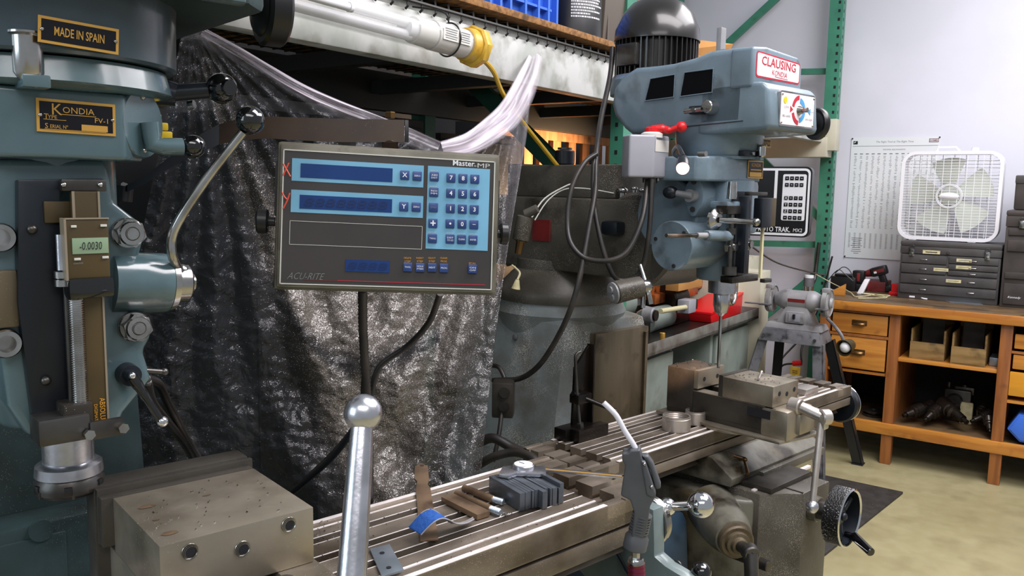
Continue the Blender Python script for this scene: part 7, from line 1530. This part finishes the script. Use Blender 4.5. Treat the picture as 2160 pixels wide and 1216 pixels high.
# ------------------------------------------------------------------ control screen on its arm
PT = Fr(118, B.w(B.y(1645, 420, 2.95)))
def pq(u, v): return PT.y(u, v, 0)
sc = Th('control_pendant', 'black machine control panel with a white-bordered keypad in front of the rack', 'control panel', PT, (0, .03, pq(1640, 500).z))
a, b, c, d_ = pq(1560, 343), pq(1719, 352), pq(1701, 502), pq(1560, 490)
x0_ = a.x; x1_ = (b.x+c.x)/2; z1_ = b.z; z0_ = c.z
def rsh(m, x0, x1, z0, z1, r, y0, y1): m.prism(rrect(x0, x1, z0, z1, r), 'y', y0, y1)
m = MB('screen'); rsh(m, x0_, x1_, z0_, z1_, .02, .0, .05); sc.part('housing', m)
m = MB('inkw'); rsh(m, x0_+.005, x1_-.005, z0_+.005, z1_-.006, .018, -.0012, .0); m.use('screen'); rsh(m, x0_+.01, x1_-.012, z0_+.014, z1_-.014, .012, -.002, -.0012)
kx0, kz1 = pq(1655, 372).x, pq(1690, 368).z; kx1, kz0 = pq(1697, 460).x, pq(1680, 466).z
m.use('inkw'); rsh(m, kx0-.004, kx1, kz0, kz1, .006, -.003, -.002); a2, b2 = pq(1636, 352), pq(1648, 488); m.box(a2.x, a2.x+.010, -.0026, -.002, pq(1640, 478).z, z1_-.010); po_2 = sc.part('face', m)
m = MB('screen')
rows = [(377, [1661, 1672, 1683, 1690], 0), (388, [1660, 1670, 1680, 1689], 0), (411, [1667, 1677], 0), (422, [1656, 1665, 1675, 1685], 'X'), (433, [1655, 1664, 1674, 1684], 'Y'), (445, [1654, 1663, 1673, 1683], 'Z'), (456, [1653, 1662, 1672, 1681], 0)]
for k in range(7):
    z = kz1-.014-(kz1-kz0-.024)*k/6
    if k == 2: continue
    for j in range(4):
        x = kx0+.010+(kx1-kx0-.026)*j/3
        m.use('screen'); m.box(x-.0065, x+.0065, -.005, -.003, z-.0065, z+.0065, .001); m.use('inkw')
        if j == 0 and k in (3, 4, 5): m.text('XYZ'[k-3], (x, -.005, z), XV, ZV, h=.009)
        else: m.rect((x, -.005, z), XV, ZV, .005, .0015, .001)
m.use('inkg'); zlg = z0_+.026; m.use('inkw'); pa, pb, pc, pd_ = pq(1594, 480), pq(1667, 483), pq(1673, 485), pq(1692, 486); m.text('PROTO TRAK.', ((pa.x+pb.x)/2, -.0022, zlg), XV, ZV, w=pb.x-pa.x, h=.018, bold=.015); m.text('MX2', ((pc.x+pd_.x)/2, -.0022, zlg-.001), XV, ZV, w=pd_.x-pc.x, h=.0125, shear=.1); sc.part('keypad', m, po_2)
m = MB('screen'); m.cyl((0-.02, .05, (z0_+z1_)/2), (-.02, .2, (z0_+z1_)/2), .02); m.cyl((-.02, .2, (z0_+z1_)/2), (-.22, .25, (z0_+z1_)/2), .018); sc.part('support_arm', m)
m = MB('inkw'); a, b = pq(1580, 455), pq(1597, 469); m.box(a.x, b.x, -.003, -.002, b.z, a.z); m.use('screen'); m.cyl((a.x+.008, -.0032, (a.z+b.z)/2), (a.x+.008, -.003, (a.z+b.z)/2), .008); sc.part('marking', m, po_2)
m = MB('rubber'); m.tube([V(B.y(1585, 520, 3.2)), V(B.y(1640, 555, 3.6)), V(B.y(1710, 575, 4.2)), V(B.y(1740, 580, 5.3))], .004, 6); solo('thin_cable', m, B, B.y(1640, 555, 3.6), 'thin dark cable sagging across the wall between the head and the rack post', 'cable')
m = MB('rubber'); m.tube([V(B.y(1728, 512, 5.38)), V(B.y(1722, 560, 5.38)), V(B.y(1718, 590, 5.36)), V(B.y(1708, 604, 5.3))], .012, 8); solo('thick_cable', m, B, B.y(1722, 560, 5.38), 'thick black cable hanging beside the green rack post above the bench', 'cable')

# ================================================================== lathe behind the right machine
LX = -1.48; lt = Th('lathe', 'grey-green lathe with a dark chip tray and cabinet doors behind the right milling machine', 'lathe', B, (-1.8, 3.6, 0))
yl0, yl1 = 2.75, 4.49
m = MB('holder'); m.box(LX-.55, LX, yl0, yl1, .80, .815); m.use('traydk'); m.box(LX-.004, LX, yl0, yl1, .80, .858, .002); m.box(LX-.55, LX, yl1-.004, yl1, .80, .858, .002); m.box(LX-.55, LX-.546, yl0, yl1, .80, .858); lt.part('chip_tray', m, label='dark chip tray')
m = MB('lathe'); m.box(LX-.52, LX-.05, yl0, 3.47, 0, .80, .01); m.box(LX-.52, LX-.05, 3.93, yl1-.02, 0, .80, .01); m.use('stand'); m.box(LX-.5, LX-.3, 3.47, 3.93, 0, .80); lt.part('cabinet_base', m)
d1l, d1r = 3.02, 3.44
m = MB('lathe'); m.box(LX-.05, LX-.032, d1l+.01, d1r, .38, .775, .006); lt.part('cabinet_door', m); m = MB('lathe'); m.box(LX-.05, LX-.032, 3.96, 4.44, .1, .77, .006); m.use('inkd'); m.box(LX-.033, LX-.02, 3.95, 3.962, .55, .63); lt.part('cabinet_door', m)
m = MB('lathe'); m.cyl((LX-.28, 2.85, .98), (LX-.28, 3.42, .98), .075, .075, 40, .01); m.use('holder'); m.box(LX-.4, LX-.22, 2.8, 4.2, .816, .88, .01); m.use('lathe'); c = B.x(1383, 672, LX-.25); m.cyl((LX-.25, c.y-.12, c.z), (LX-.25, c.y+.13, c.z+.0), .06, .055, 32, .006); lt.part('bed', m)
m = MB('holder'); c = B.x(1400, 632, LX-.3); m.cyl((LX-.3, c.y-.05, c.z), (LX-.3, c.y+.12, c.z), .095, .095, 40, .008); lt.part('chuck', m, label='black round chuck')
m = MB('copper'); a, b = B.x(1365, 572, LX-.32), B.x(1470, 605, LX-.32); m.box(LX-.45, LX-.3, a.y, b.y+.1, b.z-.01, a.z-.02, .01); m.box(LX-.3, LX-.27, a.y, b.y-.1, b.z-.03, b.z+.02, .006); lt.part('headstock', m, label='orange-lit carriage casting')  # orange light is put into the casting's base colour
m = MB('beige'); c = B.x(1412, 585, LX-.3); m.cyl((LX-.3, c.y, c.z), (LX-.2, c.y-.02, c.z), .05, .048, 36, .004); m.use('grimegrey'); m.cyl((LX-.33, c.y+.07, c.z), (LX-.26, c.y+.06, c.z), .04, .042, 30, .006); m.cyl((LX-.33, c.y+.15, c.z-.01), (LX-.24, c.y+.15, c.z-.02), .03, .03, 20, .004); lt.part('hand_wheel', m, label='tan faced disc')
m = MB('gold'); m.ml[0] = T['card']; a, b = B.x(1420, 592, LX-.2), B.x(1470, 600, LX-.2); m.box(LX-.24, LX-.17, a.y, b.y, b.z-.008, a.z, .003); lt.part('way_cover', m)
m = MB('boxgrey'); c = B.x(1452, 645, LX-.12); m.box(LX-.16, LX-.1, c.y-.04, c.y+.05, c.z-.035, c.z+.03, .004); m.use('tan'); e = B.x(1402, 658, LX-.08); m.cyl((LX-.12, c.y-.02, c.z-.005), (LX-.1, e.y, e.z), .012, .012, 20, .001); m.use('holder'); m.box(LX-.2, LX-.12, c.y+.05, c.y+.12, c.z-.03, c.z+.02, .004); lt.part('tool_post', m, label='steel tool block with pale bar')
m = MB('cream'); cb_ = B.x(1548, 595, LX-.12); m.box(LX-.6, LX-.12, cb_.y, cb_.y+.42, 0, 1.12, .008); m.box(LX-.58, LX+.0, 4.50, 4.66, 0, 1.055, .006); lt.part('electrical_cabinet', m, label='cream electrical cabinet')
m = MB('grimegrey'); c = B.x(1372, 665, LX-.14); m.cyl((LX-.17, c.y, c.z), (LX-.12, c.y-.0, c.z), .04, .035, 28, .004); m.use('holder'); m.cyl((LX-.12, c.y, c.z), (LX-.11, c.y, c.z), .025); lt.part('tailstock', m)
m = MB('brass'); c = B.x(1397, 712, LX-.03); m.ml[0] = T['gold']; m.cyl((LX-.03, c.y, .8155), (LX-.03, c.y, .875), .012, n=20, b=.001); solo('brass_slug', m, B, (LX-.03, c.y, .8155), 'small upright brass cylinder on the rim of the lathe tray', 'cylinder')
random.seed(3)
for i, lb in enumerate(('long grey wrench nearest the camera in the lathe tray', 'short dark hex key in the lathe tray', 'thin steel rod across the other tools in the lathe tray', 'small grey cutter in the lathe tray beside the brass cylinder')):
    m = MB('dsteel'); y = 3.06+.05*i; a = V((LX-.05-.02*i, y, .822+.002*i)); b = a+V((-.06+.02*i, .09, .004)); m.cyl(a, b, .005+.001*(i % 2), .004, 10); m.cyl(a, a+V((.012, .0, .004)), .009, n=8); solo('hand_tool', m, B, a, lb, 'tool')
rb = Th('red_bin', 'bright red plastic bin on the right end of the lathe tray', 'bin', B, (LX-.12, 4.1, .8155))
a, b = B.x(1502, 660, LX-.1), B.x(1578, 640, LX-.1); m = MB('red'); y0_, y1_ = a.y, b.y
m.prism([(y0_, .8156), (y1_, .8156), (y1_+.02, .925), (y1_-.1, .925), (y0_+.05, .87), (y0_-.02, .86)], 'x', LX-.26, LX-.10, .006); m.box(LX-.1, LX-.088, y0_+.14, y0_+.15, .82, .92, .002); m.box(LX-.1, LX-.088, y1_-.06, y1_-.05, .82, .92, .002); rb.part('body', m)
m = MB('redm'); m.prism([(y0_-.02, .872), (y0_+.05, .882), (y1_-.1, .935), (y1_+.02, .935), (y1_+.02, .925), (y1_-.1, .925), (y0_+.05, .87), (y0_-.02, .86)], 'x', LX-.265, LX-.095, .001); m.ml[0] = T['red']; rb.part('rim', m)
# chrome spout ring of the coolant guard near the chuck
m = MB('chrome'); c = M2.d(1545, 612, 2.75); m.cyl(c+V((0, .0, 0)), c+V((-.03, .04, 0)), .048, .048, 36); m.ml[0] = T['chromed']; m.torus(c, V((.3, -1, 0)), .048, .006, 40, 10); solo('chrome_wheel', m, M2, c, 'chrome rimmed wheel seen just behind the drill chuck', 'wheel')

# ================================================================== plastic sheet hung from the rack beam
top = [(395, 10, 1.5), (430, 60, 1.56), (500, 98, 1.62), (570, 140, 1.69), (640, 180, 1.75), (710, 212, 1.81), (780, 240, 1.88), (860, 272, 1.95), (930, 302, 2.0), (985, 285, 2.06), (1030, 252, 2.12), (1062, 220, 2.2), (1090, 172, 2.3), (1112, 130, 2.42), (1127, 96, 2.56)]
bot = [(180, 1100, 1.72), (260, 1110, 1.74), (340, 1120, 1.76), (420, 1120, 1.78), (500, 1120, 1.80), (570, 1120, 1.82), (640, 1110, 1.83), (700, 1100, 1.84), (750, 1090, 1.85), (800, 1085, 1.86), (850, 1075, 1.87), (900, 1065, 1.88), (940, 1055, 1.89), (980, 1045, 1.90), (1010, 1030, 1.92)]
edge = [(1127, 96, 2.56), (1120, 180, 2.45), (1112, 280, 2.32), (1092, 400, 2.2), (1072, 520, 2.1), (1055, 640, 2.03), (1040, 760, 1.98), (1026, 880, 1.95), (1012, 1030, 1.92)]
def ev(P_, t):
    n = len(P_)-1; x = min(max(t, 0), 1)*n; i = min(int(x), n-1); f = x-i
    g_ = lambda k: V(P_[min(max(k, 0), n)]); a, b, c, d = g_(i-1), g_(i), g_(i+1), g_(i+2)
    return .5*((2*b)+(c-a)*f+(2*a-5*b+4*c-d)*f*f+(3*b-a-3*c+d)*f**3)
import mathutils.noise as NZ
def sheet_pt(s, t):
    a = ev(top, s); b = ev(bot, s); p = a.lerp(b, t)
    e = ev(edge, t); w = max(0, (s-.55)/.45)**1.6; lin = V(top[-1]).lerp(V(bot[-1]), t); p = p+(e-lin)*w
    return p
NU, NV = 260, 240
tb = bmesh.new(); vv = []; sw_v = []; cl_v = []
for j in range(NV+1):
    for i in range(NU+1):
        s, t = i/NU, j/NV; p = sheet_pt(s, t); u, v = p.x, p.y
        # folds radiate from the two hung corners and sag in swags between them
        a1 = atan2(v-40, u-400); a2 = atan2(v-90, 1127-u); r1 = hypot(u-400, v-40); r2 = hypot(1127-u, v-90)
        swag = (v-620)-.0016*(1200-abs(u-800))*1.0
        gsag = ((u-790)/330)**2; lvl = v+gsag*330
        d = .010*sin(a1*46+1.2*sin(r1/160))*min(1, r1/300)*exp(-max(0, (u-720))/260)
        d += .011*sin(a2*52+1.5*sin(r2/140))*min(1, r2/260)*exp(-max(0, (880-u))/200)
        d += .018*sin(lvl/46+.8*sin(u/90))*exp(-((u-800)/250)**2)*min(1, max(0, (v-420)/200))
        d += .010*NZ.noise(V((u/60, v/60, 1.3)))+.006*NZ.noise(V((u/18, v/18, 4.1)))
        d -= .07*exp(-((u-790)/230)**2)*min(1, max(0, (v-500)/400))
        vv.append(tb.verts.new(WF.d(u, v, p.z+d)))
        L_ = 395+(v-60)*.36 if v < 640 else 604+(v-640)*.34          # left border of the chip covered swag
        inn = 1/(1+exp(-(u-L_-6)/12)); R_ = 1088-(v-300)*.12; inr = 1/(1+exp((u-R_+40+max(0, v-640)*.28)/18))
        low = min(1, max(0, (v-300)/260)); gl = .018+.80*inn*inr*low*(.45+.55*low)+.22*(1-inr)*low
        ridge = .5+.5*sin(a1*46+1.2*sin(r1/160)) if u < 700 else 0
        gl += .30*exp(-((u-L_-14)/26)**2)*min(1, max(0, (v-80)/150))+.10*ridge*exp(-((u-L_)/70)**2)*min(1, max(0, (v-120)/200))
        gl *= (1-.8*exp(-((lvl-770-12*sin(u/50))/26)**2)*(1 if 560 < u < 930 else .0))  # thins the chips along an arc to imitate a cast shadow
        sw_v.append(gl if u > 200 else .03)
        cl_v.append(max(min(1, max(0, 1-(v-60-max(0, (u-430))*.0-ev(top, s).y*0+0-ev(top, s).y+60)/34)), .55*exp(-((u-1105)/26)**2)*(1 if v < 560 else 0)))
for j in range(NV):
    for i in range(NU):
        k0 = j*(NU+1)+i; tb.faces.new([vv[k0], vv[k0+1], vv[k0+NU+2], vv[k0+NU+1]])
me = bpy.data.meshes.new('plastic_sheet'); tb.to_mesh(me); tb.free(); me.materials.append(T['sheet']); me.shade_smooth()
for nm_, dat in (('swarf_shade', sw_v), ('clear', cl_v)):
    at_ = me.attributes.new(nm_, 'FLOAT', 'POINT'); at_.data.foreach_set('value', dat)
ps = Th('plastic_curtain', 'clear plastic sheet dusted with metal chips, hanging from the beam behind the readout', 'plastic sheet', WF, WF.d(760, 500, 1.85))
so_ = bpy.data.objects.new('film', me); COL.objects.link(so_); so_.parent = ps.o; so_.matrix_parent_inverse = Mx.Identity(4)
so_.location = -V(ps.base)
# gathered clear hem along the top edge
def hem(pts, widths, dens, nu=160, nv=26, seed=0, prof=None):
    vs_, at_, fs_ = [], [], []
    for j in range(nv+1):
        for i in range(nu+1):
            a, b = i/nu, j/nv; p = ev(pts, a); w = widths[0]+(widths[1]-widths[0])*a if prof is None else prof(a)
            q0 = ev(pts, max(0, a-.02)); q1 = ev(pts, min(1, a+.02)); tx, ty = q1.x-q0.x, q1.y-q0.y; l = hypot(tx, ty) or 1
            bb = b+.05*NZ.noise(V((a*5, seed, 0)))*sin(pi*b)
            vs_.append(WF.d(p.x-ty/l*w*(bb-.12), p.y+tx/l*w*(bb-.12), p.z-.012+.012*sin(b*11+a*5)+.006*NZ.noise(V((a*14, b*6, seed)))))
            g_ = NZ.noise(V((a*3.2+seed, b*9, 2.2)))*.55+NZ.noise(V((a*7, b*22, seed+5)))*.35
            e_ = .55*exp(-((b-.1)/.09)**2)+.35*exp(-((b-.62)/.14)**2)*(1-a*.3)
            at_.append(max(0, min(1, (dens+g_*.8+e_)))*min(1, (1-b)*5)*min(1, b*14))
    fs_ = [(j*(nu+1)+i, j*(nu+1)+i+1, (j+1)*(nu+1)+i+1, (j+1)*(nu+1)+i) for j in range(nv) for i in range(nu)]
    me = bpy.data.meshes.new('hem'); me.from_pydata([V(p)-V(ps.base) for p in vs_], [], fs_); me.materials.append(T['sheetw']); me.shade_smooth()
    t_ = me.attributes.new('gather', 'FLOAT', 'POINT'); t_.data.foreach_set('value', at_)
    o = bpy.data.objects.new('hem', me); COL.objects.link(o); o.parent = ps.o; o['label'] = 'gathered bright clear hem'
hem(top[1:9], (20, 34), .12, 200, 26, 1)
hem(top[8:], (40, 14), .45, 120, 26, 4, lambda a: 14+46*sin(pi*min(1, a*.9+.1))**.7)

m = MB('dsteel'); c = V(WF.d(1127, 96, 2.555)); m.torus(c+V((0, 0, .01)), V((1, .3, 0)), .010, .0018, 20, 6); m.tube([c+V((0, 0, .018)), c+V((.004, .0, .035)), c+V((0, .01, .05)), c+V((-.004, .02, .045))], .0018, 6); ps.part('hook', m)
